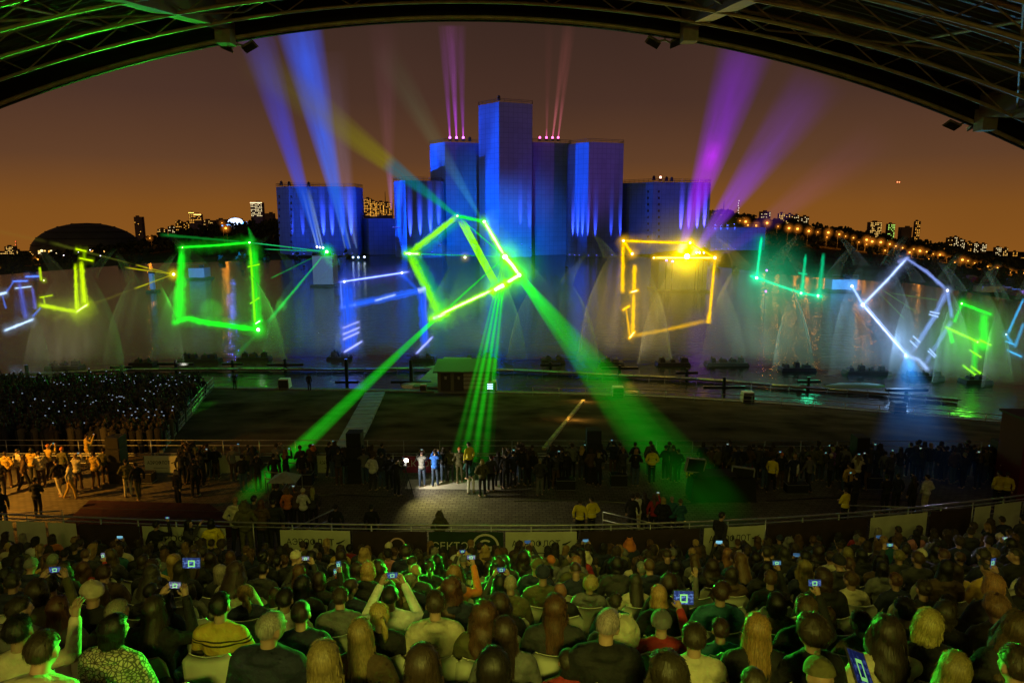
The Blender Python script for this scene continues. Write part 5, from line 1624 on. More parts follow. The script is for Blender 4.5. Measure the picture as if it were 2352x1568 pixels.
def stroke(fig, pts, w0, w1=None, col=GRN, s=1.0, soft=1.5, streak=.5, D=SCR_D, name='light_stroke', D2=None):
    w1 = w0 if w1 is None else w1
    if name != 'halo': w0 *= 1.2; w1 *= 1.2
    # subdivide
    P2 = []
    for i in range(len(pts) - 1):
        for j in range(4):
            t = j / 4
            P2.append((pts[i][0] + (pts[i + 1][0] - pts[i][0]) * t, pts[i][1] + (pts[i + 1][1] - pts[i][1]) * t))
    P2.append(pts[-1])
    pw = strip_mesh(P2, w0, w1, D)
    LAY[0] = (LAY[0] + 0.013) % 0.5
    vs = []; fs = []; uvs = []
    n = len(pw)
    for i, (a, b) in enumerate(pw):
        dd = D + ((D2 - D) * i / (n - 1) if D2 else 0) - LAY[0]
        vs += [P(a[0], a[1], dd) - fig.location, P(b[0], b[1], dd) - fig.location]
        uvs += [(0, i / (n - 1)), (1, i / (n - 1))]
    for i in range(n - 1): fs.append((2 * i, 2 * i + 1, 2 * i + 3, 2 * i + 2))
    me = bpy.data.meshes.new(name); me.from_pydata(vs, [], fs)
    ul = me.uv_layers.new(name='UVMap')
    for lp in me.loops: ul.data[lp.index].uv = uvs[lp.vertex_index]
    me.materials.append(SM(col, s, soft, streak))
    return put(name, me, None, fig)
def line(fig, pts, w, col, s=2.0, halo=5.0, hs=.22, D=SCR_D, white=None):
    """bright laser line: hot core, coloured body, soft halo in the mist"""
    def ext(k):
        (ax, ay), (bx, by) = pts[0], pts[1]; l0 = math.hypot(bx - ax, by - ay) or 1
        (cx, cy_), (dx, dy) = pts[-2], pts[-1]; l1 = math.hypot(dx - cx, dy - cy_) or 1
        return [(ax - (bx - ax) / l0 * k, ay - (by - ay) / l0 * k)] + list(pts[1:-1]) + [(dx + (dx - cx) / l1 * k, dy + (dy - cy_) / l1 * k)]
    stroke(fig, ext(w * halo * .5), w * halo * 2.6, None, col, hs * .55, 2.2, 0.0, D, 'halo')
    stroke(fig, ext(w * 1.2), w * 3.4, None, col, s * .55, 1.5, .5, D, 'halo')
    stroke(fig, ext(w * .6), w * 1.7, None, col, s, 1.2, .5, D)
    if white: stroke(fig, pts, w * .8, None, white, s * .9, .8, .2, D, 'hot_core')
def fig(u, v, lab, D=SCR_D):
    return tag(empty('laser_figure', P(u, v, D)), lab, 'laser figure', 'laser figures drawn on the water screens')
M_NODE = {}
def node(f, u, v, r, col, core=(1, 1, 1), s=4.0, gl=4.0, gs=.9, D=SCR_D):
    k = (core, s)
    if k not in M_NODE: M_NODE[k] = emat('laser_hot_spot', core, s)
    q = MB(); rr = r * .62 * D / FPX
    q.ball((0, 0, 0), (rr, rr * .5, rr), 10, 7)
    o = q.build('hot_spot', M_NODE[k], f, True); o.location = P(u, v, D - .4) - f.location
    glow(f, u, v, r * gl, col, gs, D - .4)
LB = (.10, .22, 1.0); WB = (.45, .65, 1.0); YG = (.55, .85, .0); GY = (.25, 1.0, .0); AMB = (1.0, .52, .0); TEA = (.0, .80, .30); CYA = (.05, .40, .85)
# 1 blue figure at the left edge
D1 = 90
f = fig(45, 760, 'blue and white laser figure at the left edge of the canal', D1)
line(f, [(59, 635.5), (89, 634.6)], 3, LB, 1.3, 4, .25, D1); line(f, [(30, 646), (63, 645)], 3, LB, 1.2, 4, .25, D1); line(f, [(35, 662), (72, 658)], 2.5, WB, 1.2, 4, .2, D1)
line(f, [(-6, 677), (14, 672)], 4, WB, 1.6, 4, .3, D1); stroke(f, [(14, 672), (32, 646)], 9, 6, LB, .55, 1.3, .4, D1); stroke(f, [(5, 677), (14, 710)], 7, 7, LB, .6, 1.2, .4, D1)
stroke(f, [(44, 647), (61, 736)], 16, 22, (.10, .14, .85), .55, 1.2, .5, D1); stroke(f, [(74, 658), (82, 712)], 9, 14, (.15, .16, .9), .55, 1.2, .5, D1)
line(f, [(11, 759), (76, 733)], 4, WB, 1.8, 5, .35, D1); stroke(f, [(74, 728), (95, 705)], 10, 6, LB, .7, 1.2, .3, D1); stroke(f, [(30, 700), (78, 700)], 90, 90, (.01, .06, .35), .16, 1.4, 0, D1, 'halo')
# 2 yellow-green figure
D2 = 89
f = fig(150, 716, 'yellow green laser figure like an open box left of the green square', D2)
line(f, [(175, 572), (197, 577)], 3, YG, 1.2, 4, .2, D2); line(f, [(183, 593), (213, 599)], 3, YG, 1.2, 4, .2, D2)
stroke(f, [(173, 604), (177, 718)], 9, 16, YG, 1.2, 1.1, .6, D2); stroke(f, [(187, 598), (195, 702)], 11, 22, YG, 1.25, 1.0, .6, D2); stroke(f, [(183, 600), (186, 712)], 40, 50, YG, .22, 1.8, 0, D2, 'halo')
stroke(f, [(192, 572), (195, 600)], 10, 14, (.3, .6, 0), .45, 1.2, .5, D2)
stroke(f, [(91, 612), (95, 646)], 8, 10, YG, .9, 1.0, .5, D2); node(f, 100.6, 644, 2.4, YG, (1, 1, .7), 3, 5, .7, D2)
stroke(f, [(99, 681), (104, 701)], 7, 9, YG, .7, 1.1, .4, D2); line(f, [(92, 683), (120, 678)], 2.4, YG, 1.0, 4, .2, D2)
line(f, [(93, 701), (134, 708), (175, 716)], 6, YG, 1.5, 5, .35, D2); line(f, [(174, 717), (201, 699)], 5, YG, 1.8, 7, .45, D2, (1, 1, .6)); glow(f, 188, 712, 60, YG, .35, D2)
for a, b_ in (((398, 630), (310, 608)), ((398, 630), (285, 614)), ((398, 630), (306, 664))): stroke(f, [a, b_], 2, 6, (.55, .5, 0), .65, 1.1, .8, D2, 'laser_ray')
stroke(f, [(306, 664), (111, 738)], 6, 22, (.28, .28, .02), .16, 1.4, .3, D2, 'laser_ray'); stroke(f, [(310, 608), (110, 556)], 5, 14, (.22, .26, .02), .20, 1.4, .3, D2, 'laser_ray'); stroke(f, [(110, 556), (-10, 530)], 12, 16, (.22, .2, .02), .08, 1.4, .0, D2, 'laser_ray')
node(f, 398.7, 630, 4.5, (1, .85, .0), (1, 1, .75), 5, 5.5, 1.2, D2)
# 3 green square
f = fig(500, 757, 'large upright green laser square left of the stage towers')
line(f, [(410, 568.5), (490, 564), (573, 557)], 3.2, GRN, 1.3, 6, .3, white=None)
stroke(f, [(418, 569), (411, 742)], 17, 38, GRN, 1.05, .9, .45); stroke(f, [(424, 569), (420, 742)], 40, 64, GRN, .20, 1.7, 0, name='halo')
stroke(f, [(580, 560), (592, 757)], 26, 26, GRN, .62, .8, .6); stroke(f, [(574, 560), (587, 757)], 8, 8, GY, 1.0, 1.0, .6); stroke(f, [(583, 545), (594, 770)], 50, 58, GRN, .16, 1.7, 0, name='halo')
stroke(f, [(393, 744), (412, 736), (432, 731), (471, 740), (540, 750), (594, 757)], 18, 15, GRN, 1.3, 1.0, .6); stroke(f, [(390, 744), (432, 733), (600, 757)], 44, 44, GRN, .25, 1.8, 0, name='halo')
line(f, [(569, 613), (596, 607)], 2, GY, 1.2, 4, .1); line(f, [(575, 697), (595, 684)], 2, GY, 1.2, 4, .1)
node(f, 573, 557, 3, GRN, (.9, 1, .8), 4, 7, .8); node(f, 419, 568.5, 2.5, GRN, (.6, 1, .3), 3, 6, .5); node(f, 593, 757, 6, GRN, (1, 1, .95), 4, 6, 1.1); line(f, [(586, 744), (598, 736)], 5, GRN, 1.5, 4, .3, white=(1, 1, .9))
stroke(f, [(750, 578), (573, 557)], 2, 4, (.02, .8, .2), .7, 1.0, .6, 120, 'laser_ray', SCR_D); stroke(f, [(750, 578), (605, 572)], 2, 3, (.02, .8, .2), .6, 1.0, .6, 120, 'laser_ray', SCR_D)
stroke(f, [(573, 557), (365, 539)], 4, 12, (.01, .5, .05), .30, 1.2, .2, SCR_D, 'laser_ray'); stroke(f, [(750, 578), (611, 745)], 3, 13, (.02, .8, .10), .55, 1.0, .5, 120, 'laser_ray', SCR_D)
stroke(f, [(611, 745), (540, 820)], 13, 20, (.01, .5, .05), .12, 1.3, .2, SCR_D, 'laser_ray')
stroke(f, [(726, 588), (620, 640)], 1.5, 5, (.02, .8, .1), .35, 1.0, 1.0, 110, 'laser_ray', SCR_D)
stroke(f, [(582, 556), (570, 520)], 22, 2, (.01, .5, .03), .45, 1.0, .3); 
node(f, 750.4, 578.3, 5.0, GRN, (.95, 1, .9), 5, 5.5, 1.6, 120)
# 4 blue figure
f = fig(885, 807, 'deep blue laser figure with white edges left of the central green square', 84)
D4 = 84
B4 = (.015, .10, 1.0)
line(f, [(779, 648), (860, 636), (940, 624)], 4, (.10, .14, 1), 1.5, 6, .35, D4, WB); node(f, 791, 647, 4, LB, (.8, .9, 1), 3, 5, .7, D4); node(f, 923, 626.5, 4, LB, (.9, .9, 1), 3, 5, .7, D4)
stroke(f, [(922, 629), (958, 665)], 14, 12, B4, .5, 1.0, .4, D4); stroke(f, [(785, 703), (880, 686), (979, 664)], 22, 20, (.02, .12, 1), 1.0, .8, .6, D4); line(f, [(785, 706), (815, 700)], 5, LB, 1.2, 3, .2, D4); line(f, [(862, 690), (908, 677)], 3, WB, 1.0, 3, .2, D4)
stroke(f, [(959, 668), (979, 662)], 16, 16, WB, .9, .9, .3, D4)
stroke(f, [(797, 648), (803, 812)], 40, 44, B4, .85, .7, .5, D4); line(f, [(782, 648), (786, 706)], 2.5, LB, .9, 4, .2, D4); line(f, [(976, 664), (980, 780)], 2.5, LB, .8, 4, .2, D4); stroke(f, [(797, 640), (803, 820)], 80, 86, B4, .14, 1.5, 0, D4, 'halo'); stroke(f, [(968, 666), (977, 800)], 24, 22, B4, .85, .7, .5, D4)
for a, b_, s in (((788, 753), (824, 739), 1.0), ((788, 768), (825, 752), 1.2), ((789, 779), (824, 763), 1.2), ((791, 808), (831, 784), 1.5), ((957, 811), (993, 774), 1.4)): line(f, [a, b_], 3.5, (.30, .35, 1), s, 4, .25, D4)
stroke(f, [(880, 640), (880, 800)], 190, 190, (.005, .05, .22), .20, 1.2, .1, D4, 'halo')
# 5 central green square
f = fig(1075, 725, 'bright tilted green laser square in front of the tallest tower')
D5 = SCR_D
A_, B_, C_, E_, F_, G_, H_ = (940.7, 582.5), (1050.5, 496), (1112, 509), (1160, 590), (1192.6, 632), (1145.6, 659), (1009, 723)
stroke(f, [A_, B_], 20, 16, GY, 1.05, .9, .6); stroke(f, [(952, 586), (1056, 506)], 34, 26, GRN, .22, 1.2, .4)
stroke(f, [B_, C_], 12, 10, GRN, 1.0, .9, .5); line(f, [C_, (1140, 556), E_], 8, GY, 1.6, 5, .40, D5, (1, 1, .6)); line(f, [E_, (1176, 608), F_], 10, GY, 2.0, 5, .45, D5, (1, 1, .85)); line(f, [F_, G_], 9, GY, 1.9, 5, .45, D5, (1, 1, .8)); line(f, [G_, (1075, 692), H_], 7, GY, 1.7, 6, .42, D5, (1, 1, .5))
stroke(f, [A_, (975, 653), H_], 22, 26, GY, .95, .8, .5); stroke(f, [(950, 583), (984, 650), (1020, 718)], 40, 52, GRN, .34, 1.3, .2)
for i, o_ in enumerate((-7.5, -2.5, 2.5, 7.5)): stroke(f, [(B_[0] + o_ + 8, B_[1] + 8), (G_[0] + o_ - 6, G_[1] - 4)], 5.2, 5.6, GY, 1.0, .6, .25)
stroke(f, [B_, E_], 3, 5, GRN, .75, .9, .4); stroke(f, [E_, A_], 2.2, 3, GRN, .6, 1.0, .6); stroke(f, [E_, (1022, 714)], 2.5, 8, GRN, .65, .9, .5)
for d_ in (-5, 0, 5): stroke(f, [E_, (1148 + d_ * 1.6, 650)], 1.6, 2.4, GY, .7, 1.0, .4)
node(f, *A_, 4.5, GRN, (1, 1, .7), 4, 6, 1.1); line(f, [(930, 582), (962, 583)], 5, GY, 1.6, 4, .3, D5, (1, 1, .7)); node(f, *C_, 4.5, GRN, (1, 1, .8), 4, 5, .8); node(f, *E_, 8, (.05, 1.0, .0), (1, 1, .95), 6, 7.5, 1.7); node(f, *F_, 6.5, GRN, (1, 1, .95), 5, 8, 1.5); node(f, *G_, 6, GRN, (1, 1, .9), 5, 8, 1.3); line(f, [(1135, 667), (1158, 654)], 12, GY, 2.2, 3, .3, D5, (1, 1, .9)); node(f, B_[0], B_[1], 3.5, GRN, (.9, 1, .3), 3, 5, .7)
line(f, [(994, 733), (1024, 718)], 10, GY, 2.2, 4, .4, D5, (1, 1, .95)); glow(f, 1009, 724, 46, GRN, .9)
glow(f, 1172, 612, 110, (.02, 1.0, .0), .42, D5, 2.4)
node(f, 1068, 591, 3.6, (.8, .7, .1), (1, 1, .85), 5, 5.0, .7, D5 + 30)
# 6 amber figure
f = fig(1540, 773, 'amber laser square with a blinding lamp in front of the right tower', 85)
D6 = 85
line(f, [(1432, 553), (1508, 556), (1585, 558)], 4, AMB, 1.5, 5, .4, D6); line(f, [(1585, 558), (1579, 589)], 7, AMB, 1.3, 4, .4, D6); line(f, [(1585, 558), (1642, 592)], 3, AMB, 1.3, 4, .3, D6); line(f, [(1501, 592), (1642, 592)], 4.5, AMB, 1.8, 5, .5, D6, (1, .9, .3))
line(f, [(1432, 553), (1452, 583)], 5, AMB, 1.3, 5, .4, D6); stroke(f, [(1431, 556), (1430, 676)], 11, 12, AMB, 1.25, .9, .3, D6); stroke(f, [(1431, 556), (1430, 676)], 34, 34, AMB, .24, 1.8, 0, D6, 'halo')
stroke(f, [(1458, 606), (1456, 671)], 13, 12, AMB, 1.3, .9, .3, D6); stroke(f, [(1456, 671), (1453, 774)], 9, 13, AMB, 1.2, .9, .4, D6); stroke(f, [(1458, 600), (1453, 774)], 40, 40, AMB, .26, 1.8, 0, D6, 'halo'); stroke(f, [(1438, 706), (1447, 774)], 6, 9, AMB, .9, 1.0, .4, D6)
line(f, [(1432, 711), (1445, 703)], 4, AMB, 1.4, 4, .4, D6); line(f, [(1449, 671), (1464, 667)], 4, AMB, 1.8, 4, .4, D6, (1, 1, .7)); line(f, [(1446, 776), (1457, 762)], 4, AMB, 1.8, 4, .4, D6, (1, .9, .4))
stroke(f, [(1449, 772), (1530, 757), (1629, 735)], 12, 14, AMB, .55, 1.0, .4, D6); stroke(f, [(1642, 592), (1632, 700), (1628, 740)], 8, 9, AMB, 1.3, .9, .3, D6); stroke(f, [(1642, 592), (1632, 700), (1628, 740)], 26, 26, AMB, .24, 1.8, 0, D6, 'halo'); stroke(f, [(1630, 716), (1627, 744)], 12, 16, AMB, 1.1, 1.0, .3, D6)
node(f, 1432, 553, 4, AMB, (1, .95, .6), 4, 6, .9, D6); node(f, 1452, 583, 4.2, AMB, (1, .95, .6), 4, 6, .9, D6); node(f, 1585, 557.7, 4, AMB, (1, .95, .6), 4, 6, .9, D6); node(f, 1642, 592, 5.2, AMB, (1, .98, .7), 4, 6, 1.1, D6); node(f, 1501.6, 592, 3, AMB, (1, .9, .5), 4, 5, .6, D6)
node(f, 1578, 589, 9.5, (1, .72, .0), (1, 1, .9), 8, 8.0, 3.2, D6); glow(f, 1578, 600, 160, (.55, .42, .0), .42, D6, 1.8); glow(f, 1480, 690, 150, (.40, .26, .02), .18, D6, 1.4)
# 7 teal figure
f = fig(1810, 681, 'teal laser figure like a bench right of the amber square', 92)
D7 = 92
line(f, [(1749, 546), (1738, 638)], 4, TEA, 1.4, 6, .35, D7); line(f, [(1738, 638), (1790, 656), (1840, 673)], 4, TEA, 1.5, 6, .4, D7); line(f, [(1840, 673), (1888, 681)], 4, TEA, 1.4, 6, .4, D7)
stroke(f, [(1851, 582), (1842, 672)], 7, 16, TEA, .75, 1.0, .5, D7); stroke(f, [(1892, 580), (1882, 678)], 10, 20, TEA, .55, 1.1, .5, D7)
node(f, 1738, 638, 5, TEA, (.75, 1, .9), 4, 7, 1.3, D7); node(f, 1840, 673, 3.6, TEA, (.7, 1, .85), 4, 6, .9, D7); node(f, 1879, 679, 4, TEA, (.7, 1, .85), 4, 6, .9, D7); line(f, [(1725, 634), (1752, 642)], 4, TEA, 1.6, 4, .3, D7); glow(f, 1770, 640, 120, TEA, .24, D7, 1.6); glow(f, 1880, 665, 70, TEA, .2, D7, 1.6)
line(f, [(1835, 627), (1853, 630)], 2, TEA, .9, 4, .2, D7)
# 8 tilted blue-white square
f = fig(2080, 846, 'blue white tilted laser square at the right of the canal', 78)
D8 = 78
WH = (.35, .50, 1.0)
line(f, [(1957, 657), (1982, 700)], 4, WH, 1.5, 5, .3, D8); line(f, [(1982, 700), (2035, 646), (2084, 592)], 5, WH, 1.3, 5, .3, D8, (.6, .8, 1)); stroke(f, [(2076, 590), (2128, 624), (2176, 667)], 9, 12, (.25, .35, .9), .85, 1.0, .7, D8); stroke(f, [(2060, 603), (2090, 591)], 12, 10, (.3, .35, .8), .6, 1.0, .6, D8)
line(f, [(1982, 700), (2032, 758), (2081, 815)], 4, WH, 1.8, 7, .35, D8, (.8, .95, 1)); line(f, [(1986, 698), (2035, 755), (2084, 812)], 2.4, WH, 1.2, 3, .1, D8); line(f, [(2081, 815), (2110, 826), (2129, 846)], 7, WH, 1.3, 4, .3, D8, (.7, .85, 1))
stroke(f, [(2174, 668), (2148, 724), (2092, 812)], 18, 14, (.22, .34, .9), .85, .8, .5, D8); stroke(f, [(2176, 667), (2187, 732)], 10, 12, (.2, .35, .95), .8, .9, .5, D8); stroke(f, [(2187, 734), (2124, 838)], 14, 13, (.2, .30, .85), .65, .8, .5, D8)
for a, b_ in (((2137, 716), (2157, 720)), ((2135, 722), (2154, 727)), ((2098, 772), (2113, 786)), ((2091, 783), (2106, 797)), ((2135, 801), (2150, 817)), ((2132, 806), (2147, 820))): line(f, [a, b_], 2.6, WH, 1.5, 3, .15, D8)
node(f, 1957, 657, 5, (.1, .4, 1), (.9, 1, 1), 4, 6, 1.0, D8); node(f, 1982, 700, 6, (.15, .45, 1), (1, 1, 1), 4, 5, 1.0, D8); node(f, 2176, 667, 5, WH, (.9, .95, 1), 3, 4, .7, D8); node(f, 2081, 815, 5, WH, (.95, 1, 1), 4, 5, .8, D8)
stroke(f, [(1990, 720), (2075, 870)], 44, 110, (.02, .09, .22), .26, 1.2, .3, D8, 'halo'); glow(f, 2070, 800, 110, (.02, .08, .24), .16, D8, 1.5)
for a, b_ in (((2018, 660), (2110, 720)), ((2015, 668), (2080, 735)), ((2040, 672), (2160, 690))): stroke(f, [a, b_], 1.6, 4, (.15, .5, .05), .28, 1.0, 1.0, D8, 'laser_ray')
# 9 small green figure
f = fig(2235, 860, 'small green laser figure of stacked boxes near the right edge', 76)
D9 = 76
line(f, [(2209, 697), (2276, 722)], 4, GRN, 1.5, 5, .4, D9); stroke(f, [(2209, 699), (2191, 742)], 9, 12, GRN, .9, .9, .4, D9); stroke(f, [(2179, 752), (2189, 790)], 11, 13, GRN, 1.0, .8, .4, D9); stroke(f, [(2261, 718), (2259, 806)], 24, 24, GRN, .95, .7, .5, D9); stroke(f, [(2261, 710), (2259, 815)], 60, 60, GRN, .20, 1.7, 0, D9, 'halo')
line(f, [(2172, 751), (2250, 787)], 4, GY, 1.6, 5, .35, D9); line(f, [(2251, 781), (2275, 792)], 3.4, GY, 1.4, 4, .3, D9); stroke(f, [(2242, 786), (2236, 856)], 20, 18, GRN, .7, .8, .5, D9); line(f, [(2228, 804), (2253, 820)], 3, GY, 1.4, 4, .3, D9); line(f, [(2212, 839), (2254, 871)], 3.4, GY, 1.5, 4, .3, D9); line(f, [(2231, 841), (2256, 860)], 3, GY, 1.3, 4, .2, D9)
node(f, 2209, 697, 3.6, GRN, (.7, 1, .4), 4, 6, .8, D9); node(f, 2245, 785, 4, GRN, (.8, 1, .4), 4, 6, .7, D9); glow(f, 2230, 770, 110, GRN, .24, D9, 1.6)
# 10 cyan figure at the right edge
f = fig(2330, 818, 'cyan laser figure cut off by the right edge', 74)
D10 = 74
stroke(f, [(2352, 684), (2314, 768)], 8, 9, CYA, 1.0, .9, .4, D10); node(f, 2311, 768, 3.5, CYA, (.5, .9, 1), 3, 5, .5, D10); stroke(f, [(2312, 768), (2324, 790)], 7, 12, CYA, .9, .9, .4, D10); line(f, [(2311, 784), (2330, 791)], 3, CYA, 1.3, 4, .3, D10); line(f, [(2314, 804), (2346, 819)], 3.4, CYA, 1.4, 4, .3, D10); stroke(f, [(2352, 740), (2330, 800)], 10, 12, CYA, .7, .9, .4, D10)

# pools of coloured light that the figures throw on mist, pontoons and water
for u, v, D, col, pw in ((60, 700, 88, (.1, .2, 1), 900), (185, 700, 86, (.7, .8, .05), 2400), (410, 680, 84, (.1, 1, .05), 3000), (590, 720, 84, (.1, 1, .05), 3600), (800, 740, 82, (.05, .15, 1), 3000), (1160, 620, 82, (.1, 1, .05), 9000), (1020, 700, 82, (.1, 1, .05), 4000), (1575, 600, 82, (1, .62, .05), 11000), (1460, 720, 82, (1, .6, .1), 3500), (1740, 640, 88, (.05, 1, .45), 5000), (1880, 680, 88, (.05, 1, .45), 3000), (2080, 790, 75, (.3, .55, 1), 4200), (2240, 780, 73, (.15, 1, .05), 3000), (1950, 700, 76, (.3, .5, 1), 1500)):
    light('laser_scatter', 'POINT', P(u, v, D - 1.5), pw * .22, col, None, .8)

# ================================================================== WATER SCREENS (fans of fine spray)
def mist_mat(amax=.16):
    m = bpy.data.materials.new('water_mist'); m.use_nodes = True
    nt = m.node_tree; nt.nodes.clear(); L = nt.links
    o = nt.nodes.new('ShaderNodeOutputMaterial'); tr = nt.nodes.new('ShaderNodeBsdfTransparent'); df = nt.nodes.new('ShaderNodeBsdfDiffuse'); tl = nt.nodes.new('ShaderNodeBsdfTranslucent'); mx0 = nt.nodes.new('ShaderNodeMixShader'); mx = nt.nodes.new('ShaderNodeMixShader')
    df.inputs[0].default_value = (.8, .82, .85, 1); tl.inputs[0].default_value = (.8, .82, .85, 1)
    uv = nt.nodes.new('ShaderNodeUVMap'); sp = nt.nodes.new('ShaderNodeSeparateXYZ'); L.new(uv.outputs[0], sp.inputs[0])
    def mth(op, a, b=None, c=None):
        n = nt.nodes.new('ShaderNodeMath'); n.operation = op
        for i, x in enumerate((a, b, c)):
            if x is None: continue
            if isinstance(x, (int, float)): n.inputs[i].default_value = x
            else: L.new(x, n.inputs[i])
        return n.outputs[0]
    a = mth('ABSOLUTE', mth('MULTIPLY_ADD', sp.outputs['X'], 2.0, -1.0))
    rim = mth('POWER', a, 14.0)
    edge = mth('MINIMUM', mth('MULTIPLY', mth('SUBTRACT', 1.0, a), 30.0), 1.0)
    vert = mth('MINIMUM', mth('MULTIPLY', mth('SUBTRACT', 1.0, sp.outputs['Y']), 3.0), 1.0)
    ob = nt.nodes.new('ShaderNodeObjectInfo')
    mp = nt.nodes.new('ShaderNodeMapping'); mp.inputs['Scale'].default_value = (9, 1.6, 1); L.new(uv.outputs[0], mp.inputs[0])
    cx_ = nt.nodes.new('ShaderNodeCombineXYZ'); L.new(mth('MULTIPLY', ob.outputs['Random'], 40.0), cx_.inputs[0]); vm = nt.nodes.new('ShaderNodeVectorMath'); L.new(mp.outputs[0], vm.inputs[0]); L.new(cx_.outputs[0], vm.inputs[1])
    nz = nt.nodes.new('ShaderNodeTexNoise'); nz.inputs['Scale'].default_value = 1.2; nz.inputs['Detail'].default_value = 5; L.new(vm.outputs[0], nz.inputs['Vector'])
    mr = nt.nodes.new('ShaderNodeMapRange'); mr.inputs['From Min'].default_value = .3; mr.inputs['From Max'].default_value = .72; mr.inputs['To Min'].default_value = .25; mr.inputs['To Max'].default_value = 1.1; L.new(nz.outputs['Fac'], mr.inputs['Value'])
    al = mth('MULTIPLY', mth('MULTIPLY', mth('MULTIPLY_ADD', rim, 1.0, .75), mth('MULTIPLY', edge, vert)), mth('MULTIPLY', mr.outputs[0], amax))
    L.new(df.outputs[0], mx0.inputs[1]); L.new(tl.outputs[0], mx0.inputs[2]); mx0.inputs[0].default_value = .5
    L.new(al, mx.inputs[0]); L.new(tr.outputs[0], mx.inputs[1]); L.new(mx0.outputs[0], mx.inputs[2]); L.new(mx.outputs[0], o.inputs['Surface'])
    return m
M_MIST = mist_mat(.26); M_HORN = mist_mat(.12)
def uvsheet(rows, name, m, parent):
    """rows: list of (left, right) world points from the bottom up, bulged a little like a sheet of spray"""
    vs = []; fs = []; uvs = []
    nx = 14; n = len(rows)
    for j, (a, b) in enumerate(rows):
        for i in range(nx + 1):
            t = i / nx
            p = a.lerp(b, t); p.y += 1.2 * (1 - (2 * t - 1) ** 2)
            vs.append(p); uvs.append((t, j / (n - 1)))
    for j in range(n - 1):
        for i in range(nx):
            a = j * (nx + 1) + i
            fs.append((a, a + 1, a + nx + 2, a + nx + 1))
    me = bpy.data.meshes.new(name); me.from_pydata(vs, [], fs)
    ul = me.uv_layers.new(name='UVMap')
    for lp in me.loops: ul.data[lp.index].uv = uvs[lp.vertex_index]
    me.polygons.foreach_set('use_smooth', [True] * len(me.polygons)); me.materials.append(m)
    return put(name, me, None, parent)
SCREENS_W = [(30, 640, 905, 150, 90, 'at the left edge'), (170, 590, 860, 190, 88, 'behind the yellow green figure'), (500, 560, 826, 250, 89, 'behind the large green square'), (330, 600, 838, 150, 92, 'left of the large green square'), (720, 590, 822, 190, 91, 'below the lone left tower'), (890, 590, 820, 200, 88, 'behind the deep blue figure'), (1085, 560, 825, 200, 90, 'behind the central green square'), (1270, 600, 828, 170, 93, 'between the green and amber squares'), (1435, 545, 832, 175, 88, 'at the left side of the amber square'), (1590, 570, 836, 200, 91, 'at the right side of the amber square'), (1740, 560, 845, 210, 95, 'behind the teal figure'), (1880, 590, 853, 170, 97, 'right of the teal figure'), (2010, 560, 862, 170, 80, 'left of the tilted white square'), (2140, 600, 872, 160, 81, 'right of the tilted white square'), (2235, 620, 880, 150, 79, 'behind the small green figure'), (2330, 640, 890, 120, 77, 'at the right edge')]
for (uc, vt, vb, wpx, D, where) in SCREENS_W:
    wpx *= 1.3
    base = G(uc, vb, 0.1); D = base.y
    s = tag(empty('water_screen', base), f'bell shaped screen of fine water spray {where}', 'water spray', 'water screens along the canal')
    rows = []
    N_ = 12
    for j in range(N_ + 1):
        t = j / N_
        v = vb + (vt + 30 - vb) * t
        w_ = wpx * (0.5 + .5 * (1 - t) ** .5 * .96 if t > 0.0 else 1.0) * (1 - .55 * t ** 3)
        rows.append((P(uc - w_ / 2, v, D) - base, P(uc + w_ / 2, v, D) - base))
    uvsheet(rows, 'spray_sheet', M_MIST, s)
    for sg in (-1, 1):      # the two horns of spray at the top
        rows = []
        for j in range(7):
            t = j / 6
            v = vt + 50 - (70) * t; uu = uc + sg * (wpx * .14 + wpx * .22 * t ** 1.3); w_ = wpx * .15 * (1 - t) + 2
            rows.append((P(uu - w_ / 2, v, D - .5) - base, P(uu + w_ / 2, v, D - .5) - base))
        uvsheet(rows, 'spray_horn', M_HORN, s)

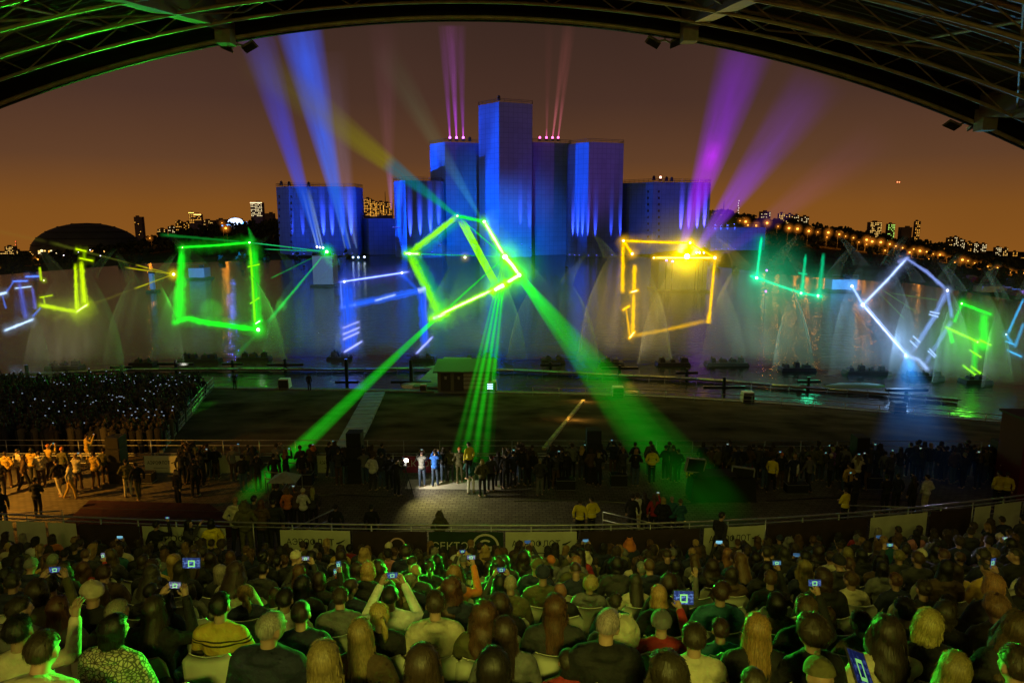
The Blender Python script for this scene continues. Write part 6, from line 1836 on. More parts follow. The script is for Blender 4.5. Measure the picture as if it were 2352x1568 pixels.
# continuous low spray drifting along the line of fountains
def haze_sheet_mat(amax):
    m = bpy.data.materials.new('drifting_spray'); m.use_nodes = True
    nt = m.node_tree; nt.nodes.clear(); L = nt.links
    o = nt.nodes.new('ShaderNodeOutputMaterial'); tr = nt.nodes.new('ShaderNodeBsdfTransparent'); df = nt.nodes.new('ShaderNodeBsdfDiffuse'); tl = nt.nodes.new('ShaderNodeBsdfTranslucent'); mx0 = nt.nodes.new('ShaderNodeMixShader'); mx = nt.nodes.new('ShaderNodeMixShader')
    df.inputs[0].default_value = (.8, .82, .82, 1); tl.inputs[0].default_value = (.8, .82, .82, 1)
    uv = nt.nodes.new('ShaderNodeUVMap'); sp = nt.nodes.new('ShaderNodeSeparateXYZ'); L.new(uv.outputs[0], sp.inputs[0])
    def mth(op, a, b=None, c=None):
        n = nt.nodes.new('ShaderNodeMath'); n.operation = op
        for i, x in enumerate((a, b, c)):
            if x is None: continue
            if isinstance(x, (int, float)): n.inputs[i].default_value = x
            else: L.new(x, n.inputs[i])
        return n.outputs[0]
    ge = nt.nodes.new('ShaderNodeNewGeometry'); mp = nt.nodes.new('ShaderNodeMapping'); mp.inputs['Scale'].default_value = (.16, .3, .05); L.new(ge.outputs['Position'], mp.inputs[0])
    nz = nt.nodes.new('ShaderNodeTexNoise'); nz.inputs['Scale'].default_value = 1.0; nz.inputs['Detail'].default_value = 6; nz.inputs['Roughness'].default_value = .6; L.new(mp.outputs[0], nz.inputs['Vector'])
    mr = nt.nodes.new('ShaderNodeMapRange'); mr.inputs['From Min'].default_value = .32; mr.inputs['From Max'].default_value = .68; mr.inputs['To Min'].default_value = .25; mr.inputs['To Max'].default_value = 1.0; L.new(nz.outputs['Fac'], mr.inputs['Value'])
    y = sp.outputs['Y']
    v_ = mth('MINIMUM', mth('MULTIPLY', y, 10.0), mth('POWER', mth('SUBTRACT', 1.0, y), 1.1))
    e_ = mth('MINIMUM', mth('MULTIPLY', mth('MINIMUM', sp.outputs['X'], mth('SUBTRACT', 1.0, sp.outputs['X'])), 8.0), 1.0)
    al = mth('MULTIPLY', mth('MULTIPLY', v_, e_), mth('MULTIPLY', mr.outputs[0], amax))
    L.new(df.outputs[0], mx0.inputs[1]); L.new(tl.outputs[0], mx0.inputs[2]); mx0.inputs[0].default_value = .5
    L.new(al, mx.inputs[0]); L.new(tr.outputs[0], mx.inputs[1]); L.new(mx0.outputs[0], mx.inputs[2]); L.new(mx.outputs[0], o.inputs['Surface'])
    return m
M_DRIFT = haze_sheet_mat(.34)
for i, (u0, u1, vt, dd) in enumerate(((-200, 620, 575, 1.5), (380, 1010, 560, 3.0), (860, 1420, 560, 1.0), (1280, 1860, 550, 3.5), (1640, 2250, 570, 2.0), (2000, 2560, 600, 1.0))):
    rows = []
    uc = (u0 + u1) / 2
    def base_v(u): return interp([(-200, 872), (170, 858), (500, 826), (890, 822), (1270, 830), (1590, 838), (1880, 853), (2140, 872), (2330, 890), (2600, 912)], u)
    a, b = G(u0, base_v(u0), .1), G(u1, base_v(u1), .1)
    a.y += dd; b.y += dd
    ta, tb = P(u0, vt, a.y), P(u1, vt, b.y)
    rows = [(a.lerp(ta, j / 10), b.lerp(tb, j / 10)) for j in range(11)]
    o = uvsheet(rows, 'drifting_spray', M_DRIFT, None)
    tag(o, ['veil of drifting spray at the left end of the canal', 'veil of drifting spray behind the blue figure', 'veil of drifting spray behind the central green square', 'veil of drifting spray behind the amber square', 'veil of drifting spray behind the teal figure', 'veil of drifting spray at the right end of the canal'][i], 'spray', kind='stuff')
# ================================================================== LASER CABINS, PONTOONS, BOOM, BANK FITTINGS
def cabin(u0, u1, vt, vb, lab, m=M_WHITE, dep=5.0):
    a = G(u0, vb, 0.3); D = a.y
    b = P(u1, vb, D); t_ = P(u0, vt, D)
    o = empty('laser_cabin', ((a.x + b.x) / 2, D, .0)); tag(o, lab, 'cabin')
    w_, h_ = abs(b.x - a.x), t_.z
    q = MB(); q.box((0, dep / 2, h_ / 2 + .3), (w_, dep, h_ - .6)); q.build('wall', m, o)
    q = MB(); q.box((0, dep / 2, .15), (w_ + 1.4, dep + 1.4, .5)); q.build('float', M_DARK, o)
    q = MB()
    for sx in (-1, 1): q.tube([(sx * w_ / 2, 0, h_), (sx * w_ / 2, 0, h_ + 1.0)], .05, 5)
    q.tube([(-w_ / 2, 0, h_ + 1), (w_ / 2, 0, h_ + 1)], .04, 5); q.build('roof_railing', M_STEEL, o)
    q = MB(); q.box((w_ * .2, dep * .4, h_ + .35), (1.1, .9, .7)); q.build('projector', M_DARK, o)
    return o, D, h_
cabin(720, 766, 588, 656, 'white laser cabin floating under the green laser source')
cabin(1511, 1622, 600, 668, 'broad white laser cabin floating under the amber lamp', dep=9)
cabin(434, 470, 616, 640, 'small blue lit cabin seen inside the large green square', dep=4)
cabin(1910, 1968, 642, 668, 'blue lit container cabin left of the tilted white square', dep=4)
cabin(345, 353, 628, 668, 'slim blue lit mast cabin right of the yellow figure', dep=1)
for u, v, D, tu, tv, pw in ((455, 640, 175, 452, 626, 9000), (1940, 672, 150, 1938, 655, 9000), (742, 650, 150, 742, 618, 7000), (350, 665, 148, 349, 645, 5000)):
    light('cabin_flood', 'SPOT', P(u, v, D) + Vector((0, 0, 2)), pw, (.04, .32, 1), P(tu, tv, D + 30), .3, R(50), .6)
# lamps standing on the cabins
for u, v, D, col, lab in ((728, 567, 281, (.8, .85, 1), 'left one of three white lamps by the green source'), (735, 568, 281, (.8, .85, 1), 'middle one of three white lamps by the green source'), (742, 569, 281, (.7, .75, 1), 'right one of three white lamps by the green source'),
                          (1600, 580, 160, (.55, .5, 1), 'left lilac lamp right of the amber lamp'), (1607, 580, 160, (.55, .5, 1), 'middle lilac lamp right of the amber lamp'), (1617, 580, 160, (.5, .4, 1), 'right lilac lamp right of the amber lamp'), (1531, 598, 160, (.35, .1, 1), 'small violet lamp under the amber bar'), (1545, 600, 160, (.35, .1, 1), 'second small violet lamp under the amber bar'),
                          (811, 591, 270, (.4, .6, 1), 'small blue lamp at the foot of the low wall block'), (823, 591, 270, (.4, .6, 1), 'second small blue lamp at the foot of the low wall block'), (837, 590, 270, (.6, .75, 1), 'brightest small lamp at the foot of the low wall block'), (1761, 621, 180, (.4, .1, 1), 'violet lamp floating above the teal bench'), (1759, 669, 120, (.45, .05, .8), 'violet lamp floating under the teal bench')):
    p = P(u, v, D)
    o = tag(empty('show_lamp', p), lab, 'lamp')
    r = 2.3 * D / FPX
    q = MB(); q.ball((0, 0, 0), (r, r * .8, r), 10, 7); q.build('lens', emat('show_lamp_lens', col, 5.0), o, True)
    q = MB(); q.tube([(0, r, -p.z), (0, r, 0)], [r * .35, r * .25], 6); q.build('stand', M_LAMPB, o)
# moving heads on the tower roofs
for u, D, col, v, i in ((1033.5, 300, (.8, .15, 1), 318, 0), (1048.5, 300, (.8, .15, 1), 318, 1), (1064, 300, (.8, .15, 1), 318, 2), (1079, 300, None, 319, 3), (1240, 304, (1, .1, .4), 318, 4), (1255, 304, (1, .1, .5), 318, 5), (1269, 304, (1, .12, .4), 318, 6), (1282, 304, (1, .12, .4), 318, 7), (1502, 300, None, 408, 8), (1517, 300, (1, .4, .3), 409, 9), (1531, 300, None, 410, 10), (1543, 300, None, 411, 11), (1146, 292, None, 224, 12), (646, 296, None, 420, 13), (664, 296, None, 421, 14), (709, 296, None, 422, 15)):
    p = P(u, v, D)
    where = ('tower left of the tallest' if i < 4 else 'tower right of the tallest' if i < 8 else 'broad violet tower' if i < 12 else 'tallest tower' if i == 12 else 'lone left tower')
    k = {0: 'first', 1: 'second', 2: 'third', 3: 'fourth', 4: 'first', 5: 'second', 6: 'third', 7: 'fourth', 8: 'first', 9: 'second', 10: 'third', 11: 'fourth', 12: 'only', 13: 'first', 14: 'second', 15: 'third'}[i]
    o = tag(empty('moving_head_lamp', p), f'{k} {"glowing" if col else "dark"} round lamp on the roof of the {where}', 'lamp', 'moving lamps on the tower roofs')
    q = MB(); q.box((0, 0, -.6), (1.3, 1.0, .9), taper=.8); q.tube([(-.5, 0, -.2), (-.5, 0, .4)], .12, 5); q.tube([(.5, 0, -.2), (.5, 0, .4)], .12, 5); q.build('yoke', M_LAMPB, o)
    q = MB(); q.ball((0, 0, .25), (.5, .5, .6), 10, 7); q.build('head', emat('moving_head_lens', col, 5) if col else M_LAMPB, o, True)

# fountain pontoons
rb0 = random.Random(4)
M_RUB = mat('wet_rubber', (.012, .012, .013), .35, noise_amt=.2)
for u, v, n, lab in ((150, 846, 3, 'left of the yellow figure'), (330, 838, 2, 'left of the green square'), (460, 830, 4, 'under the large green square'), (585, 826, 3, 'under the right edge of the green square'), (780, 824, 2, 'under the deep blue figure'), (970, 828, 2, 'beside the pier'), (1100, 830, 3, 'under the central green square'), (1270, 832, 2, 'right of the pier'), (1404, 836, 2, 'under the widest green beam'), (1545, 838, 3, 'in the amber glow'), (1668, 838, 4, 'right of the amber glow'), (1830, 850, 3, 'under the teal figure'), (1990, 858, 4, 'under the cyan reflection'), (2120, 868, 3, 'under the tilted white square'), (2240, 878, 2, 'under the small green figure')):
    p = G(u, v, 0.0)
    o = tag(empty('fountain_pontoon', p), f'low dark fountain pontoon {lab}', 'pontoon', 'fountain pontoons on the canal')
    q = MB(); q.box((0, 0, .18), (1.1 * n + .8, 1.6, .45), taper=.92); q.build('float', M_RUB, o)
    for k in range(n):
        q = MB(); x = (k - (n - 1) / 2) * 1.2
        hz = rb0.uniform(.25, .6); q.box((x + rb0.uniform(-.2, .2), 0, .4 + hz / 2), (rb0.uniform(.5, .95), .8, hz), taper=.8); q.tube([(x, 0, .4 + hz), (x, .1, .6 + hz)], [.12, .06], 7); q.build('nozzle_unit', M_RUB, o)

# floating boom walkway with mooring posts
BOOM = [(-60, 866), (0, 862), (130, 857), (300, 849), (550, 847), (800, 848), (950, 846), (1180, 850), (1420, 862), (1600, 870), (1770, 884), (1900, 893), (2090, 908), (2200, 918)]
M_BOOM = mat('boom_deck', (.10, .10, .095), .6, noise_amt=.3, nscale=1)
seg = 0
for i in range(len(BOOM) - 1):
    if 1 == 2: continue
    a = G(*BOOM[i], .25); b = G(*BOOM[i + 1], .25)
    o = tag(empty('floating_walkway', a), f'{ordw(seg)} length from the left of the low walkway floating on the canal', 'walkway', 'floating walkway lengths'); seg += 1
    d = b - a; n_ = max(3, int(d.length / 1.6))
    for k in range(n_):
        c = d * ((k + .5) / n_); q = MB(); q.box(c, (d.length / n_ * .94, .8, .22), rz=math.atan2(d.y, d.x)); q.build('deck_plank', M_BOOM, o)
    q = MB(); q.tube([Vector((0, -.45, .12)), d + Vector((0, -.45, .12))], .06, 5); q.build('edge_pipe', M_STEEL, o, True)
for i, (u, v0, v1) in enumerate(((66, 838, 884), (280, 838, 858), (405, 826, 850), (535, 826, 850), (656, 824, 852), (797.5, 824, 893), (945, 826, 893), (1264, 831, 852), (1423, 838, 860), (1577, 846, 871), (1662, 866, 906), (1856, 866, 892), (2081, 892, 912))):
    a = G(u, v1, .0); t_ = P(u, v0, a.y)
    o = tag(empty('mooring_post', a), f'{ordw(i)} dark mooring post from the left on the canal', 'post', 'mooring posts along the walkway')
    q = MB(); q.tube([(0, 0, -.5), (0, 0, t_.z)], [.2, .17], 8); q.build('pile', M_RUB, o)
    q = MB(); q.box((0, 0, .75), (4.2 if i % 2 == 0 else 2.4, .3, .28)); q.build('cross_arm', M_RUB, o)
# pier with a hut
a = G(985, 902, .6)
pier = tag(empty('pier', a), 'grey pier running out over the canal behind the green lit hut', 'pier')
e0 = G(985, 890, .7) - a; e1 = G(1052, 822, .7) - a
d = e1 - e0
for k in range(26):
    c = e0 + d * ((k + .5) / 26); q = MB(); q.box(c, (3.4, d.length / 26 * .93, .18), rz=math.atan2(d.y, d.x) - R(90)); q.build('plank', M_CONC, pier)
hut = tag(empty('hut', G(1068, 900, .6)), 'low green lit hut with dark doors on the water edge', 'hut')
q = MB(); q.box((0, 1.6, 1.1), (5.4, 3.2, 2.2)); q.build('wall', mat('ribbed_siding', (.12, .125, .10), .7, bump=.6, bscale=4, stretch=(1, 1, 12)), hut)
q = MB(); q.box((0, 1.6, 2.32), (6.2, 4.2, .14), m=Matrix.Rotation(R(6), 4, 'X')); q.build('roof', mat('hut_roof', (.09, .10, .08), .7), hut)
for x in (-1.9, -.6):
    q = MB(); q.box((x, -.03, 1.0), (.95, .06, 1.9)); dr = q.build('door', M_DARK, hut)
    q = MB(); q.box((x, -.07, 1.45), (.22, .02, .3)); q.build('door_window', M_GREYP, dr)
q = MB(); q.box((0, -.5, .06), (6.0, .8, .12)); q.build('step', M_CONC, hut)
for x in range(4):
    q = MB(); q.box((1.0 + .02 * x, -.02, .5 + x * .42), (2.6, .05, .30)); q.build('shutter_slat', M_GREYP, hut)
# beached boat hulls and crates beside the hut
for u, v, s, m, lab in ((963, 890, 2.4, M_WHITE, 'pale upturned boat hull beside the hut'), (946, 888, 1.6, M_GREYP, 'grey upturned boat hull left of the pale one'), (1020, 848, 3.0, M_GREYP, 'grey raft moored beside the pier'), (1075, 846, 3.4, M_GREYP, 'dark raft moored behind the hut'), (1962, 889, 4.2, mat('cyan_hull', (.25, .5, .52), .5), 'slim pale boat moored at the floating walkway')):
    p = G(u, v, .35)
    o = tag(empty('boat', p), lab, 'boat')
    q = MB(); vs = []; fs = []
    for i in range(9):
        t = i / 8 * 2 - 1; w_ = .55 * (1 - t * t) ** .5 + .03; h_ = .5 * (1 - .5 * t * t)
        for k in range(7):
            an = math.pi * k / 6
            vs.append((t * s * .75, w_ * math.cos(an), h_ * math.sin(an)))
    for i in range(8):
        for k in range(6): fs.append((i * 7 + k, i * 7 + k + 1, i * 7 + k + 8, i * 7 + k + 7))
    q.add(vs, fs); q.build('hull', m, o, True)
    q = MB(); q.tube([(-s * .75, 0, .28), (0, 0, .53), (s * .75, 0, .28)], .03, 5); q.build('keel', M_DARK, o)
# floodlight boxes along the water edge
for u, v, lab in ((652, 893, 'white cased show projector left of the pier'), (1420, 912, 'green lit show projector under the widest beam'), (1719, 925, 'white cased show projector on the right bank'), (1128, 898, 'rounded show projector glowing beside the hut'), (2066, 950, 'dark show projector in front of the cyan reflections'), (972, 897, 'small lamp case with an amber glow by the hut')):
    p = G(u, v, .7)
    o = tag(empty('show_projector', p), lab, 'projector', 'show projectors on the water edge')
    small = u == 972
    k = .6 if small else 1.0
    q = MB(); q.box((0, .35, .55 * k), (1.15 * k, .9 * k, .9 * k), taper=.86); q.build('case', M_WHITE if u != 2066 else M_DARK, o)
    q = MB(); q.box((-.02, -.125, .52 * k), (.98 * k, .06, .78 * k)); fr = q.build('front', M_DARK, o)
    if u == 1128:
        for j in range(3):
            q = MB(); q.box((-.1, -.17, .3 + .22 * j), (.55, .03, .09)); q.build('lens', emat('projector_lens', (.5, .8, 1), 3), fr)
    if small: q = MB(); q.box((0, -.12, .3), (.5, .03, .2)); q.build('lens', emat('amber_lens', (1, .45, .05), 3), fr)
    q = MB()
    for sx in (-1, 1):
        for sy in (0, .7): q.tube([(sx * .45 * k, sy, -.1), (sx * .4 * k, sy, .2)], .04, 5)
    q.build('feet', M_DARK, o)
q = MB()
for u, pw, col in ((120, 2200, (.8, .62, .40)), (420, 2200, (.7, .68, .55)), (760, 2400, (.45, .62, .75)), (1100, 2400, (.45, .7, .6)), (1450, 3000, (1, .75, .40)), (1760, 2600, (.55, .72, .55)), (2020, 1800, (.6, .62, .75)), (2260, 1600, (.62, .6, .68))):
    pb = G(u, base_v(u) + 8, .5)
    light('mist_fill', 'SPOT', pb, pw * .5, col, P(u, 560, pb.y + 9), .5, R(120), 1.0)  # added spots without fixtures that brighten the spray
# pipe rail along the bank
rail = tag(empty('bank_rail', (0, 62, .6)), 'low pipe rail on short posts along the water edge', 'railing')
for dz in (.45, .85):
    q = MB(); q.tube([Vector((x, edge_y(x) - 1.2, .75 + dz)) - Vector((0, 62, .6)) for x in np.arange(2, 56, 1.0)], .035, 5); q.build('pipe', M_STEEL, rail, True)
for x in np.arange(2, 56, 2.5):
    q = MB(); q.tube([Vector((x, edge_y(x) - 1.2, .5)) - Vector((0, 62, .6)), Vector((x, edge_y(x) - 1.2, 1.6)) - Vector((0, 62, .6))], .035, 5); q.build('post', M_STEEL, rail, True)
# strips on the bank
for (a, b, w0, w1, m, nm, lab) in (((862, 903), (790, 1045), 1.9, 1.4, mat('ramp_concrete', (.24, .26, .30), .8, noise_amt=.3, nscale=1), 'ramp', 'pale concrete ramp down the turf bank to the water'), ((1341, 920), (1248, 1034), .28, .22, mat('cable_cover', (.42, .32, .12), .6, noise_amt=.3, nscale=3), 'cable_cover', 'yellow lit cable cover running down the turf bank'), ((478, 898), (370, 1040), .25, .2, M_STEEL, 'cable_cover', 'thin pale cable strip along the crowd on the left bank')):
    p0, p1 = GB(*a), GB(*b)
    o = tag(empty(nm, p1), lab, nm.replace('_', ' '))
    n_ = 14
    for k in range(n_):
        q = MB(); vs = []
        for t in (k / n_ + .004, (k + 1) / n_ - .004):
            p = p0.lerp(p1, t); w_ = w0 + (w1 - w0) * t
            z = bank_z(p.x, p.y) + .16
            dd = (p1 - p0).normalized(); s = Vector((dd.y, -dd.x, 0)).normalized()
            for sg in (-1, 1): vs += [p + s * sg * w_ / 2 + Vector((0, 0, z - p.z)) - p1, p + s * sg * w_ / 2 + Vector((0, 0, z - p.z - .5)) - p1]
        q.add(vs, [(0, 2, 6, 4), (0, 4, 5, 1), (2, 3, 7, 6), (0, 1, 3, 2), (4, 6, 7, 5)])
        q.build('slab', m, o)
light('cable_lamp', 'POINT', GB(1341, 922) + Vector((0, 0, .7)), 60, (1, .5, .08), None, .08)
light('cable_lamp', 'POINT', GB(1306, 965) + Vector((.4, 0, .8)), 70, (1, .5, .08), None, .08)

# plaza fence with rails, posts and banners
FN = empty('plaza_fence', (0, FENCE_D, PLAZA_Z)); tag(FN, 'steel crowd fence between the plaza and the turf bank', 'fence')
for dz in (.62, 1.0, 1.12):
    q = MB(); q.tube([(x, 0, dz) for x in np.arange(-32, 33, 2.0)], .024, 5); q.build('rail', M_STEEL, FN, True)
for x in np.arange(-32, 33, 2.0):
    q = MB(); q.tube([(x, 0, 0), (x, 0, 1.14)], .03, 6); q.build('post', M_STEEL, FN, True)
FN2 = empty('bank_fence', (0, FENCE_D + 3.4, 0)); tag(FN2, 'second low rail on the turf just beyond the plaza fence', 'fence')
for dz in (.75, 1.05):
    q = MB(); q.tube([(x, 0, bank_z(x, FENCE_D + 3.4) + dz) for x in np.arange(-34, 35, 2.0)], .022, 5); q.build('rail', M_STEEL, FN2, True)
for x in np.arange(-34, 35, 2.0):
    z = bank_z(x, FENCE_D + 3.4); q = MB(); q.tube([(x, 0, z - .2), (x, 0, z + 1.06)], .026, 6); q.build('post', M_STEEL, FN2, True)
def fence_x(u): return ray(u, 1070).x * FENCE_D / ray(u, 1070).y
for u0, u1, m, kd, lab in ((334, 410, M_BAN_W, 'aero', 'pale lettered banner on the plaza fence near the left crowd'), (484, 560, M_BAN_W, None, 'plain pale banner on the plaza fence half hidden by people'), (730, 790, M_BAN_W, 'aero', 'pale lettered banner on the fence left of the loudspeaker stack'), (925, 1000, M_BAN_R, 'sektor2', 'crimson banner with white letters lit by the video lamp'), (1125, 1190, M_BAN_R, 'sektor', 'crimson sector banner on the fence behind the standing group'), (1640, 1745, M_BAN_R, 'plainprint', 'dark crimson banner on the fence behind the framed screens')):
    b = banner_at((fence_x(u0), FENCE_D), (fence_x(u1), FENCE_D), PLAZA_Z + .12, PLAZA_Z + 1.0, m, lab, kind=kd if kd != 'sektor2' else None)
    if kd == 'sektor2': text('СЕКТОР', .46, M_INK_W, b, (-.1, -.09, .48))

# loudspeaker towers
for i, (u, vt, w_, lab) in enumerate(((817, 990, .72, 'black loudspeaker stack standing left of the video lamp'), (1362, 984, .70, 'black loudspeaker stack right of the middle of the fence'), (1972, 1000, .62, 'black loudspeaker stack on the right of the plaza'), (270, 1000, .66, 'black loudspeaker stack beside the orange lit people'), (2296, 1010, .6, 'black loudspeaker stack near the right edge'))):
    x = ray(u, 1050).x * (FENCE_D - .9) / ray(u, 1050).y
    zt = P(u, vt, FENCE_D - .9).z
    o = tag(empty('loudspeaker_stack', (x, FENCE_D - .9, PLAZA_Z)), lab, 'loudspeaker', 'loudspeaker stacks along the fence')
    h_ = zt - PLAZA_Z; n_ = 4
    for k in range(n_):
        q = MB(); q.box((0, 0, h_ * (k + .5) / n_), (w_, .7, h_ / n_ * .97), taper=.985); cb = q.build('cabinet', M_BLACK, o)
        q = MB(); q.box((0, -.36, h_ * (k + .5) / n_), (w_ * .9, .03, h_ / n_ * .86)); q.build('grille', M_BLACK, cb)

# video lamp on a tripod with a camera
tp = G(932, 1136, PLAZA_Z)
tri = tag(empty('video_camera', tp), 'video camera with a bright lamp on a tripod on the plaza', 'video camera')
for a in (90, 210, 330):
    q = MB(); q.tube([(.05 * math.cos(R(a)), .05 * math.sin(R(a)), 1.25), (.48 * math.cos(R(a)), .48 * math.sin(R(a)), 0)], .018, 6); q.build('tripod_leg', M_DARK, tri)
q = MB(); q.box((0, 0, 1.42), (.14, .34, .18)); q.tube([(0, .15, 1.42), (0, .34, 1.42)], .05, 8); q.build('camera_body', M_DARK, tri)
q = MB(); q.box((.03, .1, 1.66), (.20, .05, .14)); q.build('lamp_panel', emat('video_lamp', (1, .95, .8), 25), tri)
light('video_lamp_light', 'SPOT', tp + Vector((.05, .16, 1.66)), 360, (1, .90, .66), G(1075, 1128, PLAZA_Z) + Vector((0, 0, .3)), .06, R(118), .7)
light('video_lamp_spill', 'SPOT', tp + Vector((.15, -.05, 1.95)), 560, (1, .90, .28), G(1060, 1182, PLAZA_Z), .06, R(100), 1.0)
# pale mat on the paving
a = G(985, 1122, PLAZA_Z); q = MB(); cpts = [G(930, 1122, 5.012), G(1150, 1124, 5.012), G(1150, 1103, 5.012), G(940, 1100, 5.012)]
q.add(cpts, [(0, 1, 2, 3)]); q.add([p - Vector((0, 0, .02)) for p in cpts], [(3, 2, 1, 0)])
tag(q.build('floor_mat', mat('pale_mat', (.55, .52, .42), .8, noise_amt=.1, nscale=3)), 'pale floor mat under the group lit by the video lamp', 'mat')
# framed screens carried on stands
for u, v, rz, lab in ((1597, 1068, .35, 'tilted framed screen above a yellow vest'), (1706, 1088, -.2, 'low framed screen on a stand right of the tilted one')):
    p = P(u, v, 30.5)
    o = tag(empty('framed_screen', (p.x, p.y, PLAZA_Z)), lab, 'screen'); o.rotation_euler = (0, 0, rz)
    h_ = p.z - PLAZA_Z
    m = Matrix.Rotation(R(12 if rz > 0 else 4), 4, 'Y')
    q = MB(); q.box((0, 0, h_), (.95, .10, .62), m=m); q.build('panel', M_BLACK, o)
    for dz, sz in ((.31, (1.0, .14, .05)), (-.31, (1.0, .14, .05))):
        q = MB(); q.box(Vector((0, 0, h_)) + m @ Vector((0, 0, dz)), sz, m=m); q.build('frame_bar', M_GREYP, o)
    for dx in (-.49, .49):
        q = MB(); q.box(Vector((0, 0, h_)) + m @ Vector((dx, 0, 0)), (.05, .14, .6), m=m); q.build('frame_bar', M_GREYP, o)
    q = MB(); q.tube([(0, .05, h_ - .3), (0, .05, 0)], .04, 6); q.box((0, .05, .04), (.7, .5, .05)); q.build('stand', M_DARK, o)
# dark control desk
o = tag(empty('control_desk', G(1660, 1150, PLAZA_Z)), 'dark covered control desk on the plaza behind a yellow vest', 'desk')
q = MB(); q.box((0, .4, .55), (3.0, 1.1, 1.1), taper=.94); q.build('cover', M_BLACK, o)
q = MB(); q.box((-.3, .3, 1.2), (1.8, .6, .16), m=Matrix.Rotation(R(14), 4, 'X')); q.build('console', M_DARK, o)
for i, (u, v, w_, h_) in enumerate(((455, 1096, 1.0, .5), (486, 1092, .8, .4), (700, 1118, .7, .6), (1300, 1128, .9, .5), (1422, 1120, .8, .6), (1832, 1136, 1.0, .45), (2010, 1126, .7, .6), (330, 1112, .8, .5))):
    o = tag(empty('equipment_case', G(u, v, PLAZA_Z)), ['long dark equipment case in front of the pale fence banner', 'low equipment case right of the long one', 'dark case beside the group left of the loudspeaker stack', 'dark case on the open plaza left of the middle stack', 'dark case right of the middle loudspeaker stack', 'long case near the walking man in white', 'tall case right of the right loudspeaker stack', 'dark case near the orange lit people'][i], 'case')
    q = MB(); q.box((0, .25, h_ / 2 + .05), (w_, .5, h_), taper=.97); cb = q.build('box', M_BLACK, o)
    for z in (.06, h_ + .03): q = MB(); q.box((0, .25, z), (w_ * 1.02, .52, .03)); q.build('metal_edge', M_STEEL, cb)
for i, pp in enumerate((((600, 1150), (760, 1135), (900, 1140), (932, 1137)), ((1180, 1150), (1350, 1148), (1520, 1160), (1650, 1150)), ((1760, 1150), (1900, 1142), (2100, 1150)))):
    pts = [G(u, v, PLAZA_Z + .02) for u, v in pp]; o = tag(empty('cable', pts[0]), ['black cable across the paving to the video camera', 'black cable across the paving to the control desk', 'black cable across the paving on the right'][i], 'cable')
    q = MB(); q.tube([p - pts[0] for p in pts], .025, 6); q.build('sheath', M_RUB, o)
# red carpeted roof of the low structure
o = tag(empty('carpeted_platform', G(300, 1200, PLAZA_Z)), 'large dark red carpeted platform on the plaza at the left', 'platform')
c0 = o.location
M_RED = mat('dark_red_carpet', (.050, .010, .013), .95, noise_amt=.3, nscale=2.5, bump=.6, bscale=25)
pts = [G(142, 1206, 5.4), G(560, 1212, 5.4), G(480, 1156, 5.4), G(205, 1148, 5.4)]
q = MB(); vs = [p - c0 for p in pts] + [Vector((p.x, p.y, 5.0)) - c0 for p in pts]
q.add(vs, [(0, 1, 2, 3), (4, 5, 1, 0), (5, 6, 2, 1), (6, 7, 3, 2), (7, 4, 0, 3)]); q.build('carpet', M_RED, o)
q = MB(); a_, b_ = pts[0] - c0, pts[3] - c0
for t in (.33, .66):
    q.tube([(pts[0].lerp(pts[3], t) - c0) + Vector((0, 0, .012)), (pts[1].lerp(pts[2], t) - c0) + Vector((0, 0, .012))], .012, 5)
q.build('seam', M_DARK, o)
# ramp barriers on the plaza
def barrier(pp, lab, h_=1.05, posts=True, z=PLAZA_Z):
    pts = [G(u, v, z + h_) for u, v in pp]
    o = tag(empty('barrier', (pts[0].x, pts[0].y, z)), lab, 'barrier')
    for dz in (0, -.35):
        q = MB(); q.tube([p + Vector((0, 0, dz)) - o.location for p in pts], .026, 6); q.build('rail', M_STEEL, o, True)
    for i in range(len(pts) - 1):
        n_ = max(1, int((pts[i + 1] - pts[i]).length / 1.5))
        for k in range(n_ + 1):
            p = pts[i].lerp(pts[i + 1], k / n_) - o.location
            q = MB(); q.tube([(p.x, p.y, 0), (p.x, p.y, h_)], .022, 6); q.build('post', M_STEEL, o, True)
barrier([(10, 1180), (142, 1172)], 'short rail on the plaza left of the red carpet')
barrier([(655, 1222), (770, 1168)], 'slanting rail beside the group in the orange jacket')
barrier([(1385, 1175), (1545, 1212)], 'slanting rail between the yellow vests and the dark group')
barrier([(1950, 1160), (2140, 1166), (2190, 1172)], 'long rail in front of the seated people on the right')
barrier([(2130, 1164), (2230, 1168), (2352, 1150)], 'bent rail near the right edge of the plaza')
barrier([(608, 1082), (670, 1090), (640, 1140)], 'green lit barrier at the end of the left laser beam')
# small green lit tent and the dark red booth
o = tag(empty('ticket_tent', G(660, 1190, PLAZA_Z)), 'small pale tent roof lit green behind the orange jacket', 'tent')
q = MB(); q.add([(-.6, -.5, 1.8), (.6, -.5, 1.8), (.6, .5, 1.8), (-.6, .5, 1.8), (0, 0, 2.15)], [(0, 1, 4), (1, 2, 4), (2, 3, 4), (3, 0, 4)]); q.build('tent_roof', M_GREYP, o)
for x in (-.58, .58):
    for y in (-.48, .48): q = MB(); q.tube([(x, y, 0), (x, y, 1.82)], .025, 6); q.build('pole', M_STEEL, o)
bx_ = P(2345, 1010, 31.0)
o = tag(empty('booth', (bx_.x, bx_.y, PLAZA_Z)), 'dark red booth wall at the right edge of the plaza', 'booth')
q = MB(); q.box((.5, 0, (P(2345, 955, 31).z - PLAZA_Z) / 2), (1.9, 1.6, P(2345, 955, 31).z - PLAZA_Z)); q.build('wall', mat('booth_red', (.10, .008, .014), .7), o)
q = MB(); q.box((.5, 0, P(2345, 955, 31).z - PLAZA_Z + .05), (2.1, 1.8, .1)); q.build('roof', M_DARK, o)

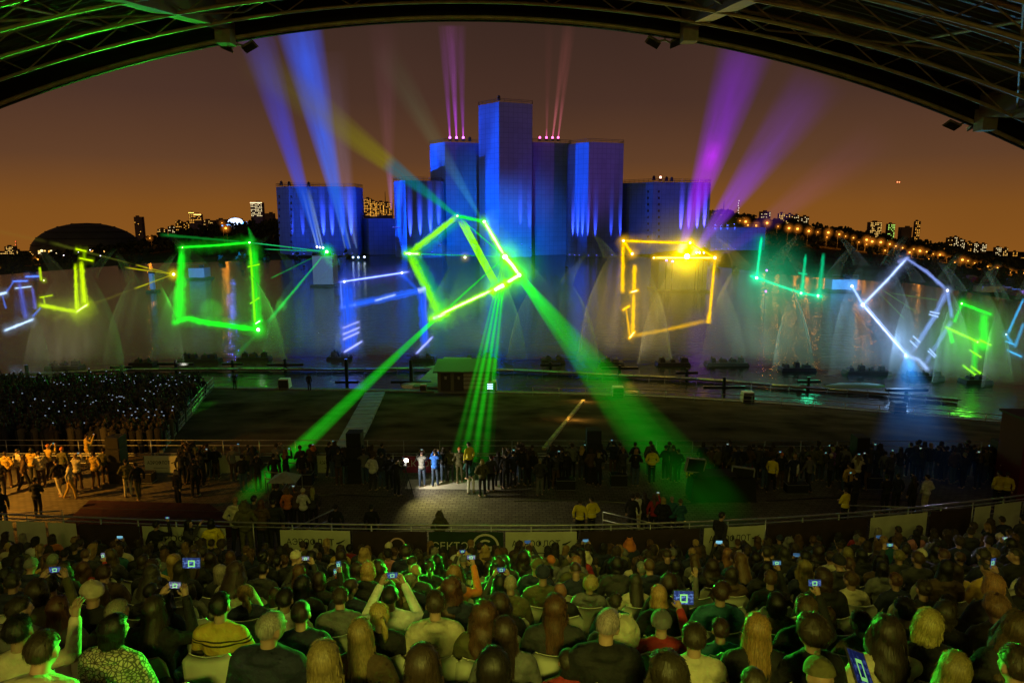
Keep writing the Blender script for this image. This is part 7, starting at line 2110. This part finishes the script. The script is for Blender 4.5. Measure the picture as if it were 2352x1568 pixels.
# crowd on the left bank: one mass of small figures
rc = random.Random(5)
qs = {k: MB() for k in range(4)}
qh = MB(); qp = MB()
cnt = 0
for _ in range(1500):
    u = rc.uniform(-30, 470); v = rc.uniform(893, 1040)
    if u > 470 - (v - 893) * .66 + rc.uniform(-8, 8): continue
    p = GB(u, v)
    h_ = rc.uniform(1.5, 1.8); k = rc.randrange(4); a = rc.uniform(-.5, .5)
    q = qs[k]
    q.tube([p, p + Vector((0, 0, h_ * .48)), p + Vector((0, 0, h_ * .80)), p + Vector((0, 0, h_ * .86))], [.13, .19, .22, .08], 6)
    qh.ball(p + Vector((0, 0, h_ * .94)), (.10, .11, .13), 6, 5)
    if rc.random() < .5:
        w_ = p + Vector((rc.uniform(-.12, .12), .32, h_ * rc.uniform(.92, 1.12)))
        for s in (-1, 1): q.tube([p + Vector((s * .2, 0, h_ * .78)), p + Vector((s * .26, .16, h_ * .68)), w_], [.06, .05, .04], 5)
        if rc.random() < .20 + 1.1 * noise.noise((p.x * .16, p.y * .16, 8)): qp.box(w_ + Vector((0, -.03, .05)), (.09, .01, .06), rz=rc.uniform(-.4, .4))
    cnt += 1
cols = [(.012, .012, .014), (.03, .03, .034), (.02, .022, .04), (.10, .09, .07)]
for k in range(4):
    o = qs[k].build('standing_crowd', mat('crowd_cloth', cols[k], .9), smooth=True)
    tag(o, ['mass of black clad people standing on the left bank', 'mass of grey clad people standing on the left bank', 'mass of navy clad people standing on the left bank', 'paler clad people scattered through the left bank crowd'][k], 'crowd', kind='stuff')
tag(qh.build('crowd_heads', mat('crowd_hair', (.05, .035, .025), .7), smooth=True), 'heads of the crowd on the left bank', 'crowd', kind='stuff')
tag(qp.build('phone_screens', emat('tiny_screen', (.6, .75, 1), .35)), 'tiny lit phone screens held up by the left bank crowd', 'phones', kind='stuff')
o = empty('crowd_fence', GB(386, 1020)); tag(o, 'green lit crowd fence along the right side of the left bank crowd', 'fence')
pts = [GB(492, 890), GB(470, 915), GB(440, 955), GB(410, 990), GB(384, 1024)]
for i in range(len(pts) - 1):
    for k in range(2):
        a, b = pts[i].lerp(pts[i + 1], k / 2 + .04), pts[i].lerp(pts[i + 1], (k + 1) / 2 - .04)
        q = MB()
        for z in (.35, .7, 1.1): q.tube([a + Vector((0, 0, z)) - o.location, b + Vector((0, 0, z)) - o.location], .035, 5)
        for t in (0, .25, .5, .75, 1): p = a.lerp(b, t); q.tube([p - o.location, p + Vector((0, 0, 1.1)) - o.location], .03, 5)
        q.build('fence_panel', M_STEEL, o)
# loners at the water edge
for u, v, lab in ((470, 912, 'person in dark clothes at the end of the crowd fence'), (540, 896, 'person in dark clothes alone at the water edge right of the crowd'), (711, 898, 'person in dark clothes at the water edge right of the white projector')):
    p = GB(u, v)
    b = put('person', STAND['down']['body']); b.location = p; b.color = (.2, .13, .09, 1)
    for nm, me in (('jacket', STAND['down']['top']), ('trousers', STAND['down']['trousers'])):
        c = put(nm, me, parent=b); c.color = (.012, .012, .014, 1)
    h = put('hair', HAIR['short'][0], parent=b); h.matrix_basis = STAND['down']['head']; h.color = (.02, .014, .01, 1)
    tag(b, lab, 'person', 'people alone at the water edge')

# ================================================================== CITY AND FAR BANK LIGHTS
M_CITY = mat('far_building', (.11, .08, .055), .9, noise_amt=.2, nscale=.1)  # lightened so that the wall colour carries the haze
WINM = [emat('lit_window_warm', (1, .58, .14), 1.7), emat('lit_window_amber', (1, .45, .06), 1.6), emat('lit_window_pale', (1, .80, .42), 1.7)]
rb = random.Random(9)
CITYN = [0]
def building(u, vt, wpx, vb=None, D=1100, dens=.35, lab=None, wm=None, crown=None):
    vb = vb or interp(RIDGE, u) + 4
    b0 = P(u, vb, D); t_ = P(u, vt, D)
    w_ = wpx * D / FPX; h_ = t_.z - b0.z + 25
    o = tag(empty('city_building', (b0.x, D, b0.z - 25)), lab, 'building', 'far city buildings')
    q = MB(); q.box((0, w_ * .3, h_ / 2), (w_, w_ * .6, h_)); q.build('wall', M_CITY, o)
    q = MB(); px = D / FPX
    nx = max(1, int(wpx / 3.2)); nz = max(2, int((vb - vt) / 3.4))
    n_ = 0
    for i in range(nx):
        for j in range(nz):
            if rb.random() < dens:
                q.box((-w_ / 2 + w_ * (i + .5) / nx, -.15, h_ - (j + .7) * 3.4 * px), (1.5 * px, .3, 1.25 * px)); n_ += 1
    if n_: q.build('lit_windows', wm or rb.choice(WINM), o)
    q = MB(); q.box((rb.uniform(-.2, .2) * w_, w_ * .3, h_ + 1.5 * px), (w_ * .3, w_ * .3, 3 * px)); q.build('roof_house', M_CITY, o)
    if crown:
        q = MB(); q.box((0, -.2, h_ - .8 * px), (w_ * 1.02, w_ * .05, 1.6 * px)); q.build('lit_cornice', emat('lit_cornice', crown, 3), o)
    return o
building(590, 465, 26, 498, 900, .62, 'tall office block with bright window rows left of the lone tower', WINM[2], (1, .6, .3))
building(441, 488, 12, 512, 1000, .7, 'small bright amber tower on the left skyline', WINM[1], (1, .55, .1)); building(455, 492, 16, 512, 1000, .5, 'bright amber block beside the small amber tower', WINM[1], (1, .6, .15))
building(320, 498, 18, 540, 1100, .05, 'dark block on the left skyline above the dome')
for i, (u, vt, w_) in enumerate(((24, 566, 20), (38, 572, 12), (8, 580, 14), (75, 576, 10), (95, 584, 14), (120, 588, 12))): building(u, vt, w_, None, 1200, .5, f'{ordw(i)} lit city block from the left edge of the skyline', WINM[0])
for i, (u, vt, w_) in enumerate(((372, 526, 18), (395, 520, 16), (412, 508, 14), (430, 510, 20), (480, 506, 26), (510, 504, 24), (540, 502, 26), (618, 490, 22))): building(u, vt, w_, None, 1300, .28 if i < 5 else .06, f'{ordw(i)} city block from the dome towards the lone tower')
for i, (u, vt, w_) in enumerate(((843, 456, 20), (858, 462, 16), (872, 464, 22), (890, 466, 20))): building(u, vt, w_, 496, 1000, .7, f'{ordw(i)} amber lit block between the lone tower and the narrow streaked tower', WINM[1])
for i, (u, vt, w_) in enumerate(((1758, 486, 22), (1795, 490, 14), (1812, 492, 16), (1828, 494, 12), (1848, 497, 18))): building(u, vt, w_, None, 1200, .5, f'{ordw(i)} lit block on the skyline right of the violet beams')
building(2010, 510, 26, None, 1000, .7, 'broad lit block on the right skyline', WINM[0]); building(2045, 514, 16, None, 1000, .6, 'green lit block beside the broad one on the right skyline', emat('lit_window_green', (.5, .9, .15), 2)); building(2080, 522, 24, None, 1000, .03, 'dark block on the right skyline'); building(2104, 508, 12, None, 1000, .7, 'slim bright tower on the right skyline')
for i, (u, vt, w_) in enumerate(((2180, 546, 12), (2194, 544, 12), (2208, 550, 12), (2224, 556, 12), (2240, 558, 12), (2256, 560, 14), (2290, 568, 14), (2306, 570, 12), (2328, 578, 12), (2346, 590, 14))): building(u, vt, w_, None, 1100, .5, f'{ordw(i)} lit high rise of the row at the right end of the skyline')
# masts
for u, vt, vb, D, lab, col in ((44, 553, 600, 1500, 'thin red lit television mast on the left skyline', (1, .12, .05)), (1694, 460, 496, 900, 'lattice mast with white lights right of the violet tower', (1, .8, .7)), (886, 440, 482, 1000, 'tall dark chimney between the towers', None), (1661, 462, 492, 900, 'thin dark mast right of the violet tower', None)):
    a = P(u, vb + 10, D); t_ = P(u, vt, D)
    o = tag(empty('mast', a), lab, 'mast')
    px = D / FPX
    q = MB(); q.tube([(0, 0, 0), (0, 0, t_.z - a.z)], [1.6 * px, .5 * px], 6); q.build('shaft', M_CITY, o)
    if col:
        q = MB()
        for k in range(7): q.ball((rb.uniform(-1, 1) * px, -1.5 * px, (t_.z - a.z) * (.25 + .72 * k / 6)), .8 * px, 6, 5)
        q.build('mast_lights', emat('mast_light', col, 3), o)
# the long blue lit pavilion and the dome
p = P(533, 516, 700); px = 700 / FPX
o = tag(empty('pavilion', p), 'long pavilion with blazing blue and white lights on the left skyline', 'pavilion')
q = MB(); q.box((0, 10, -4 * px), (70 * px, 8 * px, 10 * px), m=Matrix.Rotation(R(-8), 4, 'Y')); q.build('wall', M_CITY, o)
q = MB(); q.box((0, 0, 0), (68 * px, 2 * px, 3.4 * px), m=Matrix.Rotation(R(-8), 4, 'Y')); q.build('light_band', emat('blue_band', (.08, .35, 1), 4), o)
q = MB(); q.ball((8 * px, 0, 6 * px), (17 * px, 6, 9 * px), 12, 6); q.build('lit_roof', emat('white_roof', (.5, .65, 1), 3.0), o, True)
light('pavilion_glow', 'POINT', p + Vector((0, -14, 6)), 160000, (.06, .12, 1), None, 3)
p = P(208, 600, 470); px = 470 / FPX
o = tag(empty('sports_dome', p), 'dark domed sports hall with yellow windows on the left bank', 'hall')
q = MB(); vs = []; fs = []
nu, nv = 26, 9
for j in range(nv + 1):
    ph = R(90) * j / nv
    for k in range(nu + 1):
        a = math.pi * k / nu
        vs.append((128 * px * math.cos(ph) * math.cos(a), -22 * math.cos(ph) * math.sin(a), 6 + 66 * px * math.sin(ph)))
for j in range(nv):
    for k in range(nu): a = j * (nu + 1) + k; fs.append((a, a + 1, a + nu + 2, a + nu + 1))
q.add(vs, fs); q.build('dome_roof', mat('dome_skin', (.03, .04, .035), .5, noise_amt=.2, nscale=.1), o, True)
for j in range(1, 6):
    q = MB(); ph = R(90) * j / 6; q.tube([(128 * px * math.cos(ph) * math.cos(math.pi * k / 20) * 1.004, -22 * math.cos(ph) * math.sin(math.pi * k / 20) * 1.01, 6.1 + 66 * px * math.sin(ph)) for k in range(21)], .3, 4); q.build('roof_rib', M_DARK, o)
q = MB(); vs = []; fs = []
for k in range(nu + 1):
    a = math.pi * k / nu; vs += [(126 * px * math.cos(a), -21.5 * math.sin(a), -12), (126 * px * math.cos(a), -21.5 * math.sin(a), 6.5)]
for k in range(nu): fs.append((2 * k, 2 * k + 1, 2 * k + 3, 2 * k + 2))
q.add(vs, fs); q.build('wall', M_CITY, o)
for k in range(46):
    a = math.pi * rb.uniform(.12, .9); z = rb.choice([0, 4, 7]) + rb.uniform(-1, 1)
    q = MB(); q.box((127 * px * math.cos(a), -22 * math.sin(a), z), (rb.uniform(.8, 2.2), .4, rb.uniform(.8, 1.6))); q.build('window', rb.choice(WINM), o)
# street lamps
M_SOD = emat('sodium_lamp', (1, .40, .05), 4); M_MER = emat('mercury_lamp', (.9, .85, 1), 3)
LAMPS = [(1829.6, 525.6), (1876, 533), (1785, 520), (1810, 524), (1855.5, 530.5), (1897, 544.6), (1939.6, 542.5), (1957.5, 546), (1987.7, 550.5), (2000.5, 554.5), (1987.7, 561), (2040.6, 560.4), (2054.5, 565), (2095.3, 571.9), (2109.7, 575.9), (2086, 579.3), (2155.4, 584.7), (2160, 588), (2206.7, 596.4), (2219.5, 598.6), (2189.4, 602.6), (2286.9, 614.6), (2280, 626.6), (2315, 624), (2346.4, 626.6), (1760, 512), (1900, 534), (1925, 538), (1970, 556), (2020, 556), (2070, 569), (2125, 578), (2140, 583), (2175, 592), (2235, 604), (2252, 607), (2265, 612), (2300, 618), (2330, 630), (2030, 575), (2130, 594), (2240, 620), (1698, 507), (1711, 509), (1716, 517), (1735, 518)]
LL = [(347, 547, 1), (90, 595, 1), (2, 615, 1), (520.6, 524, 1), (512, 512, 1), (260, 585, 0), (234, 587, 0), (150, 586, 0), (125, 591, 0), (184, 579, 0), (210, 574, 0), (47, 626, 0), (80, 622, 0)]
LAMPS = [(u, v, 1) for u, v in LAMPS] + LL
LAMPS.sort()
nr = nl = 0
for u, v, sod in LAMPS:
    D = ridge_d(u) * .62 if u > 1500 else ridge_d(u) * .66
    p = P(u, v, D); px = D / FPX
    # stand the lamp on the terrain under it
    ii = min(range(len(us)), key=lambda i: abs(us[i] - u)); row = TER[ii]
    gz = min(p.z - 6, interp([(r.y, r.z) for r in row], D))
    if u > 1500: nr += 1; lab = f'{ordw(nr - 1)} orange street lamp from the violet tower along the right bank'
    else: nl += 1; lab = f'{ordw(nl - 1)} {"orange" if sod else "white"} street lamp from the left edge along the left bank'
    o = tag(empty('street_lamp', (p.x, p.y, gz)), lab, 'street lamp', 'street lamps along the far bank')
    h_ = p.z - gz
    q = MB(); q.tube([(0, 0, 0), (0, 0, h_ + .3)], [.16, .09], 6); q.tube([(0, 0, h_ + .3), (0, -1.2, h_ + .4)], .07, 5); q.build('pole', M_DARK, o)
    vr = rb.choice((.55, .75, 1.0, 1.3)); r_ = 2.0 * px * vr if sod else 1.4 * px
    q = MB(); q.ball((0, -1.2, h_), (r_, r_ * .8, r_ * .8), 8, 6); q.build('lamp_head', M_SOD if sod else M_MER, o, True)
    if sod:
        g_ = MB(); g_.ball((0, 0, 0), 1.0, 10, 7); gr = 11 * px * (.7 + .5 * vr)
        kk = round(gr, 1)
        if ('sl', kk) not in _gm: _gm[('sl', kk)] = glow_mat((1, .28, .02), .36 * vr, kk, 2.5)
        g2 = g_.build('haze_glow', _gm[('sl', kk)], o); g2.location = (0, -1.2, h_); g2.scale = (kk, kk, kk)
    if sod: light('street_lamp_light', 'POINT', p + Vector((0, -3, -1)), 750, (1, .30, .02), None, .6)
# white blimp-like signal pair in the sky
p = P(2063, 418, 900); o = tag(empty('aircraft', p), 'tiny red lit aircraft high in the sky at the right', 'aircraft')
q = MB(); q.tube([(-3, 0, 0), (3, 0, .3)], [.5, .3], 6); q.add([(-.8, -4, .2), (.8, -4, .2), (.8, 4, .2), (-.8, 4, .2)], [(0, 1, 2, 3)]); q.build('fuselage', M_DARK, o)
for dx in (-1.3, 1.3):
    q = MB(); q.ball((dx, -.5, -.2), .75, 8, 6); q.build('signal_light', emat('signal_red', (1, .22, .08), 4), o)
# orange lit trees and low houses near the right shore
M_LEAF = mat('lamp_lit_foliage', (.10, .075, .02), .9, noise_amt=.4, nscale=1.2)  # orange of the lamps is mixed into the leaf colour itself
M_BARK = mat('bark', (.05, .035, .02), .9)
for i, (u, v, hpx) in enumerate(((2265, 652, 26), (2280, 655, 22), (2192, 632, 16), (2252, 654, 14), (2318, 668, 20), (2338, 668, 26), (2148, 628, 22), (2020, 612, 18))):
    p = G(u, v, .4); px = p.y / FPX; h_ = hpx * px * 1.5
    o = tag(empty('tree', p), f'{ordw(i)} small orange lit tree of the right shore, counted in order of planting' if False else ['tallest orange lit tree on the right shore', 'orange lit tree just right of the tallest one on the shore', 'small tree on the shore right of the tilted white square', 'little tree left of the tallest one on the right shore', 'tree near the right edge behind the cars', 'last shore tree at the right edge', 'dark tree behind the top of the tilted white square', 'small dark tree left of the tilted white square'][i], 'tree', 'trees on the right shore')
    q = MB(); q.tube([(0, 0, 0), (.05, 0, h_ * .4), (0, .05, h_ * .75)], [.16, .11, .04], 6)
    for k in range(5):
        a = k * 1.3; q.tube([(0, 0, h_ * (.3 + .09 * k)), (math.cos(a) * h_ * .22, math.sin(a) * h_ * .22, h_ * (.5 + .09 * k))], [.06, .02], 5)
    q.build('trunk', M_BARK, o)
    q = MB()
    for _ in range(420):
        z = rb.uniform(.22, 1.0); rad = h_ * .34 * math.sqrt(max(.03, math.sin(math.pi * min(1, (z - .12) / .95)))) * rb.uniform(.35, 1.05)
        a = rb.uniform(0, 6.28); c = Vector((rad * math.cos(a), rad * math.sin(a), z * h_))
        s = h_ * .055
        n1 = Vector((rb.uniform(-1, 1), rb.uniform(-1, 1), rb.uniform(-1, 1))).normalized(); t1 = n1.orthogonal().normalized(); t2 = n1.cross(t1)
        q.add([c - t1 * s, c + t2 * s * .6, c + t1 * s, c - t2 * s * .6], [(0, 1, 2, 3)])
    q.build('crown', M_LEAF, o)
p = G(2283, 672, .4); o = tag(empty('shore_pavilion', p), 'low blue lit pavilion on the right shore below the trees', 'pavilion'); px = p.y / FPX
q = MB(); q.box((0, 2, 8 * px), (52 * px, 3, 15 * px)); q.build('wall', M_WHITE, o); q = MB(); q.box((0, 2, 16.2 * px), (56 * px, 4, 1.5 * px)); q.build('roof', M_DARK, o)
light('pavilion_flood', 'SPOT', p + Vector((-2, -14, 2)), 5000, (.05, .2, 1), p + Vector((0, 2, 1.0)), .3, R(46), .8)
# parked cars beside it
M_CARS = [mat('car_paint_' + n_, c, .3, .2) for n_, c in (('grey', (.2, .2, .2)), ('red', (.2, .02, .02)), ('white', (.5, .5, .5)))]
for i, (u, v) in enumerate(((2232, 648), (2247, 652), (2312, 676), (2330, 680), (2347, 684))):
    p = G(u, v - 3, .8); o = tag(empty('parked_car', p), ['grey car left of the blue lit pavilion', 'red car beside the blue lit pavilion', 'white car right of the blue lit pavilion', 'grey car second from the right edge on the shore', 'red car at the right edge on the shore'][i], 'car', 'cars parked on the right shore')
    q = MB(); q.box((0, 0, .55), (4.1, 1.7, .6), taper=.94); q.box((-.2, 0, 1.1), (2.3, 1.5, .55), taper=.8); q.build('body', M_CARS[i % 3], o)
    for x in (-1.3, 1.3):
        for y in (-.8, .8): q = MB(); q.tube([(x, y - .1, .32), (x, y + .1, .32)], .32, 10); q.build('wheel', M_RUB, o)

# ================================================================== LIGHT ON STAND AND PLAZA
# lamps of the stand itself, hung under the roof out of the picture
for x, y, z, pw, tgt in ((-8, -2.4, 19.3, 22, (-9, 9, 12)), (0, -2.6, 19.5, 190, (0, 9, 12)), (8, -2.4, 19.3, 22, (9, 9, 12)), (-7, 7.0, 20.1, 42, (-9, 15, 9)), (0, 7.0, 20.4, 100, (0, 15, 9)), (7, 7.0, 20.1, 42, (9, 15, 9))):
    o = tag(empty('stand_lamp', (x, y, z)), f'grandstand lamp under the roof above row at {"the back" if y < 0 else "the middle"}, {"left" if x < 0 else "right" if x > 0 else "centre"} one', 'lamp', 'lamps under the grandstand roof')
    q = MB(); q.box((0, 0, .1), (1.6, .3, .14), taper=.8); q.build('housing', M_GREYP, o)
    d = bpy.data.lights.new('stand_lamp_light', 'AREA'); d.shape = 'RECTANGLE'; d.size = .7; d.size_y = .25; d.energy = pw * .70; d.color = (.95, .92, .11); d.spread = R(100)
    l = bpy.data.objects.new('stand_lamp_light', d); COL.objects.link(l); l.location = (x, y, z - .05)
    l.rotation_euler = (Vector(tgt) - Vector((x, y, z))).to_track_quat('-Z', 'Y').to_euler()
# laser light that reaches the people: spots from the laser sources and from added points beside them
SRC = P(1165, 600, 86); SRC2 = P(1192, 632, 86); SRC3 = P(750, 578, 120); SRC4 = P(1009, 723, 86); SRC5 = P(2081, 815, 78)
def rim(src, tgt, pw, cone, col=(.05, 1, .03), blend=.5):
    light('laser_reach', 'SPOT', src, pw, col, tgt, .25, cone, blend)
SRCL = P(412, 690, 84); SRCR = P(2240, 770, 75); SRCU = P(1112, 509, 86)  # added spot positions, chosen for the angle of the rim light
SRCM = P(1960, 690, 78)
rim(SRC3, P(985, 1320, 9.3), 2600000, R(1.0)); rim(SRCM, P(1035, 1300, 10.5), 1500000, R(1.1)); rim(SRC3, P(1035, 1300, 10.5), 2200000, R(.8)); rim(SRC3, P(1700, 1400, 5.2), 2200000, R(1.1)); rim(SRC3, P(1860, 1410, 4.3), 2600000, R(.7)); rim(SRCM, P(510, 1410, 4.9), 1300000, R(.8)); rim(SRCM, P(300, 1500, 3.6), 500000, R(.7)); rim(SRCM, P(40, 1290, 9.0), 350000, R(1.0)); rim(SRCL, P(1000, 1310, 9.8), 2400000, R(1.0)); rim(SRCL, P(1090, 1300, 10.2), 1500000, R(.7)); rim(SRC3, P(930, 1360, 7.0), 2600000, R(.7)); rim(SRCR, P(960, 1310, 9.6), 1000000, R(.9)); rim(SRCR, P(1060, 1290, 11), 1100000, R(.8)); rim(SRC3, P(1540, 1320, 8.5), 1300000, R(.9)); rim(SRC3, P(2080, 1500, 3.4), 1600000, R(.55)); rim(SRC3, P(1440, 1430, 4.6), 700000, R(.5)); rim(SRC3, P(905, 1475, 3.9), 900000, R(.45))
rim(SRC5, P(2200, 1205, 15.0), 700000, R(2.0), (.75, .6, 1.0)); rim(SRC3, P(2190, 1215, 14.0), 900000, R(1.0), (.7, .7, 1.0))
rim(SRCU, P(900, 1340, 8.0), 200000, R(3.0)); rim(SRCU, P(1700, 1400, 5.0), 200000, R(2.6))
rim(SRC4, G(590, 1120, 5), 420000, R(3.0)); rim(SRC2, G(1620, 1140, 5), 170000, R(6.0)); rim(SRC, G(1085, 1082, 5), 160000, R(2.6)); rim(SRC3, GB(440, 940), 500000, R(2.4)); rim(SRC3, GB(80, 920), 160000, R(5.0)); rim(SRC5, G(2235, 1130, 5), 110000, R(3.0), (.02, .7, .2)); rim(SRC5, G(2130, 1110, 5), 50000, R(5.0), (.1, .3, 1)); rim(SRC2, P(1690, 1130, 26), 160000, R(2.4))
rim(SRC3, deckpt(70, 12), 12000000, R(1.5)); rim(SRC3, deckpt(250, 12), 9000000, R(1.3)); rim(SRC3, P(400, 25, 13.0), 700000, R(2.0)); rim(SRC, P(546, 106, 15.2), 600000, R(.8)); rim(SRC, deckpt(2150, 60), 260000, R(9), (.45, .8, .35)); rim(SRC5, P(2300, 270, 14.5), 60000, R(4), (.1, .45, .8)); rim(SRC, P(1620, 20, 13.5), 90000, R(4), (.4, .8, .5)); rim(SRC, deckpt(500, 60), 140000, R(10), (.55, .8, .25))  # the wide spots here are added to lift the dark roof
# sodium street lamp beside the plaza, just outside the left edge
p = Vector((-27.5, 27.5, PLAZA_Z))
o = tag(empty('street_lamp', p), 'sodium street lamp of the plaza beyond the left edge', 'street lamp')
q = MB(); q.tube([(0, 0, 0), (0, 0, 5.6), (.9, -.2, 5.9)], [.09, .06, .05], 8); q.build('pole', M_DARK, o)
q = MB(); q.box((1.1, -.2, 5.85), (.6, .25, .14), taper=.8); q.build('lamp_head', M_SOD, o)
light('street_lamp_light', 'SPOT', p + Vector((1.1, -.2, 5.6)), 5600, (1, .40, .03), Vector((-23, 31, PLAZA_Z)), .15, R(92), .9)
print('objects', len(bpy.data.objects), 'tris', sum(len(m.polygons) for m in bpy.data.meshes))
